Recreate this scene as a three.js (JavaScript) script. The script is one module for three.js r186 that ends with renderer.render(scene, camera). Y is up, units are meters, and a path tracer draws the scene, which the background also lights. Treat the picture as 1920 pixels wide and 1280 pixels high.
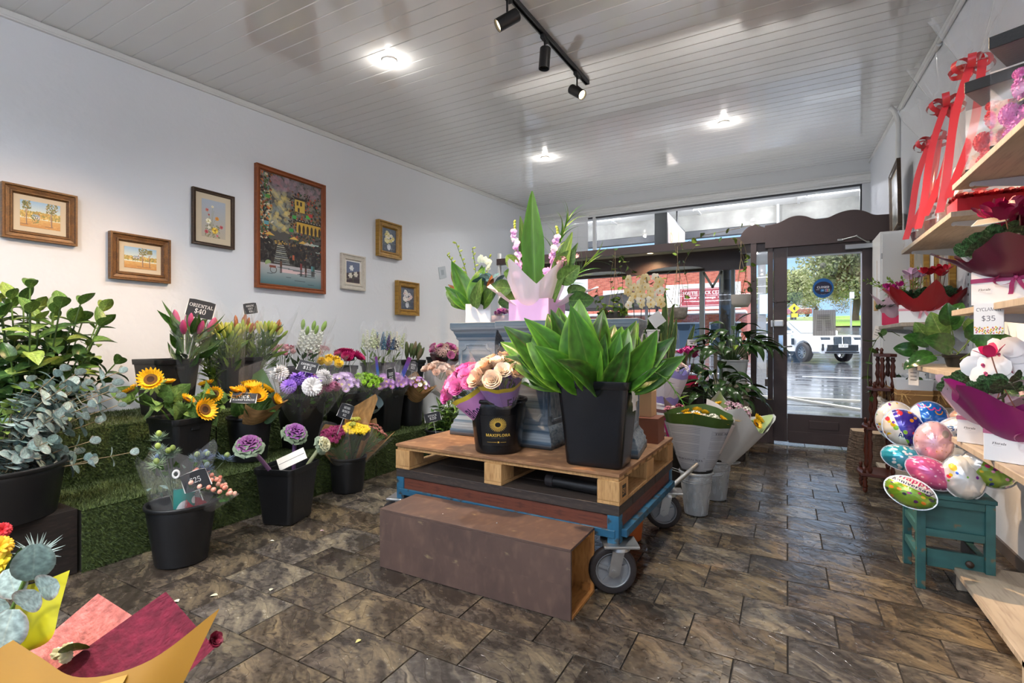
import * as THREE from 'three';
import { RoundedBoxGeometry } from 'three/addons/geometries/RoundedBoxGeometry.js';
import { mergeGeometries } from 'three/addons/utils/BufferGeometryUtils.js';
import { ImprovedNoise } from 'three/addons/math/ImprovedNoise.js';
import { RectAreaLightUniformsLib } from 'three/addons/lights/RectAreaLightUniformsLib.js';
RectAreaLightUniformsLib.init();

// ---------- camera, sky, exposure ----------
const scene = new THREE.Scene();
const renderer = new THREE.WebGLRenderer({ antialias: true });
renderer.toneMapping = THREE.LinearToneMapping;
renderer.toneMappingExposure = 1.32;
renderer.shadowMap.enabled = true;
const camera = new THREE.PerspectiveCamera(68.44, 1.5, 0.05, 400);
camera.position.set(0, 1.08, 0);
camera.rotation.y = THREE.MathUtils.degToRad(28.7);
const LAMP = 2.4;                      // common factor of the shop's lamps
{ // overcast-bright sky: pale blue low down, brighter and whiter overhead, the same all round
  const w = 64, h = 128, d = new Float32Array(w * h * 4);
  for (let j = 0; j < h; j++) for (let i = 0; i < w; i++) {
    const el = Math.sin(((j + 0.5) / h - 0.5) * Math.PI), k = Math.max(0, el), o = (j * w + i) * 4;
    const q = Math.min(1, Math.max(0, (k - 0.22) / 0.5)), m = q * q * (3 - 2 * q);
    d[o] = 0.15 + 1.5 * m; d[o + 1] = 0.25 + 1.42 * m; d[o + 2] = 0.41 + 1.3 * m; d[o + 3] = 1;
  }
  const t = new THREE.DataTexture(d, w, h, THREE.RGBAFormat, THREE.FloatType);
  t.mapping = THREE.EquirectangularReflectionMapping; t.magFilter = THREE.LinearFilter; t.needsUpdate = true;
  scene.background = t; scene.backgroundIntensity = 2.6;
}

// ---------- small library ----------
let seedState = 12345;
const seed = (n) => { seedState = n >>> 0; };
const rnd = () => { seedState = (seedState + 0x6d2b79f5) | 0; let t = Math.imul(seedState ^ (seedState >>> 15), 1 | seedState); t = (t + Math.imul(t ^ (t >>> 7), 61 | t)) ^ t; return ((t ^ (t >>> 14)) >>> 0) / 4294967296; };
const rr = (a, b) => a + (b - a) * rnd();
const pick = (a) => a[Math.floor(rnd() * a.length)];
const V = (x, y, z) => new THREE.Vector3(x, y, z);
const PI = Math.PI, sin = Math.sin, cos = Math.cos, clamp = (x, a = 0, b = 1) => Math.min(b, Math.max(a, x)), lerp = (a, b, t) => a + (b - a) * t;
const used = new Map();
const numbered = (n) => { const k = used.get(n) ?? 0; used.set(n, k + 1); return k ? n + '_' + String(k).padStart(3, '0') : n; };
function sh(m) { m.castShadow = true; m.receiveShadow = true; return m; }
function thing(name, label, category, pos = [0, 0, 0], turn = 0, group) {
  const o = new THREE.Group(); o.name = numbered(name); o.position.set(...pos); o.rotation.y = turn;
  o.userData = { label, category }; if (group) o.userData.group = group; scene.add(o); return o;
}
function solo(name, label, category, geo, mat, pos = [0, 0, 0], turn = 0, group) {
  const o = sh(new THREE.Mesh(geo, mat)); o.name = numbered(name); o.position.set(...pos); o.rotation.y = turn;
  o.userData = { label, category }; if (group) o.userData.group = group; scene.add(o); return o;
}
function part(parent, name, geo, mat, label) {
  const o = sh(new THREE.Mesh(geo, mat)); o.name = numbered(name); parent.add(o); if (label) o.userData.label = label; return o;
}
function struct(name, geo, mat, parent = scene) {
  const o = sh(new THREE.Mesh(geo, mat)); o.name = parent === scene ? name : numbered(name); parent.add(o); if (parent === scene) o.userData.kind = 'structure'; return o;
}
function sgroup(name) { const o = new THREE.Group(); o.name = name; o.userData.kind = 'structure'; scene.add(o); return o; }
function at(o, p, r, s) { if (p) o.position.set(...p); if (r) o.rotation.set(...r); if (s) (s.length ? o.scale.set(...s) : o.scale.setScalar(s)); return o; }
const qUp = V(0, 1, 0);
function aim(o, dir, spin = 0) { o.quaternion.setFromUnitVectors(qUp, dir.clone().normalize()); if (spin) o.rotateY(spin); return o; }  // local +y along dir

// geometry
function ix(g) { if (!g.index) { const n = g.attributes.position.count, a = new Uint32Array(n); for (let i = 0; i < n; i++) a[i] = i; g.setIndex(new THREE.BufferAttribute(a, 1)); } for (const k of Object.keys(g.attributes)) if (!['position', 'normal', 'uv'].includes(k)) g.deleteAttribute(k); return g; }
const merge = (l) => mergeGeometries(l.map(ix), false);
const T = (g, p, r, s) => { const m = new THREE.Matrix4().compose(V(...(p || [0, 0, 0])), new THREE.Quaternion().setFromEuler(new THREE.Euler(...(r || [0, 0, 0]))), s === undefined ? V(1, 1, 1) : s.length ? V(...s) : V(s, s, s)); g.applyMatrix4(m); return g; };
const TD = (g, p, dir, spin = 0, s = 1) => { const q = new THREE.Quaternion().setFromUnitVectors(qUp, V(...dir).normalize()).multiply(new THREE.Quaternion().setFromAxisAngle(qUp, spin)); g.applyMatrix4(new THREE.Matrix4().compose(V(...p), q, V(s, s, s))); return g; };
const box = (w, h, d, x = 0, y = 0, z = 0) => new THREE.BoxGeometry(w, h, d).translate(x, y, z);
const rbox = (w, h, d, r = 0.004, x = 0, y = 0, z = 0) => new RoundedBoxGeometry(w, h, d, 1, Math.min(r, w / 2.1, h / 2.1, d / 2.1)).translate(x, y, z);
// box whose uv are in metres (for grain and grout that keep their size)
function mbox(w, h, d, x = 0, y = 0, z = 0, r = 0) {
  const g = r ? rbox(w, h, d, r) : new THREE.BoxGeometry(w, h, d), p = g.attributes.position, n = g.attributes.normal, u = g.attributes.uv;
  for (let i = 0; i < p.count; i++) {
    const ax = Math.abs(n.getX(i)), ay = Math.abs(n.getY(i)), az = Math.abs(n.getZ(i));
    if (ay >= ax && ay >= az) u.setXY(i, p.getX(i), p.getZ(i)); else if (ax >= az) u.setXY(i, p.getZ(i), p.getY(i)); else u.setXY(i, p.getX(i), p.getY(i));
  }
  return g.translate(x, y, z);
}
const uvShift = (g, a, b) => { const u = g.attributes.uv; for (let i = 0; i < u.count; i++) u.setXY(i, u.getX(i) + a, u.getY(i) + b); return g; };
const uvScale = (g, a, b = a) => { const u = g.attributes.uv; for (let i = 0; i < u.count; i++) u.setXY(i, u.getX(i) * a, u.getY(i) * b); return g; };
const cyl = (r1, r2, h, n = 20, x = 0, y = 0, z = 0, open = false) => new THREE.CylinderGeometry(r1, r2, h, n, 1, open).translate(x, y, z);
const lathe = (pts, n = 32) => new THREE.LatheGeometry(pts.map(([a, b]) => new THREE.Vector2(a, b)), n);
const ball = (r, a = 10, b = 8, x = 0, y = 0, z = 0) => new THREE.SphereGeometry(r, a, b).translate(x, y, z);
const curve = (pts) => new THREE.CatmullRomCurve3(pts.map((p) => (p.isVector3 ? p : V(...p))));
const tube = (pts, r, n = 8, k = 6) => new THREE.TubeGeometry(curve(pts), n, r, k, false);
const rod = (a, b, r, k = 8, r2 = r) => { const A = V(...a), B = V(...b), d = B.clone().sub(A), L = d.length(); const g = cyl(r2, r, L, k, 0, L / 2, 0); return TD(g, a, d.toArray()); };
const extr = (pts, depth, bev = 0) => { const s = new THREE.Shape(pts.map(([x, y]) => new THREE.Vector2(x, y))); return new THREE.ExtrudeGeometry(s, bev ? { depth: depth - 2 * bev, bevelEnabled: true, bevelThickness: bev, bevelSize: bev, bevelOffset: -bev, bevelSegments: 1, curveSegments: 10 } : { depth, bevelEnabled: false, curveSegments: 10 }); };
// a grid surface f(u, v) -> [x, y, z]
function surf(nu, nv, f, closeU = false) {
  const P = [], U = [], I = [];
  for (let j = 0; j <= nv; j++) for (let i = 0; i <= nu; i++) { P.push(...f(i / nu, j / nv)); U.push(i / nu, j / nv); }
  for (let j = 0; j < nv; j++) for (let i = 0; i < nu; i++) { const a = j * (nu + 1) + i, b = a + 1, c = a + nu + 1, d = c + 1; I.push(a, b, d, a, d, c); }
  const g = new THREE.BufferGeometry(); g.setAttribute('position', new THREE.Float32BufferAttribute(P, 3)); g.setAttribute('uv', new THREE.Float32BufferAttribute(U, 2)); g.setIndex(I); g.computeVertexNormals();
  if (closeU) { const n = g.attributes.normal; for (let j = 0; j <= nv; j++) { const a = j * (nu + 1), b = a + nu, x = n.getX(a) + n.getX(b), y = n.getY(a) + n.getY(b), z = n.getZ(a) + n.getZ(b), l = Math.hypot(x, y, z) || 1; for (const k of [a, b]) n.setXYZ(k, x / l, y / l, z / l); } }
  return g;
}
// a leaf or petal growing along +y from the origin, face to +z. bend: how far it curls back over its length (radians), fold: V of the midrib, shape: width profile
function leaf(L, W, { bend = 0.5, fold = 0.25, n = 7, m = 4, shape = (t) => Math.pow(sin(PI * Math.pow(t, 0.8)), 0.9), wave = 0, waves = 3, twist = 0, base = 0 } = {}) {
  const C = []; let y = 0, z = 0;
  for (let j = 0; j <= n; j++) { const a = bend * (j / n); C.push([y, z, a]); y += (L / n) * cos(a + bend / n / 2); z += (L / n) * sin(a + bend / n / 2) * -1; }
  return surf(m, n, (u, v) => {
    const j = Math.round(v * n), [cy, cz, a] = C[j], s = u * 2 - 1, w = W * 0.5 * Math.max(shape(v), j === n ? 0.02 : 0.06) * s;
    const up = Math.abs(w) * fold + wave * sin(v * waves * 2 * PI + (s > 0 ? 1 : 0)) * Math.abs(s) * W, tw = twist * v;
    const x = w * cos(tw), q = up + w * sin(tw);
    return [x, cy + q * sin(a), cz + q * cos(a) + base];
  });
}
// round rect ring loft: rows of [y, width, depth, cornerRadius]
function loft(rows, k = 5) {
  const N = 4 * (k + 1), P = [], I = [], U = [];
  rows.forEach(([y, w, d, r], j) => {
    for (let c = 0; c < 4; c++) for (let i = 0; i <= k; i++) {
      const a = (c + i / k) * PI / 2, sx = c === 0 || c === 3 ? 1 : -1, sz = c < 2 ? 1 : -1;
      P.push(sx * (w / 2 - r) + r * cos(a), y, sz * (d / 2 - r) + r * sin(a)); U.push((c + i / k) / 4, j / (rows.length - 1));
    }
  });
  for (let j = 0; j < rows.length - 1; j++) for (let i = 0; i < N; i++) { const a = j * N + i, b = j * N + (i + 1) % N, c = a + N, d = b + N; I.push(a, c, b, b, c, d); }
  const g = new THREE.BufferGeometry(); g.setAttribute('position', new THREE.Float32BufferAttribute(P, 3)); g.setAttribute('uv', new THREE.Float32BufferAttribute(U, 2)); g.setIndex(I); g.computeVertexNormals(); return g;
}

// ---------- textures and materials ----------
const PN = new ImprovedNoise();
const n3 = (x, y, z = 0) => PN.noise(x, y, z);
function fbm(x, y, z = 0, o = 4) { let s = 0, a = 0.5; for (let i = 0; i < o; i++) { s += a * n3(x, y, z + i * 7.3); x *= 2.03; y *= 2.03; a *= 0.5; } return s; }
function dtex(w, h, f, srgb = true, rep = 1) {
  const d = new Uint8Array(w * h * 4);
  for (let j = 0; j < h; j++) for (let i = 0; i < w; i++) { const c = f(i / w, j / h), o = (j * w + i) * 4; if (typeof c === 'number') { d[o] = d[o + 1] = d[o + 2] = clamp(c) * 255; } else { d[o] = clamp(c[0]) * 255; d[o + 1] = clamp(c[1]) * 255; d[o + 2] = clamp(c[2]) * 255; } d[o + 3] = 255; }
  const t = new THREE.DataTexture(d, w, h, THREE.RGBAFormat); t.wrapS = t.wrapT = THREE.RepeatWrapping; t.magFilter = THREE.LinearFilter; t.minFilter = THREE.LinearMipmapLinearFilter; t.generateMipmaps = true;
  if (srgb) t.colorSpace = THREE.SRGBColorSpace; t.repeat.set(rep, rep); t.needsUpdate = true; return t;
}
function ctex(w, h, draw) {
  const c = document.createElement('canvas'); c.width = w; c.height = h; const g = c.getContext('2d'); draw(g, w, h);
  const t = new THREE.CanvasTexture(c); t.colorSpace = THREE.SRGBColorSpace; t.wrapS = t.wrapT = THREE.ClampToEdgeWrapping; t.anisotropy = 8; return t;
}
const hex = (s) => { const n = parseInt(s.slice(1), 16); return [(n >> 16 & 255) / 255, (n >> 8 & 255) / 255, (n & 255) / 255]; };
const mixc = (a, b, t) => [lerp(a[0], b[0], t), lerp(a[1], b[1], t), lerp(a[2], b[2], t)];
const mats = new Map();
function mat(color, rough = 0.6, o = {}) {
  const key = color + rough + JSON.stringify(Object.keys(o).map((k) => [k, o[k]?.uuid ?? o[k]]));
  if (!mats.has(key)) { const P = ['transmission', 'thickness', 'clearcoat', 'sheen', 'ior', 'attenuationColor', 'sheenColor'].some((k) => k in o); mats.set(key, new (P ? THREE.MeshPhysicalMaterial : THREE.MeshStandardMaterial)({ color, roughness: rough, ...o })); }
  return mats.get(key);
}
const DS = { side: THREE.DoubleSide };
function woodTex(c1, c2, c3, w = 256, h = 512, fx = 14, fy = 1.6, z = 0, rep = 1) {
  const A = hex(c1), B = hex(c2), C = hex(c3);
  return dtex(w, h, (u, v) => { const X = Math.abs(u * 2 - 1), Y = Math.abs(v * 2 - 1); const q = fbm(X * fx * 0.5 + z, Y * fy, z, 4), r = fbm(X * fx * 3 + 5, Y * fy * 2, z + 3, 3), k = clamp(0.5 + q * 1.2); return mixc(mixc(A, B, k), C, clamp(r * 1.6)); }, true, rep);
}
const tWoodPale = woodTex('#b5aa9a', '#9a8e7d', '#83776a', 512, 512, 10, 1.4, 2, 1.3);     // shelf laminate: light oak
const tWoodPallet = woodTex('#bf9a68', '#a27b4c', '#7d5a36', 256, 256, 14, 2, 5, 2);
const tWoodDark = woodTex('#38302c', '#241f1d', '#57483e', 256, 256, 2, 12, 9, 2);
const tWoodRed = woodTex('#6e3b28', '#552a1c', '#3c1d14', 256, 256, 2, 12, 13, 2);
const tMottle = dtex(256, 256, (u, v) => 0.72 + 0.28 * clamp(0.5 + fbm(Math.abs(u * 2 - 1) * 5, Math.abs(v * 2 - 1) * 5, 1, 5) * 1.3));      // neutral wear, multiplied by a colour
const tBump = dtex(256, 256, (u, v) => clamp(0.5 + fbm(Math.abs(u * 2 - 1) * 12, Math.abs(v * 2 - 1) * 12, 4, 4)), false);
const M = {
  wall: new THREE.MeshStandardMaterial({ color: '#e0e3e8', roughness: 0.7, bumpMap: tBump, bumpScale: 0.0015 }),
  white: mat('#e6e6e4', 0.5), trimWhite: mat('#dcdcda', 0.45), grey: mat('#8f9294', 0.5),
  brown: new THREE.MeshStandardMaterial({ color: '#4a3c3a', roughness: 0.42, bumpMap: tBump, bumpScale: 0.0008 }),
  black: new THREE.MeshStandardMaterial({ color: '#131416', roughness: 0.42, bumpMap: tBump, bumpScale: 0.0005 }), blackGloss: mat('#0d0e12', 0.22), rubber: mat('#241f20', 0.6),
  steel: mat('#a9abab', 0.35, { metalness: 0.9 }), zinc: new THREE.MeshStandardMaterial({ color: '#b4bcc2', roughness: 0.45, metalness: 0.3, roughnessMap: tBump }), chrome: mat('#d8d8d8', 0.15, { metalness: 1 }),
  glass: new THREE.MeshPhysicalMaterial({ color: '#ffffff', roughness: 0.0, transmission: 1, thickness: 0, ior: 1.45 }),
  cello: new THREE.MeshPhysicalMaterial({ color: '#ffffff', roughness: 0.08, transmission: 0.94, thickness: 0, ior: 1.3, side: THREE.DoubleSide }),
  shelf: new THREE.MeshStandardMaterial({ map: tWoodPale, roughness: 0.5 }), pallet: new THREE.MeshStandardMaterial({ map: tWoodPallet, roughness: 0.8, bumpMap: tBump, bumpScale: 0.001 }),
  darkWood: new THREE.MeshStandardMaterial({ map: tWoodDark, roughness: 0.6 }), redWood: new THREE.MeshStandardMaterial({ map: tWoodRed, roughness: 0.55 }), mahog: mat('#4a1f10', 0.3),
  lampGlow: new THREE.MeshStandardMaterial({ color: '#fff4dd', emissive: '#ffe2b0', emissiveIntensity: 6 }),
  stem: mat('#5d7a34', 0.6), stemDark: mat('#3c5226', 0.6), kraft: new THREE.MeshStandardMaterial({ color: '#b58a55', map: tMottle, roughness: 0.85, side: THREE.DoubleSide }),
};
// ---------- lamps ----------
const ceilY = (z) => 3.03 - 0.0585 * z, CT = Math.atan(0.0585);
function pointLamp(parent, x, y, z, color, I, r = 2) { const l = new THREE.PointLight(color, I * LAMP, 0, 2); l.position.set(x, y, z); l.castShadow = true; l.shadow.radius = r; parent.add(l); return l; }
const WARM = '#ffd2a0', NEUT = '#fff9f2';
function spotDown(parent, y, color, I, r) { const s = new THREE.SpotLight(color, I * LAMP, 0, 1.3, 0.9, 2); s.position.set(0, y, 0); s.target.position.set(0, y - 1, 0); s.castShadow = true; s.shadow.radius = r; parent.add(s); parent.add(s.target); }
function downlight(x, z, label, I, seen = true) {
  const y = ceilY(z) - 0.006, t = thing('downlight', label, 'downlight', [x, y, z], 0, 'recessed ceiling downlights');
  t.rotation.x = CT;
  part(t, 'trim_ring', lathe([[0.038, 0.004], [0.041, -0.006], [0.05, -0.007], [0.055, -0.003], [0.055, 0.004]], 28), M.white);
  part(t, 'lens', lathe([[0.0001, -0.004], [0.02, -0.0035], [0.039, 0.001]], 24), M.lampGlow, 'glowing lens');
  spotDown(t, -0.012, NEUT, I, 2); pointLamp(t, 0, -0.05, 0, NEUT, 0.15, 1.5);
}
downlight(-2.622, -2.868, 'recessed glowing downlight in the ceiling, nearest the large stairway painting', 4.2);
downlight(-2.628, -5.653, 'small recessed glowing downlight at the far left of the ceiling before the shopfront', 4.2);
downlight(-0.575, -5.636, 'small recessed glowing downlight in the ceiling above the shop door side', 4.2);
downlight(-0.575, -2.868, 'recessed ceiling downlight right of the track, above the aisle', 4.2);
for (const [x, z, l] of [[-2.622, -0.1, 'left of the pair level with the viewer'], [-0.575, -0.1, 'right of the pair level with the viewer'], [-2.622, 2.6, 'left of the pair at the back of the shop'], [-0.575, 2.6, 'right of the pair at the back of the shop']]) downlight(x, z, 'recessed ceiling downlight out of view, ' + l, 5.5);
function trackSpot(z, dir, on, label, I, target) {
  const t = thing('track_spotlight', label, 'spotlight', [-1.467, ceilY(z) - 0.032, z], 0, 'spotlights on the ceiling track');
  part(t, 'adapter', rbox(0.03, 0.03, 0.09, 0.004, 0, -0.013, 0), M.black);
  part(t, 'arm', merge([rod([0, -0.02, 0], [0, -0.1, 0], 0.007), rod([0, -0.1, 0], [dir[2] > 0 ? 0.03 : 0.03, -0.13, 0], 0.006)]), M.black);
  const d = V(...dir).normalize(), c = V(0, -0.15, 0);
  const head = part(t, 'lamp_head', lathe([[0.0001, -0.075], [0.034, -0.075], [0.038, -0.07], [0.038, 0.07], [0.034, 0.07], [0.034, 0.05]], 28), M.black); head.position.copy(c); aim(head, d);
  const lens = part(head, 'lens', cyl(0.034, 0.034, 0.004, 24, 0, 0.052, 0), on ? M.lampGlow : mat('#2a2a2a', 0.1), on ? 'glowing lens' : 'dark lens');
  if (on) {
    const s = new THREE.SpotLight(WARM, I * LAMP, 0, 0.42, 0.55, 2); s.position.copy(c).addScaledVector(d, 0.085); s.castShadow = true; s.shadow.radius = 1.5;
    s.target.position.copy(V(...target)).sub(t.position); t.add(s); t.add(s.target);
  }
}
{
  const z0 = -1.6, z1 = -3.99, L = z0 - z1, t = thing('ceiling_track', 'long dark track rail on the ceiling carrying spotlights', 'track', [-1.467, ceilY((z0 + z1) / 2) - 0.017, (z0 + z1) / 2]); t.rotation.x = CT;
  part(t, 'rail', merge([box(0.036, 0.012, L, 0, 0.008, 0), box(0.008, 0.018, L, -0.014, -0.006, 0), box(0.008, 0.018, L, 0.014, -0.006, 0)]), M.black);
  part(t, 'end_cap', rbox(0.038, 0.032, 0.012, 0.003, 0, 0, -L / 2 - 0.004), M.black); part(t, 'end_cap', rbox(0.038, 0.032, 0.012, 0.003, 0, 0, L / 2 + 0.004), M.black);
}
trackSpot(-3.76, [0.75, -0.62, 0.25], true, 'lit black spotlight at the far end of the track, facing right', 22, [0.97, 1.0, -2.35]);
trackSpot(-3.15, [-0.06, -1, 0.05], false, 'unlit black cylinder spotlight hanging in the middle of the track', 0, [0, 0, 0]);
trackSpot(-2.62, [-0.75, -0.6, 0.55], true, 'lit spotlight at the top edge of the view, aimed at the left wall', 7, [-4.1, 0.8, -1.2]);
trackSpot(-1.9, [0.1, -0.75, -0.5], true, 'lit spotlight on the track out of view above, placed to light the pallet display', 8, [-1.1, 0.6, -2.5]);  // out of view above, placed to light the pallet display

for (const z of [0.7, 2.0]) { // added fill lamps behind the viewer, shining up and down to brighten ceiling
  const y = ceilY(z) - 0.42, t = thing('added_fill_lamp', z < 1 ? 'added linear fill lamp out of view just behind the viewer' : 'added linear fill lamp out of view at the back of the shop', 'fill lamp', [-1.6, y, z]);
  part(t, 'housing', rbox(3.2, 0.03, 0.16, 0.004), M.white); part(t, 'diffuser', box(3.14, 0.006, 0.14, 0, -0.018, 0), mat('#ffffff', 0.5, { emissive: '#f2f6ff', emissiveIntensity: 3 }), 'glowing diffuser'); part(t, 'diffuser', box(3.14, 0.006, 0.14, 0, 0.018, 0), mat('#ffffff', 0.5, { emissive: '#f2f6ff', emissiveIntensity: 3 }), 'glowing diffuser'); for (const x of [-1.4, 1.4]) part(t, 'cable', cyl(0.003, 0.003, 0.4, 6, x, 0.21, 0), M.steel);
  for (const s of [-1, 1]) { const l = new THREE.RectAreaLight('#e9f1ff', s > 0 ? 26 : 13, 3.14, 0.14); l.position.set(0, s * 0.024, 0); l.rotation.x = s > 0 ? PI / 2 : -PI / 2; t.add(l); }
}
// ---------- shell ----------
const XL = -4.16, XR = 0.97, ZF = -8.1, ZB = 3.2;
{ // floor: slate-look tiles in running bond, each its own piece near the camera
  const A = hex('#544e48'), B = hex('#857a66'), C = hex('#37322e'), D = hex('#665e58');
  const map = dtex(1024, 1024, (u, v) => {
    const X = u * 4 * 1.3, Y = v * 4 * 1.3, wq = fbm(X * 1.2, Y * 1.2, 9, 3) * 1.2, sx = X * 0.8 + Y * 0.5 + wq * 0.6, sy = Y * 1.5 - X * 0.7 + wq * 0.5;
    const q = fbm(sx * 1.1, sy * 1.1, 1, 5), p = fbm(X * 0.8 + 3, Y * 0.8, 4, 3), f = fbm(X * 9, Y * 9, 2, 3), cr = Math.abs(fbm(sx * 2.2 + 7, sy * 2.2, 6, 3));
    const q2 = fbm(sx * 3.5, sy * 6, 12, 5) + 0.5 * fbm(X * 14, Y * 20, 15, 3); let c = mixc(A, B, clamp(0.15 + q * 2.2 + q2 * 1.3)); c = mixc(c, D, clamp(p * 2.2)); c = mixc(c, C, clamp(0.1 - q * 1.7 - q2 * 1.2 + f * 1.1)); if (cr < 0.02) c = mixc(c, C, 0.75 * (1 - cr / 0.02));
    return c;
  });
  const bump = dtex(1024, 1024, (u, v) => { const X = u * 4 * 1.3, Y = v * 4 * 1.3, wq = fbm(X * 1.2, Y * 1.2, 9, 3) * 1.2, sx = X * 0.8 + Y * 0.5 + wq * 0.6, sy = Y * 1.5 - X * 0.7 + wq * 0.5; const q = fbm(sx * 1.6, sy * 1.6, 1, 5), cr = Math.abs(fbm(sx * 2.2 + 7, sy * 2.2, 6, 3)); return 0.55 + q * 0.5 + fbm(X * 6, Y * 6, 3, 3) * 0.35 - (cr < 0.03 ? 0.3 * (1 - cr / 0.03) : 0); }, false);
  const fl = sgroup('floor'), tones = ['#ffffff', '#e0d8cf', '#cdcac6', '#f6ead6'].map((c) => new THREE.MeshStandardMaterial({ map, color: c, roughness: 0.42, roughnessMap: bump, bumpMap: bump, bumpScale: 0.0022 }));
  struct('floor_slab', box(XR - XL + 0.6, 0.15, ZB - ZF, (XL + XR) / 2, -0.082, (ZF + ZB) / 2), mat('#2a2623', 0.8), fl);
  seed(5);
  const TW = 0.323, TD_ = 0.2405, geos = [];
  for (let i = 0; i < 10; i++) { const g = mbox(TW - 0.005, 0.008, TD_ - 0.005, 0, -0.004, 0, 0.0015); uvScale(g, 0.77); uvShift(g, rnd(), rnd()); if (i % 2) g.rotateY(PI); geos.push(g); }
  const spots = [];
  for (let k = -22; k < 18; k++) { const z = -1.862 - TD_ * (k + 0.5), off = ((k % 2) + 2) % 2 ? 0.162 : 0; for (let i = -14; i < 5; i++) { const x = 0.003 - off + TW * (i + 0.5); if (x > XL - 0.1 && x < XR + 0.14 && z > -6.2 && z < ZB) spots.push([x, z]); } }
  const cth = cos(0.5009), sth = sin(0.5009), vis = (s) => { const f = -s[0] * sth - s[1] * cth, r = s[0] * cth - s[1] * sth; return f > 1.45 && Math.abs(r) < f * 1.06; };
  const inV = spots.filter(vis).sort((a, b) => Math.hypot(...a) - Math.hypot(...b)).slice(0, 290), near = new Set(inV), rest = [];
  for (const s of spots) { const g = pick(geos), m = pick(tones); if (near.has(s)) at(struct('tile', g, m, fl), [s[0], rr(-0.0006, 0.0006), s[1]]); else rest.push(g.clone().translate(s[0], 0, s[1])); }
  const o = struct('tile', merge(rest), tones[1], fl); o.userData.kind = 'stuff';
}
struct('wall_left', mbox(0.2, 4.2, ZB - ZF + 0.4, XL - 0.1, 1.9, (ZF + ZB) / 2), M.wall);
struct('wall_right', mbox(0.2, 4.2, ZB - ZF + 0.4, XR + 0.1, 1.9, (ZF + ZB) / 2), M.wall);
{ // unseen back of the shop: a wide opening placed to let cool daylight in
  const g = merge([mbox(0.6, 4.2, 0.2, XL + 0.3, 1.9, ZB + 0.1), mbox(0.6, 4.2, 0.2, XR - 0.3, 1.9, ZB + 0.1), mbox(XR - XL, 1.6, 0.2, (XL + XR) / 2, 3.2, ZB + 0.1), mbox(XR - XL, 0.5, 0.2, (XL + XR) / 2, 0.25, ZB + 0.1)]);
  struct('wall_back', g, M.wall);
}
{ // ceiling of gloss-painted lining boards, each a piece
  const c = sgroup('ceiling'), gm = new THREE.MeshPhysicalMaterial({ color: '#dcdcdb', roughness: 0.13, clearcoat: 1, clearcoatRoughness: 0.06, ior: 2.0 });
  const W = 0.1255, prof = extr([[-W / 2, 0.003], [-W / 2 + 0.004, 0], [W / 2 - 0.006, 0], [W / 2 - 0.003, 0.0035], [W / 2, 0.0035], [W / 2, 0.016], [-W / 2, 0.016]].map(([a, b]) => [a, b]), XR - XL + 0.04);
  prof.rotateY(PI / 2).translate(XL - 0.02, 0, 0);
  seed(11);
  for (let z = ZF - 0.1; z < ZB; z += W) at(struct('ceiling_board', prof, gm, c), [0, ceilY(z), z], [CT + rr(-0.0035, 0.0035), 0, 0]);
  const L = ZB - ZF + 0.8; at(struct('unseen_roof_slab', box(XR - XL + 0.8, 0.1, L), mat('#777777', 0.8), c), [(XL + XR) / 2, ceilY((ZF + ZB) / 2) + 0.075, (ZF + ZB) / 2], [CT, 0, 0]);  // unseen slab above the boards, keeps the sky light out
}
{ // cornice strips along both walls, skirting, conduits
  const L = (ZB - ZF) / cos(CT), mz = (ZF + ZB) / 2;
  const s = extr([[0, 0], [0.022, 0], [0.022, 0.012], [0.014, 0.018], [0.014, 0.05], [0, 0.062]], L).translate(0, -0.062, -L / 2);
  at(struct('trim_1', s, M.trimWhite), [XL, ceilY(mz) + 0.002, mz], [CT, 0, 0]);
  at(struct('trim_2', s.clone().rotateY(PI), M.trimWhite), [XR, ceilY(mz) + 0.002, mz], [CT, 0, 0]);
  const c = thing('wall_conduit', 'pale grey conduit running along the ceiling edge and down the right wall', 'conduit', [XR - 0.018, 0, 0]);
  part(c, 'pipe', rod([0, ceilY(3) - 0.1, 3], [0, ceilY(-5.95) - 0.085, -5.95], 0.014, 10), M.trimWhite);
  part(c, 'pipe', tube([[-0.06, ceilY(-6.05) - 0.01, -6.1], [-0.03, ceilY(-6.05) - 0.05, -6.1], [0, 3.2, -6.1], [0, 3.0, -6.1], [0, 2.4, -6.1]], 0.022, 20, 10), M.trimWhite);
  for (const z of [-2, -4.6]) part(c, 'coupling', rod([0, ceilY(z) - 0.098, z], [0, ceilY(z - 0.1) - 0.098, z - 0.1], 0.018, 10), M.trimWhite);
  struct('baseboard_right', mbox(0.012, 0.06, 9, XR - 0.006, 0.03, -1.55), mat('#5d5550', 0.6));
}
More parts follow.
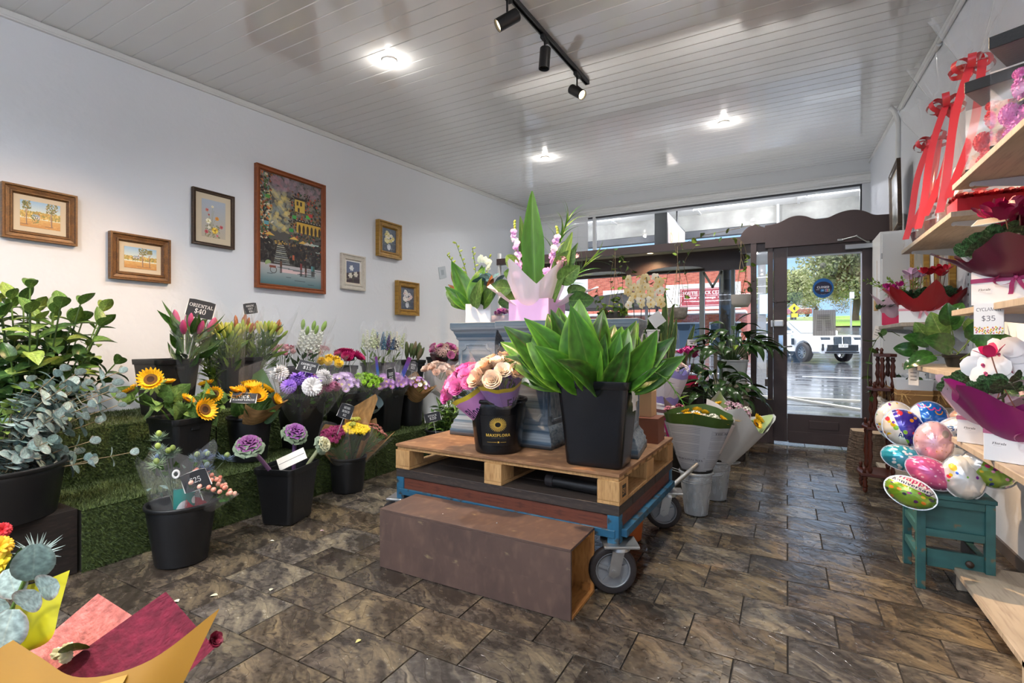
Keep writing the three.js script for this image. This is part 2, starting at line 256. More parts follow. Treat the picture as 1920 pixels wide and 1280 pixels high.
// ---------- shopfront ----------
const glassPane = (w, h, x, y, z, ry = 0) => { const g = new THREE.BoxGeometry(w, h, 0.006); g.rotateY(ry); return g.translate(x, y, z); };
{
  const yb = 3.19;
  struct('wall_front', merge([mbox(XR - XL, 0.5, 0.3, (XL + XR) / 2, yb + 0.25, ZF - 0.15), mbox(0.09, 3.18, 0.16, XR - 0.045, 1.59, ZF - 0.081), mbox(0.05, 3.18, 0.16, XL + 0.02, 1.59, ZF - 0.081)]), mat('#d3d5d6', 0.5));
  const m = extr([[0, 0], [0.045, 0], [0.045, 0.02], [0.03, 0.03], [0.03, 0.07], [0.05, 0.085], [0.05, 0.11], [0.02, 0.125], [0.02, 0.15], [0, 0.15]], XR - XL).rotateY(-PI / 2).translate(XR, 0, 0);
  at(struct('trim_3', m, M.trimWhite), [0, yb - 0.01, ZF + 0.0]);
  const w = sgroup('window_1');       // high transom above the shopfront
  const fr = (x, wd = 0.045) => struct('window_frame', mbox(wd, yb - 2.2, 0.07, x, (yb + 2.2) / 2, ZF - 0.05), M.trimWhite, w);
  fr(-2.86, 0.05); fr(-3.97, 0.04);
  struct('window_frame', mbox(XR - XL - 0.1, 0.02, 0.06, (XL + XR) / 2, yb - 0.012, ZF - 0.05), mat('#1c1d20', 0.5), w);
  struct('window_frame', mbox(0.016, yb - 2.3, 0.05, XR - 0.1, (yb + 2.3) / 2, ZF - 0.05), mat('#1c1d20', 0.5), w);
  struct('pane', glassPane(3.76, yb - 2.2, -0.965, (yb + 2.2) / 2, ZF - 0.05), M.glass, w);
  struct('pane', glassPane(1.1, yb - 2.2, -3.42, (yb + 2.2) / 2, ZF - 0.05), M.glass, w);
  // street window below
  const w2 = sgroup('window_2');
  struct('window_frame', mbox(0.07, 1.8, 0.08, -1.136, 1.32, ZF - 0.04), mat('#cfd3d6', 0.4), w2);
  struct('window_frame', mbox(0.05, 1.8, 0.1, -0.7, 1.32, ZF - 0.02), mat('#c2c6c8', 0.4), w2);
  struct('window_frame', mbox(3.6, 0.06, 0.1, -2.4, 0.45, ZF - 0.04), M.brown, w2);
  struct('window_frame', mbox(3.6, 0.1, 0.1, -2.4, 2.2, ZF - 0.04), M.brown, w2);
  struct('pane', glassPane(2.95, 1.8, -2.65, 1.32, ZF - 0.04), M.glass, w2);
  struct('pane', glassPane(0.95, 1.8, -0.6, 1.32, ZF - 0.04), M.glass, w2);
  struct('pane', glassPane(1.96, 1.7, -0.125, 1.3, -7.08, PI / 2), M.glass, w2);
  struct('window_sill', mbox(XR - XL - 1.4, 0.44, 0.12, -2.7, 0.22, ZF - 0.05), M.brown, w2);
}
{ // window display bay: low brown panel, turf platform, white soffit, scalloped valance
  const b = sgroup('wall_display');
  struct('panel', mbox(3.4, 0.43, 0.05, -1.82, 0.215, -6.055), M.brown, b);
  struct('panel', mbox(3.4, 0.09, 0.012, -1.82, 0.045, -6.024), M.brown, b);
  struct('sill', mbox(3.4, 0.035, 0.09, -1.82, 0.445, -6.05), M.brown, b);
  struct('platform', mbox(3.2, 0.05, 2.0, -2.0, 0.41, -7.06), M.darkWood, b);
  struct('beam', mbox(3.36, 0.085, 0.06, -1.85, 2.18, -6.03), M.brown, b);
  struct('soffit', mbox(3.3, 0.03, 2.06, -1.87, 2.205, -7.09), M.white, b);
  struct('post', mbox(0.055, 1.72, 0.055, -0.315, 1.3, -6.03), M.brown, b);
  struct('post', mbox(0.03, 2.3, 0.05, -3.5, 1.15, -6.03), M.trimWhite, b);
  const P = [], x0 = -3.5, x1 = -0.42; P.push([x0, 2.19], [x0, 1.95]);
  for (let c = -3.18; c < -0.3; c += 0.97) { P.push([Math.max(x0, c - 0.39), 1.94]); for (let i = 0; i <= 10; i++) { const a = PI * (1 - i / 10); P.push([Math.min(x1, c + 0.36 * cos(a)), 1.95 + 0.075 * Math.pow(sin(a), 0.7)]); } }
  P.push([x1, 1.94], [x1, 2.19]);
  at(struct('valance', extr(P, 0.02), M.brown, b), [0, 0, -6.56]);
  for (const [x, y, z, t] of [[-3.0, 2.19, -6.34, 'left'], [-1.5, 2.19, -6.34, 'right']]) {
    const d = thing('downlight', t === 'left' ? 'glowing downlight under the window soffit behind the tall leaf arrangement' : 'glowing downlight under the window soffit above the hanging baskets', 'downlight', [x, y - 0.004, z], 0, 'downlights over the window display');
    part(d, 'trim_ring', lathe([[0.038, 0.004], [0.041, -0.006], [0.05, -0.007], [0.055, -0.003], [0.055, 0.004]], 24), M.white); part(d, 'lens', lathe([[0.0001, -0.004], [0.039, 0.001]], 24), M.lampGlow, 'glowing lens'); spotDown(d, -0.012, WARM, 1.6, 1.5);
  }
  const turf = solo('turf_mat', 'strip of green artificial grass on the window display platform', 'artificial grass', turfGeo(3.2, 1.9, 9000, 0.035, 3), turfMat(), [-2.0, 0.436, -7.06]); turf.userData.kind = 'stuff';
  // scalloped fascia over the door and its lid
  const S = new THREE.Shape(); S.moveTo(-0.2, 2.075); S.lineTo(-0.2, 2.315); S.quadraticCurveTo(-0.09, 2.315, -0.02, 2.355); S.quadraticCurveTo(0.1, 2.42, 0.22, 2.345); S.quadraticCurveTo(0.31, 2.305, 0.4, 2.345); S.quadraticCurveTo(0.585, 2.435, 0.72, 2.33); S.quadraticCurveTo(0.75, 2.31, 0.8, 2.31); S.lineTo(0.965, 2.305); S.lineTo(0.965, 2.075); S.closePath();
  at(struct('fascia', new THREE.ExtrudeGeometry(S, { depth: 0.035, bevelEnabled: true, bevelSize: 0.003, bevelThickness: 0.003, bevelSegments: 1, curveSegments: 16 }), M.brown, b), [0, 0, -6.035]);
  const S2 = new THREE.Shape(); S2.moveTo(-0.45, 2.05); S2.lineTo(-0.45, 2.22); S2.quadraticCurveTo(-0.4, 2.36, -0.27, 2.34); S2.quadraticCurveTo(-0.22, 2.3, -0.16, 2.3); S2.lineTo(-0.1, 2.3); S2.lineTo(-0.1, 2.05); S2.closePath();
  at(struct('fascia', new THREE.ExtrudeGeometry(S2, { depth: 0.06, bevelEnabled: false }), M.brown, b), [0, 0, -6.1]);
  struct('lid', mbox(1.2, 0.04, 2.0, 0.37, 2.27, -7.06), M.white, b);
  struct('side_panel', mbox(0.16, 2.1, 0.1, 0.89, 1.05, -6.06), M.brown, b);
  struct('side_panel', mbox(0.05, 2.27, 1.9, 0.945, 1.13, -7.1), M.brown, b);
}
{ // glazed shop door
  const d = sgroup('door_1'), z = -6.05, x0 = -0.126, x1 = 0.74, H = 2.085;
  struct('door_frame', mbox(0.05, H + 0.05, 0.12, x0 - 0.028, (H + 0.05) / 2, z - 0.02, 0.003), M.brown, d); struct('door_frame', mbox(0.08, H + 0.05, 0.12, x1 + 0.042, (H + 0.05) / 2, z - 0.02, 0.003), M.brown, d); struct('door_frame', mbox(x1 - x0 + 0.1, 0.06, 0.12, (x0 + x1) / 2, H + 0.03, z - 0.02, 0.003), M.brown, d);
  const gx0 = 0.005, gx1 = 0.655, gy0 = 0.31, gy1 = 1.97, cx = (x0 + x1) / 2;
  struct('door_stile', mbox(gx0 - x0 - 0.004, H - 0.03, 0.045, (x0 + gx0) / 2, H / 2 + 0.01, z, 0.003), M.brown, d); struct('door_stile', mbox(x1 - gx1 - 0.004, H - 0.03, 0.045, (x1 + gx1) / 2, H / 2 + 0.01, z, 0.003), M.brown, d);
  struct('door_rail', mbox(gx1 - gx0, H - 0.01 - gy1, 0.045, (gx0 + gx1) / 2, (H + gy1) / 2, z), M.brown, d); struct('door_rail', mbox(gx1 - gx0, gy0 - 0.03, 0.045, (gx0 + gx1) / 2, (gy0 + 0.03) / 2 + 0.01, z), M.brown, d);
  struct('kick_plate', mbox(0.62, 0.12, 0.01, cx + 0.02, 0.08, z + 0.026, 0.002), M.brown, d); struct('letter_flap', mbox(0.26, 0.085, 0.014, 0.33, 0.22, z + 0.027, 0.004), M.brown, d);
  struct('pane', glassPane(gx1 - gx0, gy1 - gy0, (gx0 + gx1) / 2, (gy0 + gy1) / 2, z), M.glass, d);
  struct('side_pane', glassPane(0.16, 1.65, -0.235, 1.29, z), M.glass, d);
  struct('lock_plate', rbox(0.05, 0.2, 0.012, 0.012, -0.055, 1.05, z + 0.028), M.chrome, d);
  struct('lock_cylinder', T(cyl(0.014, 0.014, 0.02, 14), [-0.055, 1.1, z + 0.036], [PI / 2, 0, 0]), M.chrome, d);
  struct('lever_handle', merge([rod([-0.055, 1.02, z + 0.03], [-0.055, 1.02, z + 0.065], 0.009), tube([[-0.055, 1.02, z + 0.065], [-0.02, 1.024, z + 0.066], [0.05, 1.03, z + 0.06]], 0.008, 10, 8)]), M.chrome, d);
  struct('night_latch', merge([rbox(0.1, 0.075, 0.03, 0.02, -0.075, 1.27, z + 0.036), rbox(0.02, 0.07, 0.035, 0.004, -0.14, 1.27, z + 0.036)]), mat('#c9c9c9', 0.3, { metalness: 0.6 }), d);
  struct('slide_bolt', merge([rod([-0.14, 1.5, z + 0.035], [0.02, 1.5, z + 0.035], 0.005), ball(0.012, 8, 6, 0.02, 1.5, z + 0.035), box(0.012, 0.03, 0.02, -0.1, 1.5, z + 0.03), box(0.012, 0.03, 0.02, -0.02, 1.5, z + 0.03)]), mat('#3a3230', 0.4, { metalness: 0.5 }), d);
  const dc = thing('door_closer', 'silver hydraulic door closer with folded arm at the top of the shop door', 'door closer', [0.64, 2.02, z + 0.05]);
  part(dc, 'body', rbox(0.26, 0.05, 0.045, 0.006), M.steel); part(dc, 'arm', merge([rod([0.06, 0.03, 0.01], [-0.04, 0.09, 0.08], 0.007), rod([-0.04, 0.09, 0.08], [-0.16, 0.075, 0.02], 0.007), ball(0.014, 8, 6, 0.06, 0.035, 0.01), ball(0.012, 8, 6, -0.04, 0.09, 0.08), rbox(0.05, 0.02, 0.03, 0.003, -0.17, 0.075, 0.015)]), M.steel);
}
function turfGeo(w, d, n, h, sd, wallFn) { // blades of artificial grass over a w x d sheet (+y up), as one mesh
  seed(sd); const P = [], I = [];
  for (let i = 0; i < n; i++) { const x = rr(-w / 2, w / 2), z = rr(-d / 2, d / 2), a = rr(0, 2 * PI), L = h * rr(0.6, 1.1), b = 0.0022, lx = cos(a) * h * 0.5, lz = sin(a) * h * 0.5, k = P.length / 3; P.push(x - sin(a) * b, 0, z + cos(a) * b, x + sin(a) * b, 0, z - cos(a) * b, x + lx, L, z + lz); I.push(k, k + 1, k + 2); }
  const k = P.length / 3; P.push(-w / 2, 0, -d / 2, w / 2, 0, -d / 2, w / 2, 0, d / 2, -w / 2, 0, d / 2); I.push(k, k + 2, k + 1, k, k + 3, k + 2);
  const g = new THREE.BufferGeometry(); g.setAttribute('position', new THREE.Float32BufferAttribute(P, 3)); const U = []; for (let i = 0; i < P.length / 3; i++) U.push(P[i * 3] * 3, P[i * 3 + 2] * 3); g.setAttribute('uv', new THREE.Float32BufferAttribute(U, 2)); g.setIndex(I); g.computeVertexNormals(); return g;
}
function turfMat() { if (!turfMat.m) { const A = hex('#2b3a17'), B = hex('#5f7038'); turfMat.m = new THREE.MeshStandardMaterial({ map: dtex(128, 128, (u, v) => mixc(A, B, clamp(0.5 + fbm(u * 24, v * 24, 3, 4) * 1.6))), roughness: 0.7, side: THREE.DoubleSide }); } return turfMat.m; }
// ---------- street outside ----------
const GP = [[6, -0.04], [8.1, -0.05], [12, -0.03], [20, 0.1], [23.5, 0.2], [30, 0.65], [40, 1.6], [50, 2.6], [70, 4.0], [120, 6]];
const gy = (z) => { const d = -z; for (let i = 1; i < GP.length; i++) if (d <= GP[i][0]) return lerp(GP[i - 1][1], GP[i][1], (d - GP[i - 1][0]) / (GP[i][0] - GP[i - 1][0])); return 6; };
{
  const tWet = dtex(512, 512, (u, v) => { const X = u * 6, Y = v * 6, q = fbm(X * 0.7, Y * 2.4, 2, 4); return [clamp(0.42 + q * 1.1), 0, 0].map(() => clamp(0.42 + q * 1.1)); }, false);
  const tAsph = dtex(512, 512, (u, v) => { const c = 0.36 + fbm(u * 90, v * 90, 1, 3) * 0.25 + fbm(u * 5, v * 14, 8, 3) * 0.12; return [c, c * 1.01, c * 1.04]; });
  tWet.repeat.set(0.12, 0.12); tAsph.repeat.set(0.25, 0.25);
  const road = surf(4, 40, (u, v) => { const d = lerp(10.2, 110, v * v * 0.7 + v * 0.3); return [lerp(-60, 60, u), gy(-d), -d]; });
  { const p = road.attributes.position, t = road.attributes.uv; for (let i = 0; i < p.count; i++) t.setXY(i, p.getX(i), p.getZ(i)); }
  struct('road', road, new THREE.MeshStandardMaterial({ map: tAsph, color: '#d9dce2', roughness: 0.34, roughnessMap: tWet, bumpMap: tWet, bumpScale: 0.004 }));
  struct('pavement', mbox(120, 0.12, 5.3, 0, -0.105, -8.7), new THREE.MeshStandardMaterial({ map: tAsph, color: '#e6e8ea', roughness: 0.4, roughnessMap: tWet }));
  struct('kerb', merge([box(0.1, 0.05, 1.9).rotateY(0.66).translate(0.62, -0.035, -10.4), box(120, 0.06, 0.12, 0, -0.04, -11.3)]), mat('#cfc9b8', 0.5));
  for (const [x, z, w] of [[-3, -17.2, 3], [1.6, -17, 2.4], [6, -16.8, 3]]) struct('road_marking', box(w, 0.012, 0.12, x, gy(z) + 0.003, z), mat('#dfe3e6', 0.4));
  struct('grass_verge', surf(2, 8, (u, v) => { const d = lerp(46, 75, v); return [lerp(3.2, 40, u), gy(-d) + 0.08, -d + (1 - u) * 0]; }), mat('#7aa03a', 0.8, DS)); struct('grass_verge_far', surf(2, 8, (u, v) => { const d = lerp(47, 110, v); return [lerp(-60, 3, u), gy(-d) + 0.06, -d]; }), mat('#8b9a5c', 0.8, DS));
}
{ // awning over the footpath
  const a = sgroup('street_awning');
  struct('soffit', mbox(9, 0.06, 3.1, -1.4, 3.79, -9.7), mat('#e2e2de', 0.6), a);
  for (const x of [-5.2, -3.4, -1.6, 0.2, 2]) struct('batten', mbox(0.05, 0.025, 3.0, x, 3.75, -9.7), M.trimWhite, a);
  struct('fascia', uvScale(mbox(9, 0.36, 0.06, -1.4, 3.6, -11.2), 0.23), new THREE.MeshStandardMaterial({ color: '#b9b8b0', map: tMottle, roughness: 0.8 }), a);
  struct('gutter', mbox(9, 0.15, 0.14, -1.4, 3.35, -11.26), mat('#3b3d40', 0.5), a);
  struct('end_board', mbox(0.05, 0.5, 3, 2.0, 3.55, -9.7), mat('#8f8d86', 0.8), a);
  struct('post', cyl(0.085, 0.085, 2.25, 16, -0.83, 1.07, -8.3), mat('#3b3a3a', 0.45), a);
  struct('post', cyl(0.025, 0.025, 3.8, 10, -0.15, 1.9, -11.1), mat('#b9bcbe', 0.4), a);
  const d = thing('awning_downpipe', 'dark corner bracket hanging under the street awning near the right wall', 'bracket', [1.25, 3.45, -10.4]); part(d, 'arm', lathe([[0.001, -0.35], [0.05, -0.3], [0.09, 0], [0.05, 0.15], [0.09, 0.3], [0.001, 0.3]], 12), mat('#2c2d2f', 0.5));
  for (const x of [-3.6, -1.0, 0.9]) { const f = thing('awning_soffit_light', 'white batten light placed to brighten the street awning soffit, ' + ['far left', 'middle', 'near the door'][[-3.6, -1.0, 0.9].indexOf(x)], 'batten light', [x, 3.72, -10.2]); part(f, 'housing', rbox(1.2, 0.04, 0.07, 0.004, 0, 0.01, 0), M.white); part(f, 'tube', T(cyl(0.016, 0.016, 1.16, 12), [0, -0.09, 0], [0, 0, PI / 2]), mat('#ffffff', 0.5, { emissive: '#f4f6ff', emissiveIntensity: 1.1 }), 'glowing tube'); part(f, 'socket', merge([box(0.02, 0.1, 0.03, -0.59, -0.06, 0), box(0.02, 0.1, 0.03, 0.59, -0.06, 0)]), M.white); for (const q of [-0.4, 0.4]) { const l = new THREE.PointLight('#f4f6ff', 2.4, 0, 2); l.position.set(q, -0.14, 0); l.castShadow = true; l.shadow.radius = 2; f.add(l); } }  // batten lights placed here to brighten the awning soffit
  // light box sign
  const s = thing('lightbox_sign', 'grey projecting light box sign hanging under the street awning, lit pink-white face', 'sign', [-1.9, 3.02, -9.65]);
  part(s, 'case', rbox(0.22, 0.56, 1.7, 0.01), mat('#45494a', 0.5));
  const t = ctex(512, 180, (g, w, h) => { g.fillStyle = '#f3e2d8'; g.fillRect(0, 0, w, h); g.strokeStyle = '#f0d28a'; g.lineWidth = 7; g.beginPath(); g.arc(90, 130, 30, 0, 6.2); g.moveTo(80, 30); g.bezierCurveTo(110, 40, 60, 90, 100, 110); g.stroke(); g.fillStyle = '#e8c64a'; g.fillRect(300, 40, 16, 120); });
  const face = new THREE.PlaneGeometry(1.62, 0.48).rotateY(PI / 2).translate(0.113, 0, 0);
  part(s, 'lit_face', face, new THREE.MeshStandardMaterial({ map: t, emissive: '#ffffff', emissiveMap: t, emissiveIntensity: 0.22, roughness: 0.3 }), 'lit pink-white face');
  const ra = new THREE.RectAreaLight('#fff0e6', 0.5, 1.6, 0.46); ra.position.set(0.13, 0, 0); ra.rotation.y = -PI / 2; s.add(ra);
  for (const z of [-0.6, 0.6]) part(s, 'hanger', cyl(0.018, 0.018, 0.5, 8, 0, 0.5, z), M.black);
}
{ // low brick shops over the road
  const bt = dtex(512, 512, (u, v) => { const r = Math.floor(v * 64), o = (r % 2) * 0.5, bx = (u * 22 + o) % 1, by = (v * 64) % 1, id = Math.floor(u * 22 + o) % 22 * 13 + r * 7; const m = bx < 0.04 || by < 0.12; const k = 0.5 + 0.5 * Math.sin(id * 12.9); const c = mixc([0.66, 0.31, 0.24], [0.76, 0.42, 0.33], k); return m ? [0.66, 0.55, 0.5] : c; }); bt.repeat.set(0.2, 0.2);
  const brick = new THREE.MeshStandardMaterial({ map: bt, roughness: 0.9 }), b = thing('brick_shop_building', 'low red brick shop building across the street with a white sign band', 'building', [-6, 0.4, -29]);
  part(b, 'wall', mbox(8.5, 4.85, 3, 0, 2.4, -0.5), brick); part(b, 'parapet', mbox(8.6, 0.14, 3.1, 0, 4.88, -0.5), mat('#8d9298', 0.6));
  part(b, 'sign_band', mbox(3.7, 1.35, 0.1, 2.1, 3.05, 1.06), mat('#e8e6e2', 0.6)); part(b, 'white_panel', mbox(1.4, 0.7, 0.06, -2.6, 3.25, 1.04), mat('#e6e8ea', 0.6));
  const st = ctex(512, 220, (g, w, h) => { g.fillStyle = '#93303a'; g.fillRect(0, 0, w, h); g.strokeStyle = '#e8cfc8'; g.lineWidth = 5; g.strokeRect(8, 8, w - 16, h - 16); g.fillStyle = '#f6eee8'; g.font = 'bold 56px serif'; g.textAlign = 'center'; g.fillText('SOUTH BACK CENTRE', w / 2, 74, 470); g.font = 'bold 34px sans-serif'; g.fillText('Medical  •  Massage  •  Yoga', w / 2, 128, 450); g.font = '26px sans-serif'; g.fillText('Osteopathy Naturopathy', w / 2, 168, 420); });
  part(b, 'sign', mbox(2.6, 0.95, 0.06, 2.3, 3.0, 1.14), mat('#93303a', 0.6), 'maroon sign board'); part(b, 'sign_face', new THREE.PlaneGeometry(2.56, 0.92).translate(2.3, 3.0, 1.175), new THREE.MeshStandardMaterial({ map: st, roughness: 0.6 }), 'maroon sign with white lettering');
  part(b, 'canopy', mbox(8.5, 0.12, 1.4, 0, 2.15, 1.7), mat('#d4d4d2', 0.6));
  for (const x of [-2.6, -0.4, 1.4, 3.2]) { const f = part(b, 'window', mbox(1.5, 1.5, 0.08, x, 0.95, 1.02), mat('#d9dada', 0.5)); part(f, 'pane', mbox(1.36, 1.34, 0.05, x, 0.95, 1.05), mat('#2b333b', 0.08)); }
  const c = thing('white_shop_building', 'white rendered building far left across the street', 'building', [-14.5, 0.5, -31]); part(c, 'wall', mbox(8, 5.4, 4, 0, 2.7, 0), mat('#e6e8ec', 0.7)); part(c, 'roof', mbox(8.2, 0.2, 4.2, 0, 5.45, 0), mat('#9da1a6', 0.6)); { const f = part(c, 'window', mbox(2, 1.6, 0.1, 1.5, 1.4, 2.0), mat('#cfd2d4', 0.5)); part(f, 'pane', mbox(1.8, 1.4, 0.05, 1.5, 1.4, 2.04), mat('#38424a', 0.08)); }
  const k = thing('bus_shelter', 'small shelter with dark pitched roof across the road', 'shelter', [-6.4, gy(-20), -20.6]); part(k, 'roof', extr([[-2.3, 0], [2.0, 0], [1.3, 0.6], [-2.4, 0.3]], 2.2).translate(0, 2.35, -1.1), mat('#3a3632', 0.6)); for (const [x, z] of [[-2, -0.9], [1.6, -0.9], [-2, 0.9], [1.6, 0.9]]) part(k, 'post', box(0.1, 2.4, 0.1, x, 1.2, z), mat('#4b4642', 0.6));
}
function tree(name, label, x, z, H, R, c1, c2, sd, n = 1500, group, tr = 0.25, leanY = 0.62) {
  seed(sd); const t = thing(name, label, 'tree', [x, gy(z), z], 0, group);
  const br = [tube([[0, 0, 0], [0.2, H * 0.25, 0], [-0.1, H * 0.5, 0.1], [0.1, H * 0.75, 0]], tr * 0.7, 10, 7), rod([0, 0, 0], [0, H * 0.3, 0], tr * 1.2, 8, tr * 0.7)];
  for (let i = 0; i < 6; i++) { const a = rr(0, 6.3), q = rr(0.3, 0.6); br.push(tube([[0, H * q, 0], [cos(a) * R * 0.4, H * (q + 0.12), sin(a) * R * 0.4], [cos(a) * R * 0.75, H * (q + 0.2), sin(a) * R * 0.75]], tr * 0.32, 6, 5)); }
  part(t, 'trunk', merge(br), mat('#5b4c40', 0.9));
  const blobs = []; for (let i = 0; i < 16; i++) { const a = rr(0, 6.3), q = rr(0.2, 1); blobs.push([cos(a) * R * q * 0.75, H * rr(leanY - 0.2, 0.93), sin(a) * R * q * 0.6, R * rr(0.22, 0.42)]); }
  for (const [c, nm, ph] of [[c1, 'crown', 0], [c2, 'crown', 1]]) { const P = [], I = [];
    for (let i = 0; i < n * 2.2; i++) { const b = blobs[(i * 2 + ph) % blobs.length], u = rr(-1, 1), a = rr(0, 6.3), s = Math.sqrt(1 - u * u), q = Math.pow(rnd(), 0.4) * b[3], px = b[0] + s * cos(a) * q, py = b[1] + u * q * 0.8, pz = b[2] + s * sin(a) * q, L = rr(0.1, 0.25) * Math.min(1.3, H / 8), k = P.length / 3, d1 = V(rr(-1, 1), rr(-1, 1), rr(-1, 1)).normalize().multiplyScalar(L), d2 = V(rr(-1, 1), rr(-1, 1), rr(-1, 1)).normalize().multiplyScalar(L * 0.6); P.push(px - d1.x, py - d1.y, pz - d1.z, px + d2.x, py + d2.y, pz + d2.z, px + d1.x, py + d1.y, pz + d1.z, px - d2.x, py - d2.y, pz - d2.z); I.push(k, k + 1, k + 2, k, k + 2, k + 3); }
    const g = new THREE.BufferGeometry(); g.setAttribute('position', new THREE.Float32BufferAttribute(P, 3)); g.setIndex(I); g.computeVertexNormals(); g.setAttribute('uv', new THREE.Float32BufferAttribute(new Float32Array(P.length / 3 * 2), 2)); part(t, nm, g, mat(c, 0.8, DS)); }
}
tree('gum_tree', 'tall spreading eucalyptus tree filling the door glass, behind the closed sign', 5.4, -54, 7.4, 5.2, '#9a9c72', '#7f8660', 21, 3200);
tree('gum_tree', 'grey-green tree left of the big eucalyptus, low behind the yellow road sign', 0.6, -60, 5.4, 3.6, '#a5a672', '#8d9460', 22, 1800);
tree('gum_tree', 'dense dark green tree at the right edge of the door glass', 8.6, -50, 6.0, 3.4, '#7d8a60', '#8e966a', 23, 1800, null, 0.3, 0.5);
tree('gum_tree', 'bushy brown-green trees low in the distance behind the parked red car', 2.8, -66, 3.6, 4.4, '#8d8268', '#97906c', 24, 1800, null, 0.2, 0.45);
tree('street_tree', 'small green tree beside the power pole, left of the door', -2.2, -44, 4.2, 2.2, '#76803e', '#8f9148', 25, 1300);
tree('street_tree', 'rusty brown shrubby tree behind the rear of the white car', -1.3, -35, 2.1, 1.2, '#8a6a3c', '#7d7a44', 26, 700, null, 0.1, 0.5);
{ // poles, wires, signs
  const p = thing('power_pole', 'grey timber power pole with cross arm left of the shop door', 'pole', [-0.78, gy(-20), -20]);
  part(p, 'pole', cyl(0.11, 0.15, 6.2, 12, 0, 3.1, 0), mat('#8e8b88', 0.8)); part(p, 'cross_arm', box(2.2, 0.1, 0.1, 0, 4.35, 0.15), mat('#6a655f', 0.8)); part(p, 'transformer', box(0.25, 0.3, 0.2, -0.3, 4.0, 0.1), mat('#4b4d50', 0.5)); part(p, 'notice', box(0.34, 0.7, 0.02, 0.1, 2.3, 0.15), mat('#d9e6e2', 0.5), 'white notice plate');
  const w = thing('power_line', 'thin dark overhead power lines crossing above the road', 'power lines', [0, 0, 0]); part(w, 'wire', merge([tube([[-20, 5.2, -20], [-0.8, 4.6, -20], [12, 4.9, -20]], 0.012, 20, 4), tube([[-20, 4.6, -20], [-0.8, 4.5, -20], [12, 4.4, -20]], 0.012, 20, 4)]), M.black);
  const s = thing('road_sign', 'yellow diamond speed hump road sign with small plate', 'road sign', [0.55, gy(-50), -50]); part(s, 'pole', cyl(0.03, 0.03, 1.6, 8, 0, 0.8, 0), M.steel);
  const dt = ctex(128, 128, (g) => { g.fillStyle = '#f4c81e'; g.fillRect(0, 0, 128, 128); g.fillStyle = '#111'; g.translate(64, 64); g.rotate(-PI / 4); g.beginPath(); g.arc(0, 20, 34, PI, 2 * PI); g.fill(); });
  part(s, 'diamond_plate', box(0.62, 0.62, 0.02).rotateZ(PI / 4).translate(0, 1.35, 0.04), new THREE.MeshStandardMaterial({ map: dt, roughness: 0.5 })); part(s, 'lower_plate', box(0.5, 0.34, 0.02, 0.05, 0.75, 0.04), mat('#f1c928', 0.5));
  for (const [x, z, l] of [[4.3, -46, 'thin grey street sign post on the grass verge'], [6.6, -44, 'pale street lamp post at the right edge of the door glass']]) { const q = thing('street_post', l, 'post', [x, gy(z), z]); part(q, 'pole', cyl(0.05, 0.07, 2.6, 8, 0, 1.3, 0), mat('#a6aba6', 0.5)); part(q, 'plate', box(0.3, 0.5, 0.03, 0.05, 2.4, 0.06), mat('#dfe6ea', 0.5)); }
}
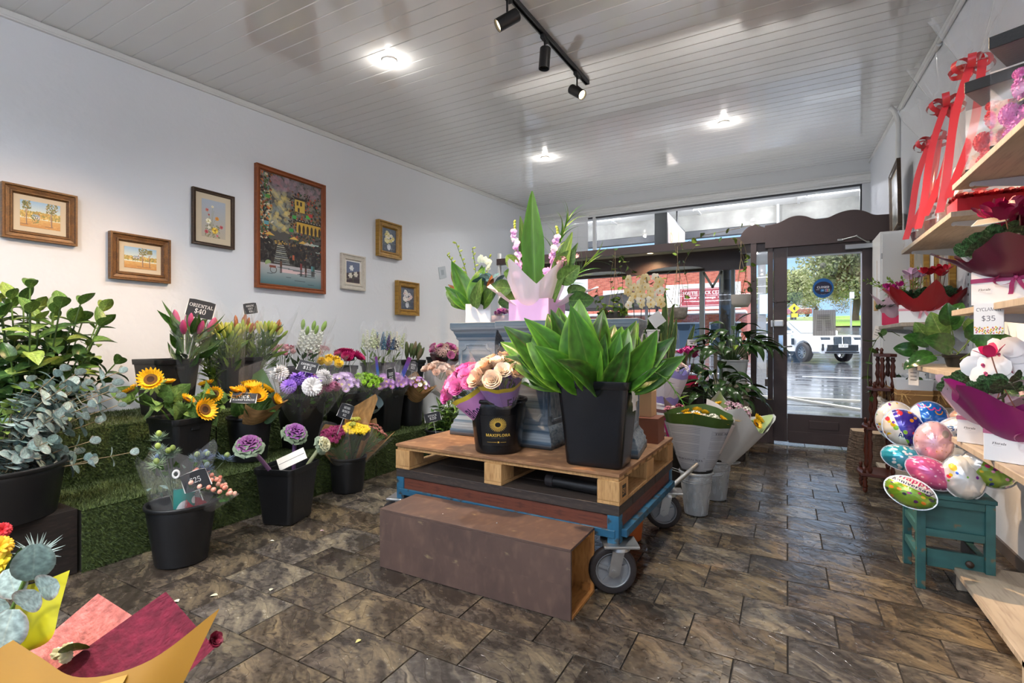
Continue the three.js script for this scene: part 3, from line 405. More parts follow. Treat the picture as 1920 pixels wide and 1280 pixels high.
function makeCar(name, label, pos, turn, body, det) { // length along +x (front), about 4.9 x 2 x 1.75 m
  const c = thing(name, label, 'car', pos, turn), paint = mat(body, 0.18, { clearcoat: 1 }), gl = mat('#5e6c74', 0.05), dk = mat('#17181a', 0.45);
  const half = (pts, w, b) => extr(pts, w, b).translate(0, 0, -w / 2);
  const arch = (cx, r) => { const o = []; for (let i = 0; i <= 8; i++) { const a = PI * (1 - i / 8); o.push([cx + r * cos(a), 0.36 + r * sin(a)]); } return o; };
  part(c, 'body', half([[-2.4, 0.42], ...arch(-1.48, 0.44), ...arch(1.5, 0.44), [2.4, 0.36], [2.47, 0.6], [2.44, 0.95], [2.2, 1.06], [1.05, 1.16], [-2.3, 1.14], [-2.46, 0.95]], 1.96, 0.07), paint);
  part(c, 'roof', half([[1.1, 1.12], [0.25, 1.66], [-0.4, 1.74], [-1.5, 1.7], [-2.05, 1.5], [-2.32, 1.12]], 1.6, 0.09), paint);
  for (const s of [-1, 1]) part(c, 'side_window', extr([[0.82, 1.2], [0.18, 1.6], [-0.4, 1.66], [-1.5, 1.62], [-1.95, 1.22]], 0.02).translate(0, 0, s * 0.8 + (s > 0 ? 0 : -0.02)), gl);
  for (const s of [-1, 1]) part(c, 'window_pillar', extr([[-0.52, 1.18], [-0.46, 1.66], [-0.38, 1.66], [-0.42, 1.18]], 0.03).translate(0, 0, s * 0.8 - 0.015), paint);
  part(c, 'windscreen', box(0.98, 0.012, 1.36).rotateZ(-0.57).translate(0.67, 1.43, 0), gl);
  for (const [x, s] of [[-1.48, 1], [-1.48, -1], [1.5, 1], [1.5, -1]]) {
    const w = part(c, 'wheel', lathe([[0.25, -0.12], [0.36, -0.12], [0.385, -0.09], [0.39, 0], [0.385, 0.09], [0.36, 0.12], [0.25, 0.12]], 28), M.rubber); at(w, [x, 0.39, s * 0.86], [PI / 2, 0, 0]);
    const sp = [lathe([[0.22, -0.1], [0.255, -0.11], [0.255, 0.11], [0.22, 0.1]], 24), cyl(0.06, 0.06, 0.1, 12, 0, s * 0.05, 0)]; for (let i = 0; i < 10; i++) sp.push(box(0.2, 0.03, 0.03, 0.13, s * 0.08, 0).rotateY(i * PI / 5)); part(w, 'alloy_rim', merge(sp), mat('#9a9da0', 0.3, { metalness: 0.8 }));
  }
  if (det) {
    part(c, 'front_bumper', merge([box(0.06, 0.24, 1.3, 2.46, 0.58, 0), box(0.05, 0.05, 1.4, 2.45, 0.4, 0)]), dk, 'black front bumper intake');
    for (const s of [-1, 1]) { const g = [box(0.03, 0.3, 0.34, 2.45, 0.86, s * 0.2)]; part(c, 'grille', merge(g), dk); const sl = []; for (let i = -4; i <= 4; i++) sl.push(box(0.03, 0.27, 0.012, 2.47, 0.86, s * 0.2 + i * 0.036)); part(c, 'grille_slat', merge(sl), M.steel); part(c, 'headlight', rbox(0.1, 0.13, 0.38, 0.03, 2.4, 0.93, s * 0.68), mat('#4a5056', 0.1)); part(c, 'side_vent', box(0.16, 0.26, 0.02, 1.0, 0.82, s * 0.985), dk); part(c, 'door_mirror', rbox(0.14, 0.15, 0.2, 0.04, 0.85, 1.2, s * 1.03), paint); part(c, 'air_duct', box(0.04, 0.26, 0.08, 2.45, 0.6, s * 0.82), dk); }
    const pt = ctex(128, 40, (g, w, h) => { g.fillStyle = '#f1f1ee'; g.fillRect(0, 0, w, h); g.fillStyle = '#222'; g.font = 'bold 30px sans-serif'; g.textAlign = 'center'; g.fillText('1CB·5BH', 64, 31, 120); });
    part(c, 'number_plate', new THREE.PlaneGeometry(0.4, 0.13).rotateY(PI / 2).translate(2.5, 0.66, 0), new THREE.MeshStandardMaterial({ map: pt, roughness: 0.4 }));
    part(c, 'sill', merge([box(2.1, 0.1, 0.04, 0, 0.36, 0.95), box(2.1, 0.1, 0.04, 0, 0.36, -0.95)]), dk);
  }
  return c;
}
makeCar('car', 'white four-wheel-drive car turning on the wet road outside the shop door', [-0.2 + 0.62, gy(-24.6) - 0.02, -24.9], -0.94, '#eceef0', true);
makeCar('car', 'small red and white car far up the road behind the white car', [0.9, gy(-74), -74], -1.2, '#b03036', false);
{ // door signs and decals on the glass
  const z = -6.045;
  const t = ctex(512, 448, (g, w, h) => { g.fillStyle = '#0b5ea6'; g.fillRect(0, 0, w, h); g.fillStyle = '#151236'; g.beginPath(); g.ellipse(w / 2, h / 2, 222, 192, 0, 0, 7); g.fill(); g.fillStyle = '#f4f4f8'; g.font = 'bold 84px sans-serif'; g.textAlign = 'center'; g.fillText('CLOSED', w / 2, 225, 350); g.fillRect(80, 262, 85, 8); g.fillStyle = '#2a86d0'; g.fillRect(195, 255, 84, 74); g.fillStyle = '#7ab8e8'; g.fillRect(225, 270, 50, 40); g.fillStyle = '#e9ecf2'; g.fillRect(305, 255, 118, 74); g.fillStyle = '#2c4aa0'; g.fillRect(312, 262, 32, 60); g.fillStyle = '#c2343c'; g.fillRect(348, 262, 32, 60); g.fillStyle = '#3c8f50'; g.fillRect(384, 262, 32, 60); g.strokeStyle = '#c8c8e0'; g.lineWidth = 6; g.beginPath(); g.arc(w / 2, 300, 110, 1.0, 2.14); g.stroke(); });
  const s = thing('closed_sign', 'round navy CLOSED sign hanging on a string inside the door glass', 'sign', [0.325, 1.625, z + 0.02]);
  part(s, 'disc', T(cyl(0.1, 0.1, 0.008, 40), [0, 0, 0], [PI / 2, 0, 0], [0.92, 0.8, 1]), mat('#0b5ea6', 0.4)); const fg = new THREE.CircleGeometry(0.097, 40).scale(0.92, 0.8, 1).translate(0, 0, 0.0046); part(s, 'face', fg, new THREE.MeshStandardMaterial({ map: t, roughness: 0.4 }), 'printed face reading CLOSED');
  part(s, 'string', merge([rod([-0.05, 0.06, 0], [0, 0.23, -0.01], 0.0015, 5), rod([0.05, 0.06, 0], [0, 0.23, -0.01], 0.0015, 5)]), mat('#4a463f', 0.8)); part(s, 'suction_cup', T(lathe([[0.001, 0.012], [0.012, 0.01], [0.03, 0]], 20), [0, 0.235, -0.016], [PI / 2, 0, 0]), mat('#c8ccd0', 0.2, { transmission: 0.6, thickness: 0 }));
  const n = ctex(256, 320, (g, w, h) => { g.fillStyle = '#e6e3e2'; g.fillRect(0, 0, w, h); g.strokeStyle = '#b5afae'; g.lineWidth = 3; for (let i = 0; i < 9; i++) { g.beginPath(); g.moveTo(20 + i * 26, 0); g.bezierCurveTo(40 + i * 20, 120, 6 + i * 30, 220, 20 + i * 27, h); g.stroke(); } g.fillStyle = '#8d8886'; for (const x of [45, 140]) for (let j = 0; j < 9; j++) g.fillRect(x, 130 + j * 15, 60, 5); for (let j = 0; j < 3; j++) g.fillRect(50, 60 + j * 20, 140, 8); });
  solo('door_notice', 'creased white paper notice of opening hours taped to the door glass', 'notice', rbox(0.2, 0.265, 0.003, 0.001), new THREE.MeshPhysicalMaterial({ map: n, roughness: 0.7, transmission: 0.6, thickness: 0 }), [0.335, 1.27, z + 0.012]);
  const k = thing('entry_keypad', 'grey card reader box fixed beside the door, seen through the side glass', 'keypad', [-0.17, 0.78, -6.3]); part(k, 'case', rbox(0.06, 0.2, 0.05, 0.005), mat('#b8b8b6', 0.5)); part(k, 'key', merge([0, 1, 2].flatMap((i) => [0, 1].map((j) => box(0.014, 0.018, 0.01, -0.012 + j * 0.024, -0.06 + i * 0.03, 0.026)))), mat('#a8483c', 0.5)); part(k, 'base_box', rbox(0.09, 0.08, 0.05, 0.004, 0, -0.16, 0), mat('#8d8583', 0.6));
  const mt = ctex(128, 128, (g, w, h) => { g.clearRect(0, 0, w, h); g.fillStyle = '#fff'; g.font = '120px serif'; g.textAlign = 'center'; g.fillText('M', 64, 108); });
  const lt = solo('window_letter', 'white letter M lettered on the street window by the dark post', 'lettering', merge([box(0.04, 0.34, 0.006, -0.13, 0, 0), box(0.04, 0.34, 0.006, 0.13, 0, 0), box(0.035, 0.28, 0.006).rotateZ(0.5).translate(-0.06, 0.03, 0), box(0.035, 0.28, 0.006).rotateZ(-0.5).translate(0.06, 0.03, 0)]), M.white, [-0.98, 1.98, ZF + 0.02]);
  // slatted blind in the high window
  const b = thing('window_blind', 'white horizontal slatted blind over the left end of the high window', 'blind', [-3.42, 2.76, ZF + 0.06]);
  const slat = rbox(0.96, 0.02, 0.004, 0.002).rotateX(0.5), sm = mat('#f0f0f0', 0.5, { transmission: 0.3, thickness: 0 });
  for (let i = 0; i < 44; i++) at(part(b, 'slat', slat, sm), [0, -0.42 + i * 0.019, 0]);
  part(b, 'head_rail', rbox(1.0, 0.03, 0.04, 0.004, 0, 0.43, 0), M.trimWhite); for (const x of [-0.3, 0, 0.3]) part(b, 'cord', cyl(0.0015, 0.0015, 0.86, 5, x, 0, 0.014), mat('#9a9a9a', 0.7));
}
// ---------- leaves, flowers, wraps, buckets ----------
function leafTex(base, rib, edge, vein = 8, sd = 1, mott = 0.5) {
  const A = hex(base), R = hex(rib), E = hex(edge);
  return dtex(64, 128, (u, v) => { const s = Math.abs(u * 2 - 1); let c = mixc(A, E, clamp((s - 0.72) * 3)); c = mixc(c, R, clamp(1 - s / 0.07) * 0.9); const q = Math.abs(((v * vein - s * 1.6) % 1 + 1) % 1 - 0.5); if (q < 0.07 && vein) c = mixc(c, R, 0.3); const n = fbm(u * 5 + sd, v * 7, sd, 3) * mott; return [c[0] * (1 + n), c[1] * (1 + n), c[2] * (1 + n)]; });
}
const leafMat = (base, rib, edge, rough = 0.45, o = {}) => new THREE.MeshPhysicalMaterial({ map: leafTex(base, rib, edge, o.vein ?? 8, o.sd ?? 1, o.mott ?? 0.5), roughness: rough, side: THREE.DoubleSide, specularIntensity: 0.6 });
const L = {
  camellia: leafMat('#5d7d3a', '#9fb06a', '#527032', 0.34), camelliaNew: leafMat('#8da24c', '#b9c684', '#83993f', 0.4), camelliaDark: leafMat('#3b5a2d', '#75904f', '#2c4726', 0.3),
  euc: leafMat('#a3b5ae', '#b6c2b4', '#a08f84', 0.65, { vein: 0 }), eucDark: leafMat('#7a928c', '#8ea39a', '#6f7a72', 0.65, { vein: 0 }),
  cordy: leafMat('#3a6a1c', '#5c7f30', '#6f9e30', 0.32, { vein: 0, mott: 0.45 }), cordyDark: leafMat('#2c5019', '#4e4028', '#68902f', 0.3, { vein: 0, mott: 0.8, sd: 6 }),
  lily: leafMat('#3b5c28', '#6c8a48', '#33522a', 0.4), lilyPale: leafMat('#6f8f36', '#9ab25a', '#688634', 0.4), peace: leafMat('#2a431e', '#4a6631', '#243b1b', 0.25), peaceLit: leafMat('#8ba634', '#b9c768', '#7f9a2c', 0.35),  // peaceLit is peace with light put into the leaf colour
  sun: leafMat('#6f8f4a', '#a3b874', '#66853f', 0.6), pothos: leafMat('#69812c', '#93a650', '#5f7728', 0.35, { mott: 0.8 }), sans: leafMat('#4f6a3a', '#41602f', '#c9c060', 0.4, { vein: 14, mott: 0.9 }), philo: leafMat('#2a4f22', '#3f6a32', '#24481c', 0.2),
  cyclam: leafMat('#3a5b38', '#9fb294', '#34523a', 0.5, { mott: 1.2 }), palm: leafMat('#3f7a1e', '#6ba03a', '#3a7220', 0.35, { vein: 0 }), bronze: leafMat('#8a4f24', '#a86a38', '#7a4420', 0.5), fern: leafMat('#7f9a3e', '#a9bf66', '#7a9438', 0.5), red: leafMat('#8c1d3c', '#a83a50', '#7a1834', 0.4),
};
const pm = (c, r = 0.6) => mat(c, r, { side: THREE.DoubleSide, sheen: 0.4 });   // petal material
const TP = (g, y, tilt, spin, x = 0, z = 0) => { g.rotateX(tilt); g.translate(0, y, z); g.rotateY(spin); return g; };   // petal grows up, tips outward (tilt) round the axis
const F = {};   // flower geometries, axis +y, base of the head at the origin
const memo = (f) => { const c = new Map(); return (...a) => { const k = a.join(); if (!c.has(k)) c.set(k, f(...a)); return c.get(k); }; };
F.daisy = memo((n, r, w, rings = 1, up = 0.25) => { const l = []; for (let q = 0; q < rings; q++) for (let i = 0; i < n; i++) l.push(TP(leaf(r * (1 - q * 0.16), w, { n: 4, m: 2, bend: 0.5, fold: 0.3, shape: (t) => Math.pow(sin(PI * (0.12 + 0.86 * t)), 0.6) }), 0, PI / 2 - up - q * 0.22, (i + q * 0.5) * 2 * PI / n + sin(i * 7.1) * 0.06, 0, r * 0.12)); return merge(l); });
F.disc = memo((r, h) => lathe([[r, 0], [r * 0.98, h * 0.5], [r * 0.8, h], [r * 0.4, h * 0.86], [0.0001, h * 0.8]], 20));
F.pom = memo((r, n, w, len, ruf = 0) => { seed(n + 3); const l = []; for (let i = 0; i < n; i++) { const y = 1 - 1.55 * (i + 0.5) / n, a = i * 2.39996, th = Math.acos(clamp(y, -1, 1)); l.push(TP(leaf(len, w, { n: 4, m: 2, bend: -0.9, fold: 0.5, wave: ruf, shape: (t) => Math.pow(sin(PI * (0.15 + 0.83 * t)), 0.5) }), r * 0.25, th * 0.98, a)); } return merge(l).translate(0, r * 0.5, 0); });
F.rose = memo((r) => { const l = [], sh = (t) => 0.45 + 0.6 * Math.sqrt(clamp(sin(PI * Math.min(1, 0.15 + 0.75 * t)))); [[3, 0.12, -0.1, 0.8], [4, 0.26, 0.05, 0.92], [5, 0.42, 0.2, 0.98], [5, 0.58, 0.42, 1.0], [6, 0.66, 0.75, 0.95]].forEach(([n, d, tl, hh], q) => { for (let i = 0; i < n; i++) { const W = r * (0.62 + d * 1.05); const g = surf(5, 5, (u, v) => { const s = (u * 2 - 1), a = s * (1.15 - d * 0.5), R = r * d * (0.55 + 0.5 * v) + r * 0.03, roll = v > 0.72 ? (v - 0.72) * (0.3 + d) * r * 0.75 : 0, edge = 1 - 0.3 * s * s * v; return [sin(a) * (R + roll), r * 1.35 * hh * v * edge - roll * 0.3, cos(a) * (R + roll) + 0]; }); g.rotateX(tl * 0.22).rotateY((i + q * 0.37) * 2 * PI / n); l.push(g); } }); return merge(l); });
F.dome = memo((r, n, s, sd) => { seed(sd); const l = []; for (let i = 0; i < n; i++) { const y = 1 - 0.95 * (i + 0.5) / n, a = i * 2.39996, q = Math.sqrt(1 - y * y); l.push(T(new THREE.IcosahedronGeometry(s * rr(0.8, 1.15), 1), [cos(a) * q * r, y * r * 0.75 + rr(-0.003, 0.003), sin(a) * q * r])); } return merge(l); });
F.florets = memo((r, n, s, np, sd) => { seed(sd); const l = []; for (let i = 0; i < n; i++) { const y = 1 - 0.98 * (i + 0.5) / n, a = i * 2.39996 + rr(-0.2, 0.2), q = Math.sqrt(1 - y * y); for (let k = 0; k < np; k++) { const g = leaf(s, s * 0.75, { n: 3, m: 2, bend: 0.4, fold: 0.2 }); g.rotateX(PI / 2 - 0.35).rotateY(k * 2 * PI / np + i); TD(g, [cos(a) * q * r, y * r * 0.8, sin(a) * q * r], [cos(a) * q, y + 0.25, sin(a) * q]); l.push(g); } } return merge(l); });
F.spike = memo((h, r, n, s, sd) => { seed(sd); const l = []; for (let i = 0; i < n; i++) { const t = i / n, a = i * 2.39996, R = r * (1 - t * 0.75); for (let k = 0; k < 4; k++) { const g = leaf(s * (1 - t * 0.55), s * 0.8 * (1 - t * 0.55), { n: 3, m: 2, bend: 0.6 }); g.rotateX(1.0).rotateY(k * PI / 2 + i); TD(g, [cos(a) * R * 0.4, h * t, sin(a) * R * 0.4], [cos(a), 0.3 + t, sin(a)]); l.push(g); } } return merge(l); });
F.bud = memo((len, r) => lathe([[0.0001, 0], [r * 0.5, len * 0.06], [r * 0.9, len * 0.3], [r, len * 0.55], [r * 0.7, len * 0.82], [r * 0.25, len * 0.97], [0.0001, len]], 9));
F.thistle = memo((r, sd) => { seed(sd); const l = []; for (let i = 0; i < 34; i++) { const a = i * 2.39996; l.push(TP(leaf(r * rr(1.5, 2.3), r * 0.16, { n: 2, m: 2, bend: 0.3 }), -r * 0.2, rr(1.0, 1.7), a)); } for (let i = 0; i < 90; i++) { const y = 1 - 1.5 * (i + 0.5) / 90, a = i * 2.39996, th = Math.acos(clamp(y, -1, 1)); const g = leaf(r * 0.5, r * 0.12, { n: 1, m: 2, bend: 0 }); g.translate(0, r * 0.75, 0); g.rotateX(th).rotateY(a); g.scale(0.8, 1.15, 0.8); l.push(g); } return merge(l).translate(0, r * 0.6, 0); });
F.cyclamen = memo((r) => { const l = []; for (let i = 0; i < 5; i++) { const g = leaf(r * 1.25, r * 0.85, { n: 5, m: 3, bend: -0.5, fold: 0.15, wave: 0.03, shape: (t) => Math.pow(sin(PI * (0.1 + 0.8 * t)), 0.7) }); l.push(TP(g, 0, 0.28 + 0.3 * sin(i * 2.1), i * 2 * PI / 5 + sin(i) * 0.2, 0, r * 0.2)); } return merge(l); });
F.orchid = memo((r) => { const l = []; for (const [a, w, s] of [[0, 0.75, 1], [1.35, 1.15, 1], [-1.35, 1.15, 1], [2.5, 0.7, 0.95], [-2.5, 0.7, 0.95]]) { const g = leaf(r * s, r * w, { n: 5, m: 4, bend: 0.3, fold: -0.1, shape: (t) => Math.pow(sin(PI * (0.08 + 0.86 * t)), 0.6) }); g.rotateZ(-a); g.translate(0, 0, w > 1 ? 0.004 : 0); l.push(g); } return merge(l).rotateX(-PI / 2); });
F.lip = memo((r) => merge([T(ball(r * 0.2, 8, 6), [0, 0, 0], null, [1, 0.8, 1.3]), T(leaf(r * 0.45, r * 0.35, { n: 4, m: 2, bend: -1 }), [0, 0, 0], [0.6, 0, 0])]));
F.cabbageOut = memo((r, sd) => { seed(sd); const l = []; for (let q = 0; q < 3; q++) for (let i = 0; i < 7; i++) l.push(TP(leaf(r * (1.05 - q * 0.12), r * 0.95, { n: 7, m: 6, bend: -0.9 + q * 0.1, fold: 0.2, wave: 0.2, waves: 3, shape: (t) => 0.35 + 0.65 * Math.sqrt(clamp(sin(PI * (0.1 + 0.8 * t)))) }), 0, 1.2 - q * 0.34 + rr(-0.12, 0.12), (i + q * 0.5) * 2 * PI / 7 + rr(-0.1, 0.1))); return merge(l); });
F.cabbageIn = memo((r, sd) => { seed(sd); const l = []; for (let q = 0; q < 5; q++) for (let i = 0; i < 6; i++) l.push(TP(leaf(r * (0.85 - q * 0.1), r * (0.75 - q * 0.1), { n: 6, m: 5, bend: -0.75, fold: 0.25, wave: 0.14, waves: 3, shape: (t) => 0.4 + 0.65 * Math.sqrt(clamp(sin(PI * (0.1 + 0.8 * t)))) }), r * 0.06 * q, 0.95 - q * 0.2, (i + q * 0.4) * 2 * PI / 6)); return merge(l); });
// paper or film wrapped into a cone with pointed corners; axis +y
function wrapSheet(r0, R, h, { k = 4, jag = 0.25, pow = 0.8, pleat = 0.04, np = 9, from = 0, to = 1, lip = 0, rot = 0, ph = 0, sd = 0, dip = 0, nu = 56, nv = 9 } = {}) {
  return surf(nu, nv, (u, v) => {
    const a = (from + (to - from) * u) * 2 * PI + rot, tri = Math.abs((((a + ph) * k / (2 * PI)) % 1 + 1) % 1 * 2 - 1), hh = h * (1 + jag * (Math.pow(tri, 1.3) - 0.5)) - dip * h * 0.5 * (1 + cos(a));
    const y = hh * v, t = y / h, r = r0 + (R - r0) * Math.pow(clamp(t, 0, 1.6), pow) * (1 + lip * Math.max(0, t - 0.75)) * (1 + pleat * sin(np * a + sd) * v) + u * 0.002;
    return [sin(a) * r, y, cos(a) * r];
  });
}
function bouquet(name, label, cat, group, { pos, dir = [0, 1, 0], h = 0.3, R = 0.12, r0 = 0.03, wraps = [], flowers = [], leaves = null, spin = 0, dome = 0.55, stems = M.stem, sd = 1, drop = 0 }) {
  const t = thing(name, label, cat, pos, 0, group); aim(t, V(...dir).add(pos[0] < -2.9 ? V(0.2, 0, 0.13) : V(0, 0, 0)), spin); seed(sd * 77 + 5);
  for (const w of wraps) part(t, w.name || 'wrap', wrapSheet(w.r0 ?? r0, w.R ?? R, w.h ?? h, { ...w, sd }), w.mat, w.label);
  const N = flowers.reduce((a, f) => a + f.n, 0), list = []; flowers.forEach((f) => { for (let i = 0; i < f.n; i++) list.push(f); });
  if (!flowers.some((f) => f.sorted)) for (let i = list.length - 1; i > 0; i--) { const j = Math.floor(rnd() * (i + 1)); [list[i], list[j]] = [list[j], list[i]]; }
  const st = [];
  list.forEach((f, i) => {
    const q = Math.sqrt((i + 0.5) / N) * R * (f.spread ?? 0.86), a = i * 2.39996 + sd, x = cos(a) * q, z = sin(a) * q, y = h * (f.up ?? 0.9) + dome * (R - q) * 0.8 - drop + rr(-0.008, 0.008), d = V(x * (f.tilt ?? 1.6), h * 0.7, z * (f.tilt ?? 1.6));
    const s = rr(0.88, 1.12) * (f.s ?? 1), o = part(t, f.name || 'flower', f.g, Array.isArray(f.mat) ? pick(f.mat) : f.mat); o.position.set(x, y, z); aim(o, d, rr(0, 6)); o.scale.setScalar(s);
    if (f.center) part(o, 'center', f.center[0], f.center[1]);
    st.push(tube([[0, 0.01, 0], [x * 0.35, y * 0.5, z * 0.35], [x, y, z]], 0.0022, 4, 4));
  });
  if (st.length) part(t, 'stems', merge(st), stems);
  if (leaves) for (let i = 0; i < leaves.n; i++) { const a = i * 2.39996, q = R * rr(0.45, 0.95) * (leaves.spread ?? 1), y = h * rr(0.4, 0.85) * (leaves.y ?? 1), o = part(t, 'leaf', leaves.g, Array.isArray(leaves.mat) ? pick(leaves.mat) : leaves.mat); o.position.set(cos(a) * q * 0.6, y, sin(a) * q * 0.6); aim(o, V(cos(a) * rr(0.4, 1), rr(0.5, 1.1), sin(a) * rr(0.4, 1)), rr(0, 6)); o.scale.setScalar(rr(0.8, 1.2)); }
  return t;
}
// a leafy branch as part of a bunch; leaves are its children (positions local to the branch's parent)
function branchPart(parent, pts, { g, mats, n, from = 0.25, ang = 0.9, pair = true, s0 = 1, s1 = 0.6, stem = M.stem, r = 0.004, name = 'branch', droop = 0, top = 1 }) {
  const c = curve(pts), b = part(parent, name, new THREE.TubeGeometry(c, 10, r, 5, false), stem), up = V(0, 1, 0);
  for (let i = 0; i < n; i++) {
    const k = pair ? Math.floor(i / 2) : i, kn = pair ? Math.ceil(n / 2) : n, t = lerp(from, 1, kn > 1 ? k / (kn - 1) : 1), p = c.getPoint(t), tg = c.getTangent(t), az = k * 1.57 + (pair && i % 2 ? PI : 0) + (pair ? 0 : k * 0.83) + rr(-0.35, 0.35);
    const side = V(1, 0, 0).cross(tg).lengthSq() > 0.05 ? V(1, 0, 0).cross(tg).normalize() : V(0, 0, 1), s2 = tg.clone().cross(side).normalize(), out = side.multiplyScalar(cos(az)).addScaledVector(s2, sin(az));
    const A = ang * (t > 0.93 ? 0.45 : 1) * rr(0.8, 1.2), d = tg.clone().multiplyScalar(cos(A)).addScaledVector(out, sin(A)); d.y -= droop;
    const o = part(b, 'leaf', Array.isArray(g) ? pick(g) : g, Array.isArray(mats) ? pick(mats) : mats); o.position.copy(p);
    const y = d.normalize(), z = out.clone().multiplyScalar(-1).addScaledVector(y, out.dot(y)).normalize(); if (z.lengthSq() < 0.1) z.set(0, 0, 1);     // face of the leaf towards the stem, i.e. upwards
    const x = y.clone().cross(z); o.quaternion.setFromRotationMatrix(new THREE.Matrix4().makeBasis(x, y, z)); o.scale.setScalar(lerp(s0, s1, t) * rr(0.8, 1.15));
  }
  return b;
}
const shapeHeart = (t) => Math.pow(sin(PI * Math.pow(clamp(t * 0.96 + 0.04), 0.55)), 0.8), shapeLance = (t) => Math.pow(sin(PI * Math.pow(t, 0.85)), 1.1), shapeRound = (t) => Math.sqrt(clamp(sin(PI * (0.03 + 0.94 * t))));
const LG = {
  cam: [0, 1, 2].map((i) => leaf(0.1, 0.056, { bend: 0.4 + i * 0.35, fold: 0.3, n: 7, m: 4 })), euc: [0, 1].map((i) => leaf(0.05, 0.042, { bend: 0.3 + i * 0.4, fold: 0.12, shape: shapeRound, n: 5, m: 4 })), eucBig: leaf(0.085, 0.075, { bend: 0.4, fold: 0.12, shape: shapeRound, n: 7, m: 6 }),
  cordy: [0, 1, 2].map((i) => leaf(0.36, 0.125 + i * 0.01, { bend: 0.4 + i * 0.3, fold: 0.28, n: 12, m: 6, shape: (t) => Math.pow(sin(PI * Math.pow(0.04 + 0.96 * t, 0.72)), 0.85), wave: 0.01 })), lance: [0, 1].map((i) => leaf(0.1, 0.022, { bend: 0.3 + i * 0.5, fold: 0.3, n: 5, m: 2, shape: shapeLance })),
  peace: [0, 1, 2].map((i) => leaf(0.24, 0.075, { bend: 0.9 + i * 0.5, fold: 0.25, n: 10, m: 4, shape: (t) => Math.pow(sin(PI * Math.pow(t, 0.75)), 1), wave: 0.012 })), sun: [0, 1].map((i) => leaf(0.12, 0.095, { bend: 0.9 + i * 0.6, fold: 0.2, n: 7, m: 4, shape: shapeHeart, wave: 0.03 })), heart: leaf(0.06, 0.045, { bend: 0.5, fold: 0.2, n: 6, m: 4, shape: shapeHeart }),
  philo: [0, 1].map((i) => leaf(0.17, 0.125, { bend: 0.6 + i * 0.5, fold: 0.2, n: 10, m: 6, shape: (t) => Math.pow(sin(PI * Math.pow(0.05 + 0.95 * t, 0.75)), 0.75) })), round: leaf(0.06, 0.055, { bend: 0.5, fold: 0.15, n: 5, m: 4, shape: shapeRound, wave: 0.03 }), small: leaf(0.045, 0.022, { bend: 0.4, n: 4, m: 2 }), grass: leaf(0.2, 0.012, { bend: 1.0, n: 8, m: 2, shape: (t) => 1 - t * 0.95 }),
};
// buckets and pots
function squareBucket(label, x, y, z, { h = 0.37, w = 0.3, d = 0.24, turn = 0, m = M.black, group, slot = true } = {}) {
  const t = thing('flower_bucket', label, 'bucket', [x, y, z], turn, group), k = 0.76, c = 0.03;
  part(t, 'body', loft([[0.006, w * k - 0.03, d * k - 0.03, c - 0.012], [0.0, w * k - 0.015, d * k - 0.015, c - 0.005], [0.008, w * k, d * k, c], [h * 0.5, lerp(w * k, w * 0.95, 0.5), lerp(d * k, d * 0.95, 0.5), c], [h - 0.03, w * 0.95, d * 0.95, c], [h - 0.028, w * 0.94, d * 0.94, c], [h - 0.03, w * 0.93, d * 0.93, c], [0.02, w * k - 0.014, d * k - 0.014, c - 0.005], [0.015, 0.02, 0.02, 0.008]]), m);
  part(t, 'rim', loft([[h - 0.036, w * 0.95, d * 0.95, c], [h - 0.034, w * 1.0, d * 1.0, c + 0.004], [h - 0.002, w * 1.015, d * 1.015, c + 0.004], [h, w * 1.005, d * 1.005, c + 0.003], [h, w * 0.95, d * 0.95, c], [h - 0.036, w * 0.94, d * 0.94, c]]), m);
  if (slot) for (const s of [-1, 1]) part(t, 'hand_slot', rbox(0.012, 0.02, 0.05, 0.003, s * w * 0.475, h - 0.062, 0), mat('#050506', 0.7));
  return t;
}
function roundBucket(label, x, y, z, { h = 0.3, r = 0.14, k = 0.78, m = M.black, group, name = 'flower_bucket', cat = 'bucket', soil } = {}) {
  const t = thing(name, label, cat, [x, y, z], 0, group), b = r * k;
  part(t, 'body', lathe([[0.0001, 0.006], [b - 0.012, 0.006], [b - 0.01, 0], [b - 0.003, 0.0], [b, 0.006], [lerp(b, r, 0.8), h * 0.82], [r - 0.006, h - 0.02], [r - 0.01, h - 0.02], [b - 0.006, 0.012], [0.0001, 0.012]], 40), m);
  part(t, 'rim', lathe([[r - 0.01, h - 0.022], [r - 0.004, h - 0.022], [r + 0.003, h - 0.018], [r + 0.005, h - 0.006], [r + 0.002, h], [r - 0.006, h], [r - 0.01, h - 0.008], [r - 0.01, h - 0.022]], 40), m);
  if (soil) part(t, 'soil', lathe([[0.0001, h * 0.86], [r * 0.6, h * 0.87], [r * 0.93, h * 0.85]], 20), mat('#2a211b', 0.95));
  return t;
}
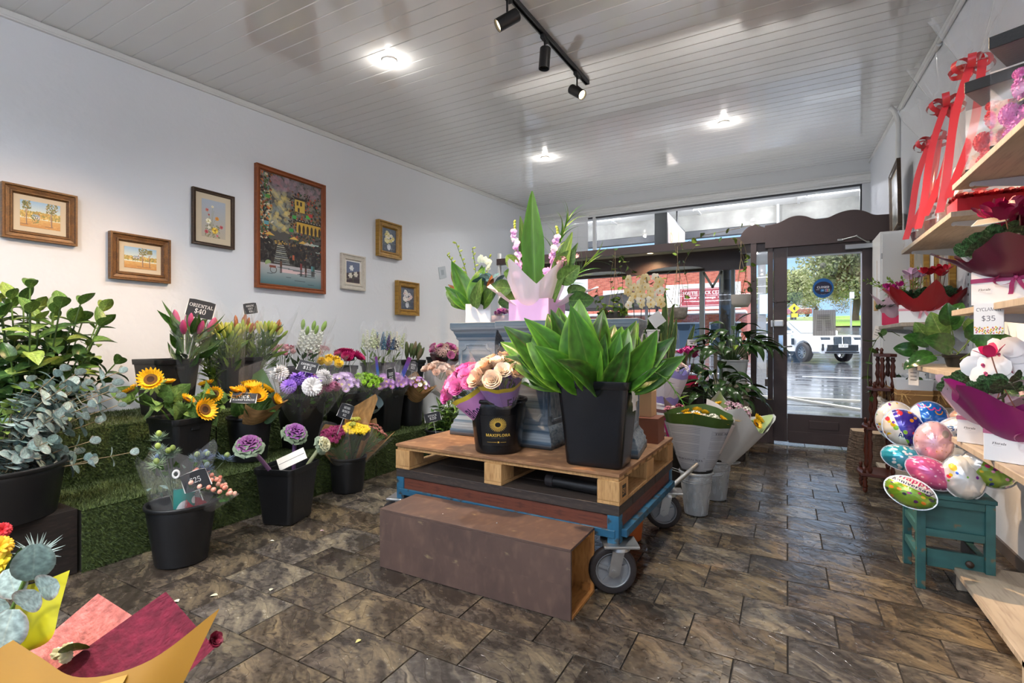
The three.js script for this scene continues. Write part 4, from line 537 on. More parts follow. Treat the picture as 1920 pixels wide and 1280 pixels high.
function priceTag(label, lines, pos, { w = 0.11, h = 0.075, yaw = 0, tilt = 0, roll = 0, stake = 0.16, group, flip = false } = {}) {
  const t = thing('price_tag', label, 'price tag', pos, 0, group); t.rotation.set(tilt, yaw, roll, 'YXZ');
  const tx = ctex(256, 180, (g, W, H) => { g.fillStyle = '#efece4'; g.fillRect(0, 0, W, H); g.fillStyle = '#26282c'; g.fillRect(10, 10, W - 20, H - 20); g.fillStyle = '#f2f2ee'; g.textAlign = 'center'; if (flip) { g.translate(W, H); g.rotate(PI); } lines.forEach((s, i) => { g.font = (lines.length > 2 ? 36 : i === lines.length - 1 ? 62 : 42) + 'px serif'; g.fillText(s, W / 2, H / 2 + (i - (lines.length - 1) / 2) * (lines.length > 2 ? 42 : 56) + 16, W - 40); }); });
  const S = new THREE.Shape(); const bow = h * 0.13; S.moveTo(-w / 2, -h / 2); S.quadraticCurveTo(0, -h / 2 - bow, w / 2, -h / 2); S.lineTo(w / 2 - 0.006, h / 2); S.quadraticCurveTo(0, h / 2 + bow, -w / 2 + 0.006, h / 2); S.closePath();
  part(t, 'board', new THREE.ExtrudeGeometry(S, { depth: 0.003, bevelEnabled: false, curveSegments: 8 }).translate(0, 0, -0.003), mat('#efece4', 0.6)); const f = new THREE.ShapeGeometry(S, 8).translate(0, 0, 0.0006), u = f.attributes.uv, p = f.attributes.position; for (let i = 0; i < u.count; i++) u.setXY(i, p.getX(i) / w + 0.5, p.getY(i) / (h * 1.22) + 0.5);
  part(t, 'face', f, new THREE.MeshStandardMaterial({ map: tx, roughness: 0.65 }), 'chalkboard face with handwriting'); if (stake) part(t, 'stake', box(0.004, stake * 0.7, 0.002, 0, -h / 2 - stake * 0.35 + 0.008, -0.003), mat('#a9aaa6', 0.5)); return t;
}
// ---------- pictures on the left wall ----------
function framed(name, label, z0, z1, y0, y1, fw, dep, frameMat, matw, matMat, draw, tw, th, o = {}) {
  const w = Math.abs(z1 - z0), h = y1 - y0, t = thing(name, label, 'picture', o.pos || [XL + 0.002, (y0 + y1) / 2, (z0 + z1) / 2], o.turn ?? PI / 2); if (o.tilt) t.rotation.x = o.tilt;
  const prof = o.prof || [[0, 0], [0, dep], [fw * 0.2, dep], [fw * 0.3, dep * 0.8], [fw * 0.62, dep * 0.72], [fw * 0.7, dep * 0.88], [fw * 0.8, dep * 0.88], [fw, dep * 0.45], [fw, 0]];
  const P = [], I = [], U = [], cs = [[-1, -1], [1, -1], [1, 1], [-1, 1]];   // a mitred frame swept round the picture
  for (let c = 0; c <= 4; c++) for (const [a, b] of prof) { const [sx, sy] = cs[c % 4]; P.push(sx * (w / 2 - a), sy * (h / 2 - a), b); U.push(a * 8, c); }
  const n = prof.length, idx = (c, i) => c * n + i; for (let c = 0; c < 4; c++) for (let i = 0; i < n - 1; i++) I.push(idx(c, i), idx(c + 1, i), idx(c, i + 1), idx(c, i + 1), idx(c + 1, i), idx(c + 1, i + 1));
  let g = new THREE.BufferGeometry(); g.setAttribute('position', new THREE.Float32BufferAttribute(P, 3)); g.setAttribute('uv', new THREE.Float32BufferAttribute(U, 2)); g.setIndex(I); g = g.toNonIndexed(); g.computeVertexNormals();
  part(t, 'frame', g, frameMat); const iw = w - 2 * fw, ih = h - 2 * fw;
  if (matw) part(t, 'mount', mbox(iw, ih, 0.006, 0, 0, dep * 0.35), matMat);
  const tx = ctex(tw, th, draw); part(t, 'painting', new THREE.PlaneGeometry(iw - 2 * matw, ih - 2 * matw).translate(0, 0, dep * 0.35 + 0.0045), new THREE.MeshStandardMaterial({ map: tx, roughness: 0.45, bumpMap: tBump, bumpScale: 0.0006 }), o.plabel);
  part(t, 'backing', box(w - 0.01, h - 0.01, 0.004, 0, 0, 0.002), mat('#6d5a45', 0.8)); if (o.glass) part(t, 'glazing', box(iw, ih, 0.002, 0, 0, dep * 0.35 + 0.01), M.glass); return t;
}
const wf = (a, b, c) => new THREE.MeshStandardMaterial({ map: woodTex(a, b, c, 128, 128, 8, 3, 4, 2), roughness: 0.4, side: THREE.DoubleSide, metalness: 0.1 });
const frBrown = wf('#7a5128', '#4a2f18', '#a37b3a'), frGold = wf('#b98b34', '#7d5a1e', '#d8b25a'), frRed = wf('#8f4a1e', '#7a3c16', '#a8602a'), frDark = wf('#4a3523', '#33241a', '#6a4b2c'), linen = mat('#cdbfa6', 0.8);
const dab = (g, x, y, r, c, n, sp) => { for (let i = 0; i < n; i++) { g.fillStyle = Array.isArray(c) ? c[Math.floor(rnd() * c.length)] : c; g.beginPath(); g.ellipse(x + rr(-sp, sp), y + rr(-sp, sp), r * rr(0.5, 1.2), r * rr(0.3, 0.8), rr(0, 3), 0, 7); g.fill(); } };
function bush(g, w, h, hx, hy, trees) {
  seed(Math.round(w + hx)); let q = g.createLinearGradient(0, 0, 0, h * 0.55); q.addColorStop(0, '#8fb6d8'); q.addColorStop(1, '#d8dccc'); g.fillStyle = q; g.fillRect(0, 0, w, h);
  for (let i = 0; i < 14; i++) dab(g, i * w / 13, h * 0.52, 22, ['#c9a85a', '#b58f4a', '#a2924e', '#d2b870', '#8b8548'], 26, 30);
  q = g.createLinearGradient(0, h * 0.66, 0, h); q.addColorStop(0, '#cda462'); q.addColorStop(1, '#b98248'); g.fillStyle = q; g.fillRect(0, h * 0.68, w, h); for (let i = 0; i < 60; i++) { g.fillStyle = ['#dcbc80', '#b07b46', '#c79a5c'][i % 3]; g.fillRect(rr(0, w), rr(h * 0.7, h), rr(20, 90), 3); }
  g.fillStyle = '#8fa0b4'; g.beginPath(); g.moveTo(hx - 50, hy); g.lineTo(hx - 30, hy - 32); g.lineTo(hx + 42, hy - 32); g.lineTo(hx + 66, hy); g.fill(); g.fillStyle = '#e6dcd4'; g.fillRect(hx - 42, hy, 100, 30); g.fillStyle = '#4d4c58'; for (let i = 0; i < 4; i++) g.fillRect(hx - 32 + i * 24, hy + 6, 12, 22); g.fillStyle = '#9c5a3c'; g.fillRect(hx + 36, hy - 50, 12, 26); dab(g, hx, hy + 34, 9, ['#6b7a48', '#4f6038'], 30, 50);
  for (const [tx, th, k] of trees) { g.strokeStyle = '#a58a78'; g.lineCap = 'round'; g.lineWidth = 15 * k; g.beginPath(); g.moveTo(tx, h * 0.9); g.quadraticCurveTo(tx - 14 * k, h * 0.6, tx - 4, h * 0.32); g.stroke(); g.lineWidth = 8 * k; for (const s of [-1, 1, 0.4]) { g.beginPath(); g.moveTo(tx - 6, h * 0.42); g.quadraticCurveTo(tx + s * 34, h * 0.26, tx + s * 76 * k, h * 0.2); g.stroke(); } g.fillStyle = '#5a4638'; g.fillRect(tx - 3, h * 0.5, 7, h * 0.4); dab(g, tx, h * 0.16, 12, ['#66663c', '#7b7a46', '#54603a', '#9a8a50'], 90, 62 * k); g.fillStyle = 'rgba(90,66,60,.7)'; g.fillRect(tx - 90, h * 0.9, 110, 7); }
}
framed('framed_painting', 'wide brown and gold framed bush cottage painting at the left edge of the wall', -1.171, -1.536, 1.71, 2.043, 0.055, 0.035, frBrown, 0.03, linen, (g, w, h) => bush(g, w, h, 190, 190, [[80, 1, 0.8], [400, 1, 1.1]]), 512, 320);
framed('framed_painting', 'brown and gold framed painting of a hut under gum trees, lowest above the bush', -1.719, -2.108, 1.52, 1.852, 0.06, 0.04, frBrown, 0.03, linen, (g, w, h) => bush(g, w, h, 180, 190, [[290, 1, 1], [400, 1, 0.6]]), 512, 400);
const posy = (bg1, bg2, cols, vase) => (g, w, h) => { seed(w + h + cols.length); const q = g.createLinearGradient(0, 0, w * 0.3, h); q.addColorStop(0, bg1); q.addColorStop(1, bg2); g.fillStyle = q; g.fillRect(0, 0, w, h); for (let i = 0; i < 120; i++) { g.globalAlpha = 0.25; dab(g, rr(0, w), rr(0, h), 14, [bg1, bg2, '#3f4a58', '#c8c4b8'], 1, 4); } g.globalAlpha = 1; if (vase) { g.fillStyle = '#c9cdd2'; g.beginPath(); g.ellipse(w * 0.5, h * 0.8, w * 0.13, h * 0.14, 0, 0, 7); g.fill(); } dab(g, w * 0.5, h * 0.5, 8, ['#4d5f4a', '#60704f', '#39463a'], 60, w * 0.28); for (let i = 0; i < 16; i++) { const x = w * rr(0.2, 0.8), y = h * rr(0.15, 0.62), c = cols[i % cols.length]; for (let k = 0; k < 8; k++) { g.fillStyle = c; g.beginPath(); g.ellipse(x + cos(k * 0.8) * 11, y + sin(k * 0.8) * 10, 11, 8, k * 0.8, 0, 7); g.fill(); } g.fillStyle = 'rgba(120,90,60,.6)'; g.beginPath(); g.arc(x, y, 5, 0, 7); g.fill(); } };
framed('framed_painting', 'upright flower painting with linen mount and dark frame, left of the stairway painting', -2.277, -2.619, 1.86, 2.312, 0.028, 0.03, frDark, 0.045, linen, (g, w, h) => { seed(9); const q = g.createLinearGradient(0, 0, 0, h); q.addColorStop(0, '#a9b4c4'); q.addColorStop(1, '#b7ab98'); g.fillStyle = q; g.fillRect(0, 0, w, h); g.strokeStyle = '#8a8a58'; g.lineWidth = 2; for (const [x, y] of [[0.45, 0.18], [0.22, 0.28], [0.3, 0.4], [0.62, 0.48], [0.5, 0.27]]) { g.beginPath(); g.moveTo(w * 0.45, h * 0.95); g.quadraticCurveTo(w * 0.4, h * 0.6, w * x, h * y); g.stroke(); } const fl = (x, y, r, c, k) => { for (let i = 0; i < 9; i++) { g.fillStyle = c[i % c.length]; g.beginPath(); g.ellipse(w * x + cos(i * 0.7) * r * 0.5, h * y + sin(i * 0.7) * r * 0.5, r * 0.5, r * 0.32, i * 0.7, 0, 7); g.fill(); } g.fillStyle = k; g.beginPath(); g.arc(w * x, h * y, r * 0.22, 0, 7); g.fill(); }; dab(g, w * 0.45, h * 0.84, 8, ['#7d7a4c', '#9a8f62', '#66683f'], 90, w * 0.3); fl(0.45, 0.17, 14, ['#efe8cf', '#e2d79c'], '#c8a040'); fl(0.22, 0.28, 18, ['#c25a50', '#d98a7a'], '#5a2a20'); fl(0.3, 0.4, 10, ['#b5544a'], '#5a2a20'); fl(0.64, 0.47, 22, ['#e0a040', '#d8822c'], '#3a2418'); fl(0.28, 0.57, 30, ['#f0ead0', '#dcd6a8', '#f8f4e4'], '#a8a040'); fl(0.82, 0.68, 20, ['#b8484c', '#c8686a'], '#4a2020'); fl(0.55, 0.8, 36, ['#eac43a', '#f2d868', '#d8a824'], '#6a5a20'); fl(0.2, 0.86, 20, ['#c85a62', '#b8444c'], '#4a2020'); fl(0.3, 0.74, 16, ['#efeadb'], '#a0a060'); fl(0.65, 0.93, 12, ['#d06a70'], '#502020'); }, 256, 400);
framed('framed_painting', 'largest painting, a dark stairway street scene with rickshaw in an orange-brown frame', -2.815, -3.576, 1.562, 2.668, 0.045, 0.04, frRed, 0, null, (g, w, h) => {
  seed(31); g.fillStyle = '#4b4a46'; g.fillRect(0, 0, w, h); for (let i = 0; i < 500; i++) { const y = rr(0, h * 0.5), x = rr(0, w); g.globalAlpha = 0.5; dab(g, x, y, 26, y < h * 0.14 ? ['#8f7f88', '#a88a92', '#75707a', '#9a6f78'] : x < w * 0.45 ? ['#c8b26a', '#a79f86', '#8a9490', '#d8c078', '#6f7a7a'] : ['#6c6a66', '#5a5652', '#8a8272'], 1, 6); } g.globalAlpha = 1;
  for (let i = 0; i < 240; i++) { const y = rr(0, h * 0.64), e = rr(0, 1); dab(g, rr(0, w * (0.1 + e * 0.08)), y, 12, ['#2c241e', '#5a3a24', '#8a4a26', '#b86a34', '#3c5a30', '#1e1a18', '#c8c0a8', '#4a7a6a'], 1, 4); }
  for (let i = 0; i < 500; i++) { const y = rr(h * 0.1, h * 0.75), x = w * rr(0.45 + 0.2 * Math.max(0, 0.3 - y / h), 1); dab(g, x, y, 11, ['#241e1a', '#3a2c20', '#1a1816', '#6a4a2a', '#8a6a34', '#2e4a2a', '#a84a30'], 1, 4); }
  g.fillStyle = '#c9a94a'; g.fillRect(w * 0.54, h * 0.17, w * 0.17, h * 0.12); g.fillStyle = '#2a211a'; g.fillRect(w * 0.53, h * 0.155, w * 0.2, h * 0.02); for (const [x, y] of [[0.57, 0.19], [0.63, 0.19], [0.59, 0.25]]) { g.fillStyle = '#3a2d1c'; g.fillRect(w * x, h * y, 16, 30); }
  g.fillStyle = '#c09a3a'; g.fillRect(w * 0.57, h * 0.385, w * 0.42, h * 0.1); for (let i = 0; i < 6; i++) { g.fillStyle = '#3a2c18'; g.beginPath(); g.ellipse(w * (0.62 + i * 0.07), h * 0.45, 11, 36, 0, 0, 7); g.fill(); } g.fillStyle = '#1f1b18'; g.fillRect(w * 0.53, h * 0.36, w * 0.46, h * 0.024); g.fillStyle = '#cfc8b8'; for (let i = 0; i < 9; i++) { g.fillRect(w * (0.56 + i * 0.05), h * 0.365, 14, 4); }
  for (const [x, y, c] of [[0.5, 0.33, '#3fa04a'], [0.73, 0.3, '#4ab04a'], [0.45, 0.46, '#2f9040'], [0.78, 0.28, '#b83a34'], [0.08, 0.2, '#4a8a3a'], [0.06, 0.44, '#5a9aa8']]) { g.fillStyle = c; g.fillRect(w * x, h * y, 34, 26); }
  for (const [x, y] of [[0.45, 0.53], [0.6, 0.555], [0.68, 0.56], [0.76, 0.56], [0.06, 0.53]]) { g.fillStyle = ['#d2a850', '#c8a04a', '#b8b0a0'][Math.floor(rnd() * 3)]; g.beginPath(); g.moveTo(w * x, h * y + 24); g.lineTo(w * x + 40, h * y); g.lineTo(w * x + 84, h * y + 24); g.fill(); } g.fillStyle = '#9ab0a8'; g.fillRect(w * 0.82, h * 0.57, 70, 12); g.fillRect(w * 0.86, h * 0.63, 60, 14);
  for (let i = 0; i < 260; i++) dab(g, rr(0, w), rr(h * 0.6, h * 0.8), 18, ['#1c1817', '#2a2320', '#15120f', '#332a24'], 1, 6);
  for (let i = 0; i < 10; i++) { g.fillStyle = ['#8a9090', '#a8a898', '#6f7470'][i % 3]; g.fillRect(w * (0.26 - i * 0.006), h * (0.63 + i * 0.018), w * (0.1 + i * 0.017), 7); } for (let i = 0; i < 30; i++) dab(g, w * rr(0.22, 0.42), h * rr(0.6, 0.63), 6, ['#c8a850', '#a87a3c'], 1, 3);
  const q = g.createLinearGradient(0, h * 0.8, 0, h); q.addColorStop(0, '#b9aeb0'); q.addColorStop(0.5, '#8d9a9c'); q.addColorStop(1, '#4a6a70'); g.fillStyle = q; g.fillRect(0, h * 0.815, w, h * 0.19); g.fillStyle = '#d4b8b8'; g.fillRect(w * 0.3, h * 0.85, w * 0.45, 26); g.fillStyle = '#3c4a50'; for (let i = 0; i < 12; i++) g.fillRect(w * rr(0, 0.8), h * rr(0.82, 0.97), rr(40, 160), 4);
  g.strokeStyle = '#2c201a'; g.lineWidth = 4; g.beginPath(); g.arc(w * 0.2, h * 0.868, 24, 0, 7); g.stroke(); g.fillStyle = '#7a3a2a'; g.fillRect(w * 0.14, h * 0.83, 50, 16); g.fillStyle = '#8aa06a'; g.beginPath(); g.arc(w * 0.12, h * 0.815, 24, 2.6, 6); g.fill(); for (const [x, y, s, c] of [[0.3, 0.84, 1, '#5a3a2a'], [0.5, 0.76, 0.9, '#b05a3a'], [0.63, 0.84, 1.1, '#7a3030'], [0.71, 0.86, 0.8, '#4a3428'], [0.82, 0.84, 0.95, '#4a8088'], [0.85, 0.84, 0.95, '#3a5a50']]) { g.fillStyle = c; g.fillRect(w * x, h * y - 46 * s, 17, 42 * s); g.fillStyle = '#1f1a18'; g.fillRect(w * x + 1, h * y - 6 * s, 6, 46 * s); g.fillRect(w * x + 10, h * y - 6 * s, 6, 44 * s); g.beginPath(); g.arc(w * x + 8, h * y - 54 * s, 8, 0, 7); g.fill(); }
}, 512, 790);
framed('framed_print', 'pale silver-framed dark print of three white flowers, right of the large painting', -3.793, -4.137, 1.641, 2.022, 0.065, 0.03, wf('#cfc8bb', '#b8b0a2', '#a39a8c'), 0.012, mat('#e2d9c8', 0.8), (g, w, h) => { g.fillStyle = '#4a3a3e'; g.fillRect(0, 0, w, h); seed(4); for (let i = 0; i < 90; i++) { g.globalAlpha = 0.2; dab(g, rr(0, w), rr(0, h), 20, ['#3a2c30', '#5a484a', '#443a3a'], 1, 3); } g.globalAlpha = 1; g.strokeStyle = '#5a6a48'; g.lineWidth = 4; for (const [x, y] of [[0.38, 0.3], [0.3, 0.66], [0.7, 0.58]]) { g.beginPath(); g.moveTo(w * 0.5, h); g.quadraticCurveTo(w * 0.5, h * 0.7, w * x, h * y); g.stroke(); for (let k = 0; k < 6; k++) { g.fillStyle = k % 2 ? '#efe8da' : '#d8d0c0'; g.beginPath(); g.ellipse(w * x + cos(k) * 16, h * y + sin(k) * 20, 20, 13, k, 0, 7); g.fill(); } } }, 200, 280, { glass: true });
framed('framed_painting', 'small ornate gold framed painting of yellow flowers, upper of two gold frames', -4.32, -4.71, 2.07, 2.488, 0.075, 0.055, frGold, 0, null, posy('#5f6b7c', '#3f4854', ['#e2d8a0', '#d8c878', '#efe8d0'], true), 200, 260);
framed('framed_painting', 'small gold framed painting of white and pink flowers, lower of two gold frames', -4.643, -5.041, 1.405, 1.82, 0.075, 0.055, frGold, 0, null, posy('#6c7280', '#4a505c', ['#ece6e0', '#e0c8c4', '#d8d4d8'], true), 200, 260);
{ const n = thing('wall_note', 'tiny square grey paper note stuck on the left wall', 'note', [XL + 0.004, 2.03, -5.6], PI / 2); part(n, 'paper', rbox(0.16, 0.16, 0.003, 0.001).rotateZ(0.25), mat('#bcc4ca', 0.6)); part(n, 'print', box(0.06, 0.07, 0.001).rotateZ(0.25).translate(0, 0, 0.0022), mat('#a0aab2', 0.6), 'printed mark'); }
// ---------- stepped turf display ----------
const tm = turfMat();
{
  const zs = [[-1.09, -2.02], [-2.03, -3.0], [-3.01, -4.0], [-4.01, -5.6]];
  zs.forEach(([a, b], i) => {
    const w = a - b, mz = (a + b) / 2, lab = ['nearest the green foliage bunch', 'behind the black bucket of cabbages', 'behind the kraft-wrapped chrysanthemums', 'farthest, behind the stone pedestals'][i];
    const t = thing('turf_step', 'low display step covered in artificial grass, ' + lab, 'display step', [-3.14, 0, mz]);
    part(t, 'core', box(0.5, 0.288, w - 0.006, 0, 0.146, 0), mat('#2c2a22', 0.9)); const top = part(t, 'turf', turfGeo(0.52, w, Math.round(9000 * w), 0.018, 40 + i), tm, 'grass on top'); top.position.set(0, 0.291, 0); top.userData.kind = 'stuff';
    const fr = part(t, 'turf', turfGeo(w, 0.292, Math.round(9000 * w), 0.018, 60 + i), tm, 'grass on the front'); fr.rotation.set(PI / 2, 0, -PI / 2, 'ZXY'); fr.position.set(0.251, 0.146, 0); fr.userData.kind = 'stuff'; fr.rotation.order = 'YXZ'; fr.rotation.set(PI / 2, PI / 2, 0);
    const u = thing('turf_step', 'upper display step covered in artificial grass, ' + lab, 'display step', [-3.77, 0, mz]);
    part(u, 'core', box(0.74, 0.588, w - 0.006, 0, 0.296, 0), mat('#2c2a22', 0.9)); const f2 = part(u, 'turf', turfGeo(w, 0.31, Math.round(7000 * w), 0.018, 80 + i), tm, 'grass on the front'); f2.rotation.order = 'YXZ'; f2.rotation.set(PI / 2, PI / 2, 0); f2.position.set(0.371, 0.445, 0); f2.userData.kind = 'stuff';
    const t2 = part(u, 'turf', turfGeo(0.75, w, Math.round(5000 * w), 0.016, 90 + i), tm, 'grass on top'); t2.position.set(0, 0.591, 0); t2.userData.kind = 'stuff';
  });
  const c = thing('wooden_crate', 'dark weathered timber box under the wide black tub, left end of the turf step', 'crate', [-3.16, 0, -0.66]);
  const pw = new THREE.MeshStandardMaterial({ map: tWoodDark, color: '#b9a99c', roughness: 0.8 });
  part(c, 'front_panel', mbox(0.02, 0.3, 0.84, 0.25, 0.151, 0, 0.003), pw); part(c, 'back_panel', mbox(0.02, 0.3, 0.84, -0.25, 0.151, 0), pw); part(c, 'lid', mbox(0.48, 0.02, 0.84, 0, 0.291, 0, 0.003), pw); for (const s of [-1, 1]) part(c, 'side_panel', mbox(0.48, 0.28, 0.02, 0, 0.141, s * 0.41), pw);
}
// ---------- left foreground greenery ----------
{
  roundBucket('wide black round tub of silver eucalyptus on the dark timber box', -3.07, 0.301, -0.83, { h: 0.235, r: 0.255, k: 0.88, name: 'flower_tub', cat: 'tub' });
  roundBucket('black pot behind the eucalyptus holding the bush of green branches', -3.62, 0.592, -1.12, { h: 0.17, r: 0.2, k: 0.82 });
  seed(71); const b = thing('foliage_bunch', 'back half of the tall bushy green foliage bunch, against the left wall', 'foliage', [-3.6, 0.62, -1.12]);
  const b2 = thing('foliage_bunch', 'front half of the bushy green foliage bunch, nearest the viewer at the left edge', 'foliage', [-3.6, 0.62, -1.12]);
  for (let i = 0; i < 46; i++) { const a = i * 2.4, q = 0.36 * Math.sqrt((i + 0.5) / 46), x = cos(a) * q, z = sin(a) * q, H = (i % 3 === 2 ? 0.5 : 0.74) - q * 0.5 + rr(-0.1, 0.06); const near = i % 3; branchPart(x + 0.3 * z > 0 ? b2 : b, [[x * 0.25, 0, z * 0.25], [x * 0.7, H * 0.5, z * 0.7], [x * 1.05, H, z * 1.05]], { g: LG.cam, mats: near === 0 ? [L.camellia, L.camelliaNew] : near === 1 ? [L.camellia, L.camelliaDark] : [L.camelliaDark, L.camellia], n: 12, from: 0.2, ang: 1.05, s0: 1.6, s1: 1.1, r: 0.004, stem: pick([M.stem, M.stemDark]) }); }
  seed(72); const lo = thing('foliage_bunch', 'cluster of pale green leafy branches spilling over the left end of the black tub', 'foliage', [-3.2, 0.4, -0.72]);
  for (let i = 0; i < 9; i++) { const a = i * 2.4, q = 0.2 * Math.sqrt((i + 0.5) / 9), x = cos(a) * q, z = sin(a) * q - 0.05, H = 0.4 - q * 0.3; branchPart(lo, [[x * 0.3, 0, z * 0.3], [x * 0.8, H * 0.6, z * 0.8], [x * 1.2, H, z * 1.2]], { g: LG.cam, mats: [L.camelliaNew, L.camellia], n: 11, from: 0.3, s0: 1.15, s1: 0.8, r: 0.004 }); }
  seed(73); const e = thing('foliage_bunch', 'spreading bunch of silver-grey eucalyptus in the black tub', 'foliage', [-3.05, 0.4, -0.86]);
  const e2 = thing('foliage_bunch', 'outer sprays of silver-grey eucalyptus reaching right towards the sunflowers', 'foliage', [-3.05, 0.4, -0.86]);
  for (let i = 0; i < 46; i++) { const a = rr(-0.5, 1.1), k = rr(0.2, 1), L1 = rr(0.2, 0.56), dz = -L1 * cos(a) * k, dx = L1 * (0.05 + sin(a) * 0.5) * rr(0.2, 1), H = rr(0.14, 0.58) - L1 * 0.12 * k; branchPart(dz < -0.17 ? e2 : e, [[rr(-0.06, 0.06), 0, rr(-0.06, 0.06)], [dx * 0.4, H * 0.75, dz * 0.45], [dx, H, dz]], { g: LG.euc, mats: [L.euc, L.euc, L.eucDark], n: 12, from: 0.25, ang: 1.15, s0: 1.5, s1: 1.0, r: 0.0022, stem: mat('#8a7a5c', 0.7) }); }
}
// ---------- back row ----------
const BK = 'black flower buckets on the upper turf step';
squareBucket('large square black bucket of pink oriental lilies on the upper step, nearest the bush', -3.68, 0.592, -1.86, { turn: 0.05, d: 0.3 });
squareBucket('large square black bucket of yellow-green lily buds on the upper step', -3.68, 0.592, -2.33, { turn: -0.04, d: 0.3 });
squareBucket('square black bucket of white stock behind the purple chrysanthemums', -3.72, 0.592, -2.92, { h: 0.27 });
squareBucket('square black bucket of magenta flowers on the upper step behind the lavender bouquet', -3.72, 0.592, -3.38, { h: 0.26 });
squareBucket('square black bucket of tall cellophane-wrapped blooms on the upper step', -3.72, 0.592, -3.9, { h: 0.27 });
squareBucket('square black bucket of protea buds on the upper step', -3.72, 0.592, -4.4, { h: 0.28 });
squareBucket('square black bucket of pink posy at the far end of the upper step', -3.72, 0.592, -4.98, { h: 0.3 });
const tag2 = (o) => o;
{
  const pinkBud = pm('#b5426e', 0.5), greenBud = pm('#a3b04a'), bronzeBud = pm('#a86a44'), frost = mat('#f2f2f0', 0.25, { transmission: 0.85, thickness: 0, side: THREE.DoubleSide });
  bouquet('lily_bouquet', 'cellophane-wrapped oriental lilies with fat pink buds and long dark leaves', 'bouquet', null, { pos: [-3.66, 0.66, -1.93], dir: [0.12, 1, -0.12], h: 0.62, R: 0.13, r0: 0.05, wraps: [{ mat: M.cello, k: 3, jag: 0.3, r0: 0.05 }], flowers: [{ g: F.bud(0.11, 0.02), mat: [pinkBud, pinkBud, pm('#c77a8e')], n: 6, name: 'lily_bud', up: 0.8 }, { g: F.bud(0.08, 0.012), mat: greenBud, n: 3, name: 'lily_bud', up: 0.7 }], leaves: { g: leaf(0.2, 0.045, { bend: 0.3, fold: 0.3, n: 7, m: 2, shape: shapeLance }), mat: [L.lily, L.lily, L.cordyDark], n: 34, spread: 0.9 }, sd: 3 });
  for (const [dx, dz, s, l] of [[0.05, 0.12, 5, 'left'], [-0.02, -0.03, 6, 'middle'], [0.05, -0.17, 7, 'right']]) bouquet('lily_bouquet', `${l} cellophane bunch of unopened yellow-green lilies under the small chalk tag`, 'bouquet', null, { pos: [-3.68 + dx, 0.66, -2.36 + dz * 0.5], dir: [dx * 0.8, 1, dz * 1.5], h: 0.56, R: 0.11, r0: 0.05, wraps: [{ mat: M.cello, k: 3, jag: 0.35, R: 0.15, r0: 0.05, h: 0.62 }], flowers: [{ g: F.bud(0.075, 0.012), mat: [greenBud, pm('#8fa83c'), pm('#bcbf58')], n: 16, name: 'lily_bud', up: 0.86, tilt: 2.4 }, { g: F.bud(0.09, 0.014), mat: bronzeBud, n: s === 6 ? 7 : 2, name: 'lily_bud', up: 0.9 }], leaves: { g: leaf(0.13, 0.026, { bend: 0.4, fold: 0.3, n: 5, m: 2, shape: shapeLance }), mat: [L.lilyPale, L.lily, L.lilyPale], n: 42, y: 0.95 }, sd: s });
  for (let q = 0; q < 3; q++) { const o = thing('lily_foliage', ['left', 'middle', 'right'][q] + ' sheaf of narrow green lily leaves standing in the bucket of lily buds', 'foliage', [-3.66, 0.72, -2.2 - q * 0.13]); seed(90 + q); for (let i = 0; i < 8; i++) { const x = rr(-0.06, 0.12), z = rr(-0.1, 0.1); branchPart(o, [[x * 0.3, 0, z * 0.3], [x * 0.8, 0.22, z * 0.8 - (q - 1) * 0.04], [x * 1.3, 0.44, z - (q - 1) * 0.12]], { g: LG.lance, mats: [L.lilyPale, L.lily, L.lilyPale], n: 18, pair: false, from: 0.12, ang: 0.65, s0: 1.25, s1: 0.9, r: 0.004 }); } }
  const white = pm('#f1f2e8'), pinkc = pm('#d98ea0'), yel = pm('#f0c11c'), mag = pm('#b0125a', 0.5), center = mat('#4a2410', 0.8);
  bouquet('stock_bunch', 'spires of white stock flowers with green tips leaning right on the upper step', 'bouquet', null, { pos: [-3.7, 0.68, -2.92], dir: [0.1, 1, -0.16], h: 0.36, R: 0.09, wraps: [{ mat: M.cello, k: 3, R: 0.16, h: 0.6, jag: 0.4 }], flowers: [{ g: F.spike(0.2, 0.04, 34, 0.03, 3), mat: white, n: 5, name: 'flower_spike', tilt: 0.6, center: [T(F.bud(0.09, 0.018), [0, 0.16, 0]), pm('#8fae58')] }], leaves: { g: LG.lance[0], mat: L.lily, n: 26 }, sd: 4 });
  bouquet('carnation_bouquet', 'cellophane bunch of pale pink blooms behind the white stock spires', 'bouquet', null, { pos: [-3.84, 0.68, -2.86], dir: [0.1, 1, 0.02], h: 0.36, R: 0.11, wraps: [{ mat: M.cello, k: 3, R: 0.15, h: 0.46 }], flowers: [{ g: F.pom(0.018, 40, 0.02, 0.024, 0.02), mat: [pinkc, pm('#e4b0b4')], n: 12 }], leaves: { g: LG.small, mat: L.lily, n: 18 }, sd: 8 });
  bouquet('daisy_bouquet', 'bright yellow double daisies beside the white stock on the upper step', 'bouquet', null, { pos: [-3.62, 0.66, -3.16], dir: [0.15, 1, 0], h: 0.26, R: 0.1, wraps: [{ mat: M.cello, k: 3, R: 0.14, h: 0.34 }], flowers: [{ g: F.pom(0.03, 60, 0.024, 0.04), mat: yel, n: 6, spread: 0.75 }], leaves: { g: LG.small, mat: L.sun, n: 12 }, sd: 9 });
  bouquet('gerbera_bunch', 'deep magenta round flowers on bare stems, right of the yellow daisies', 'bouquet', null, { pos: [-3.66, 0.68, -3.38], dir: [0.1, 1, -0.02], h: 0.28, R: 0.12, flowers: [{ s: 1.2, g: F.daisy(18, 0.055, 0.02, 3, 0.5), mat: [mag, pm('#c2206a')], n: 7, center: [F.disc(0.012, 0.012), center], spread: 0.8 }], sd: 10 });
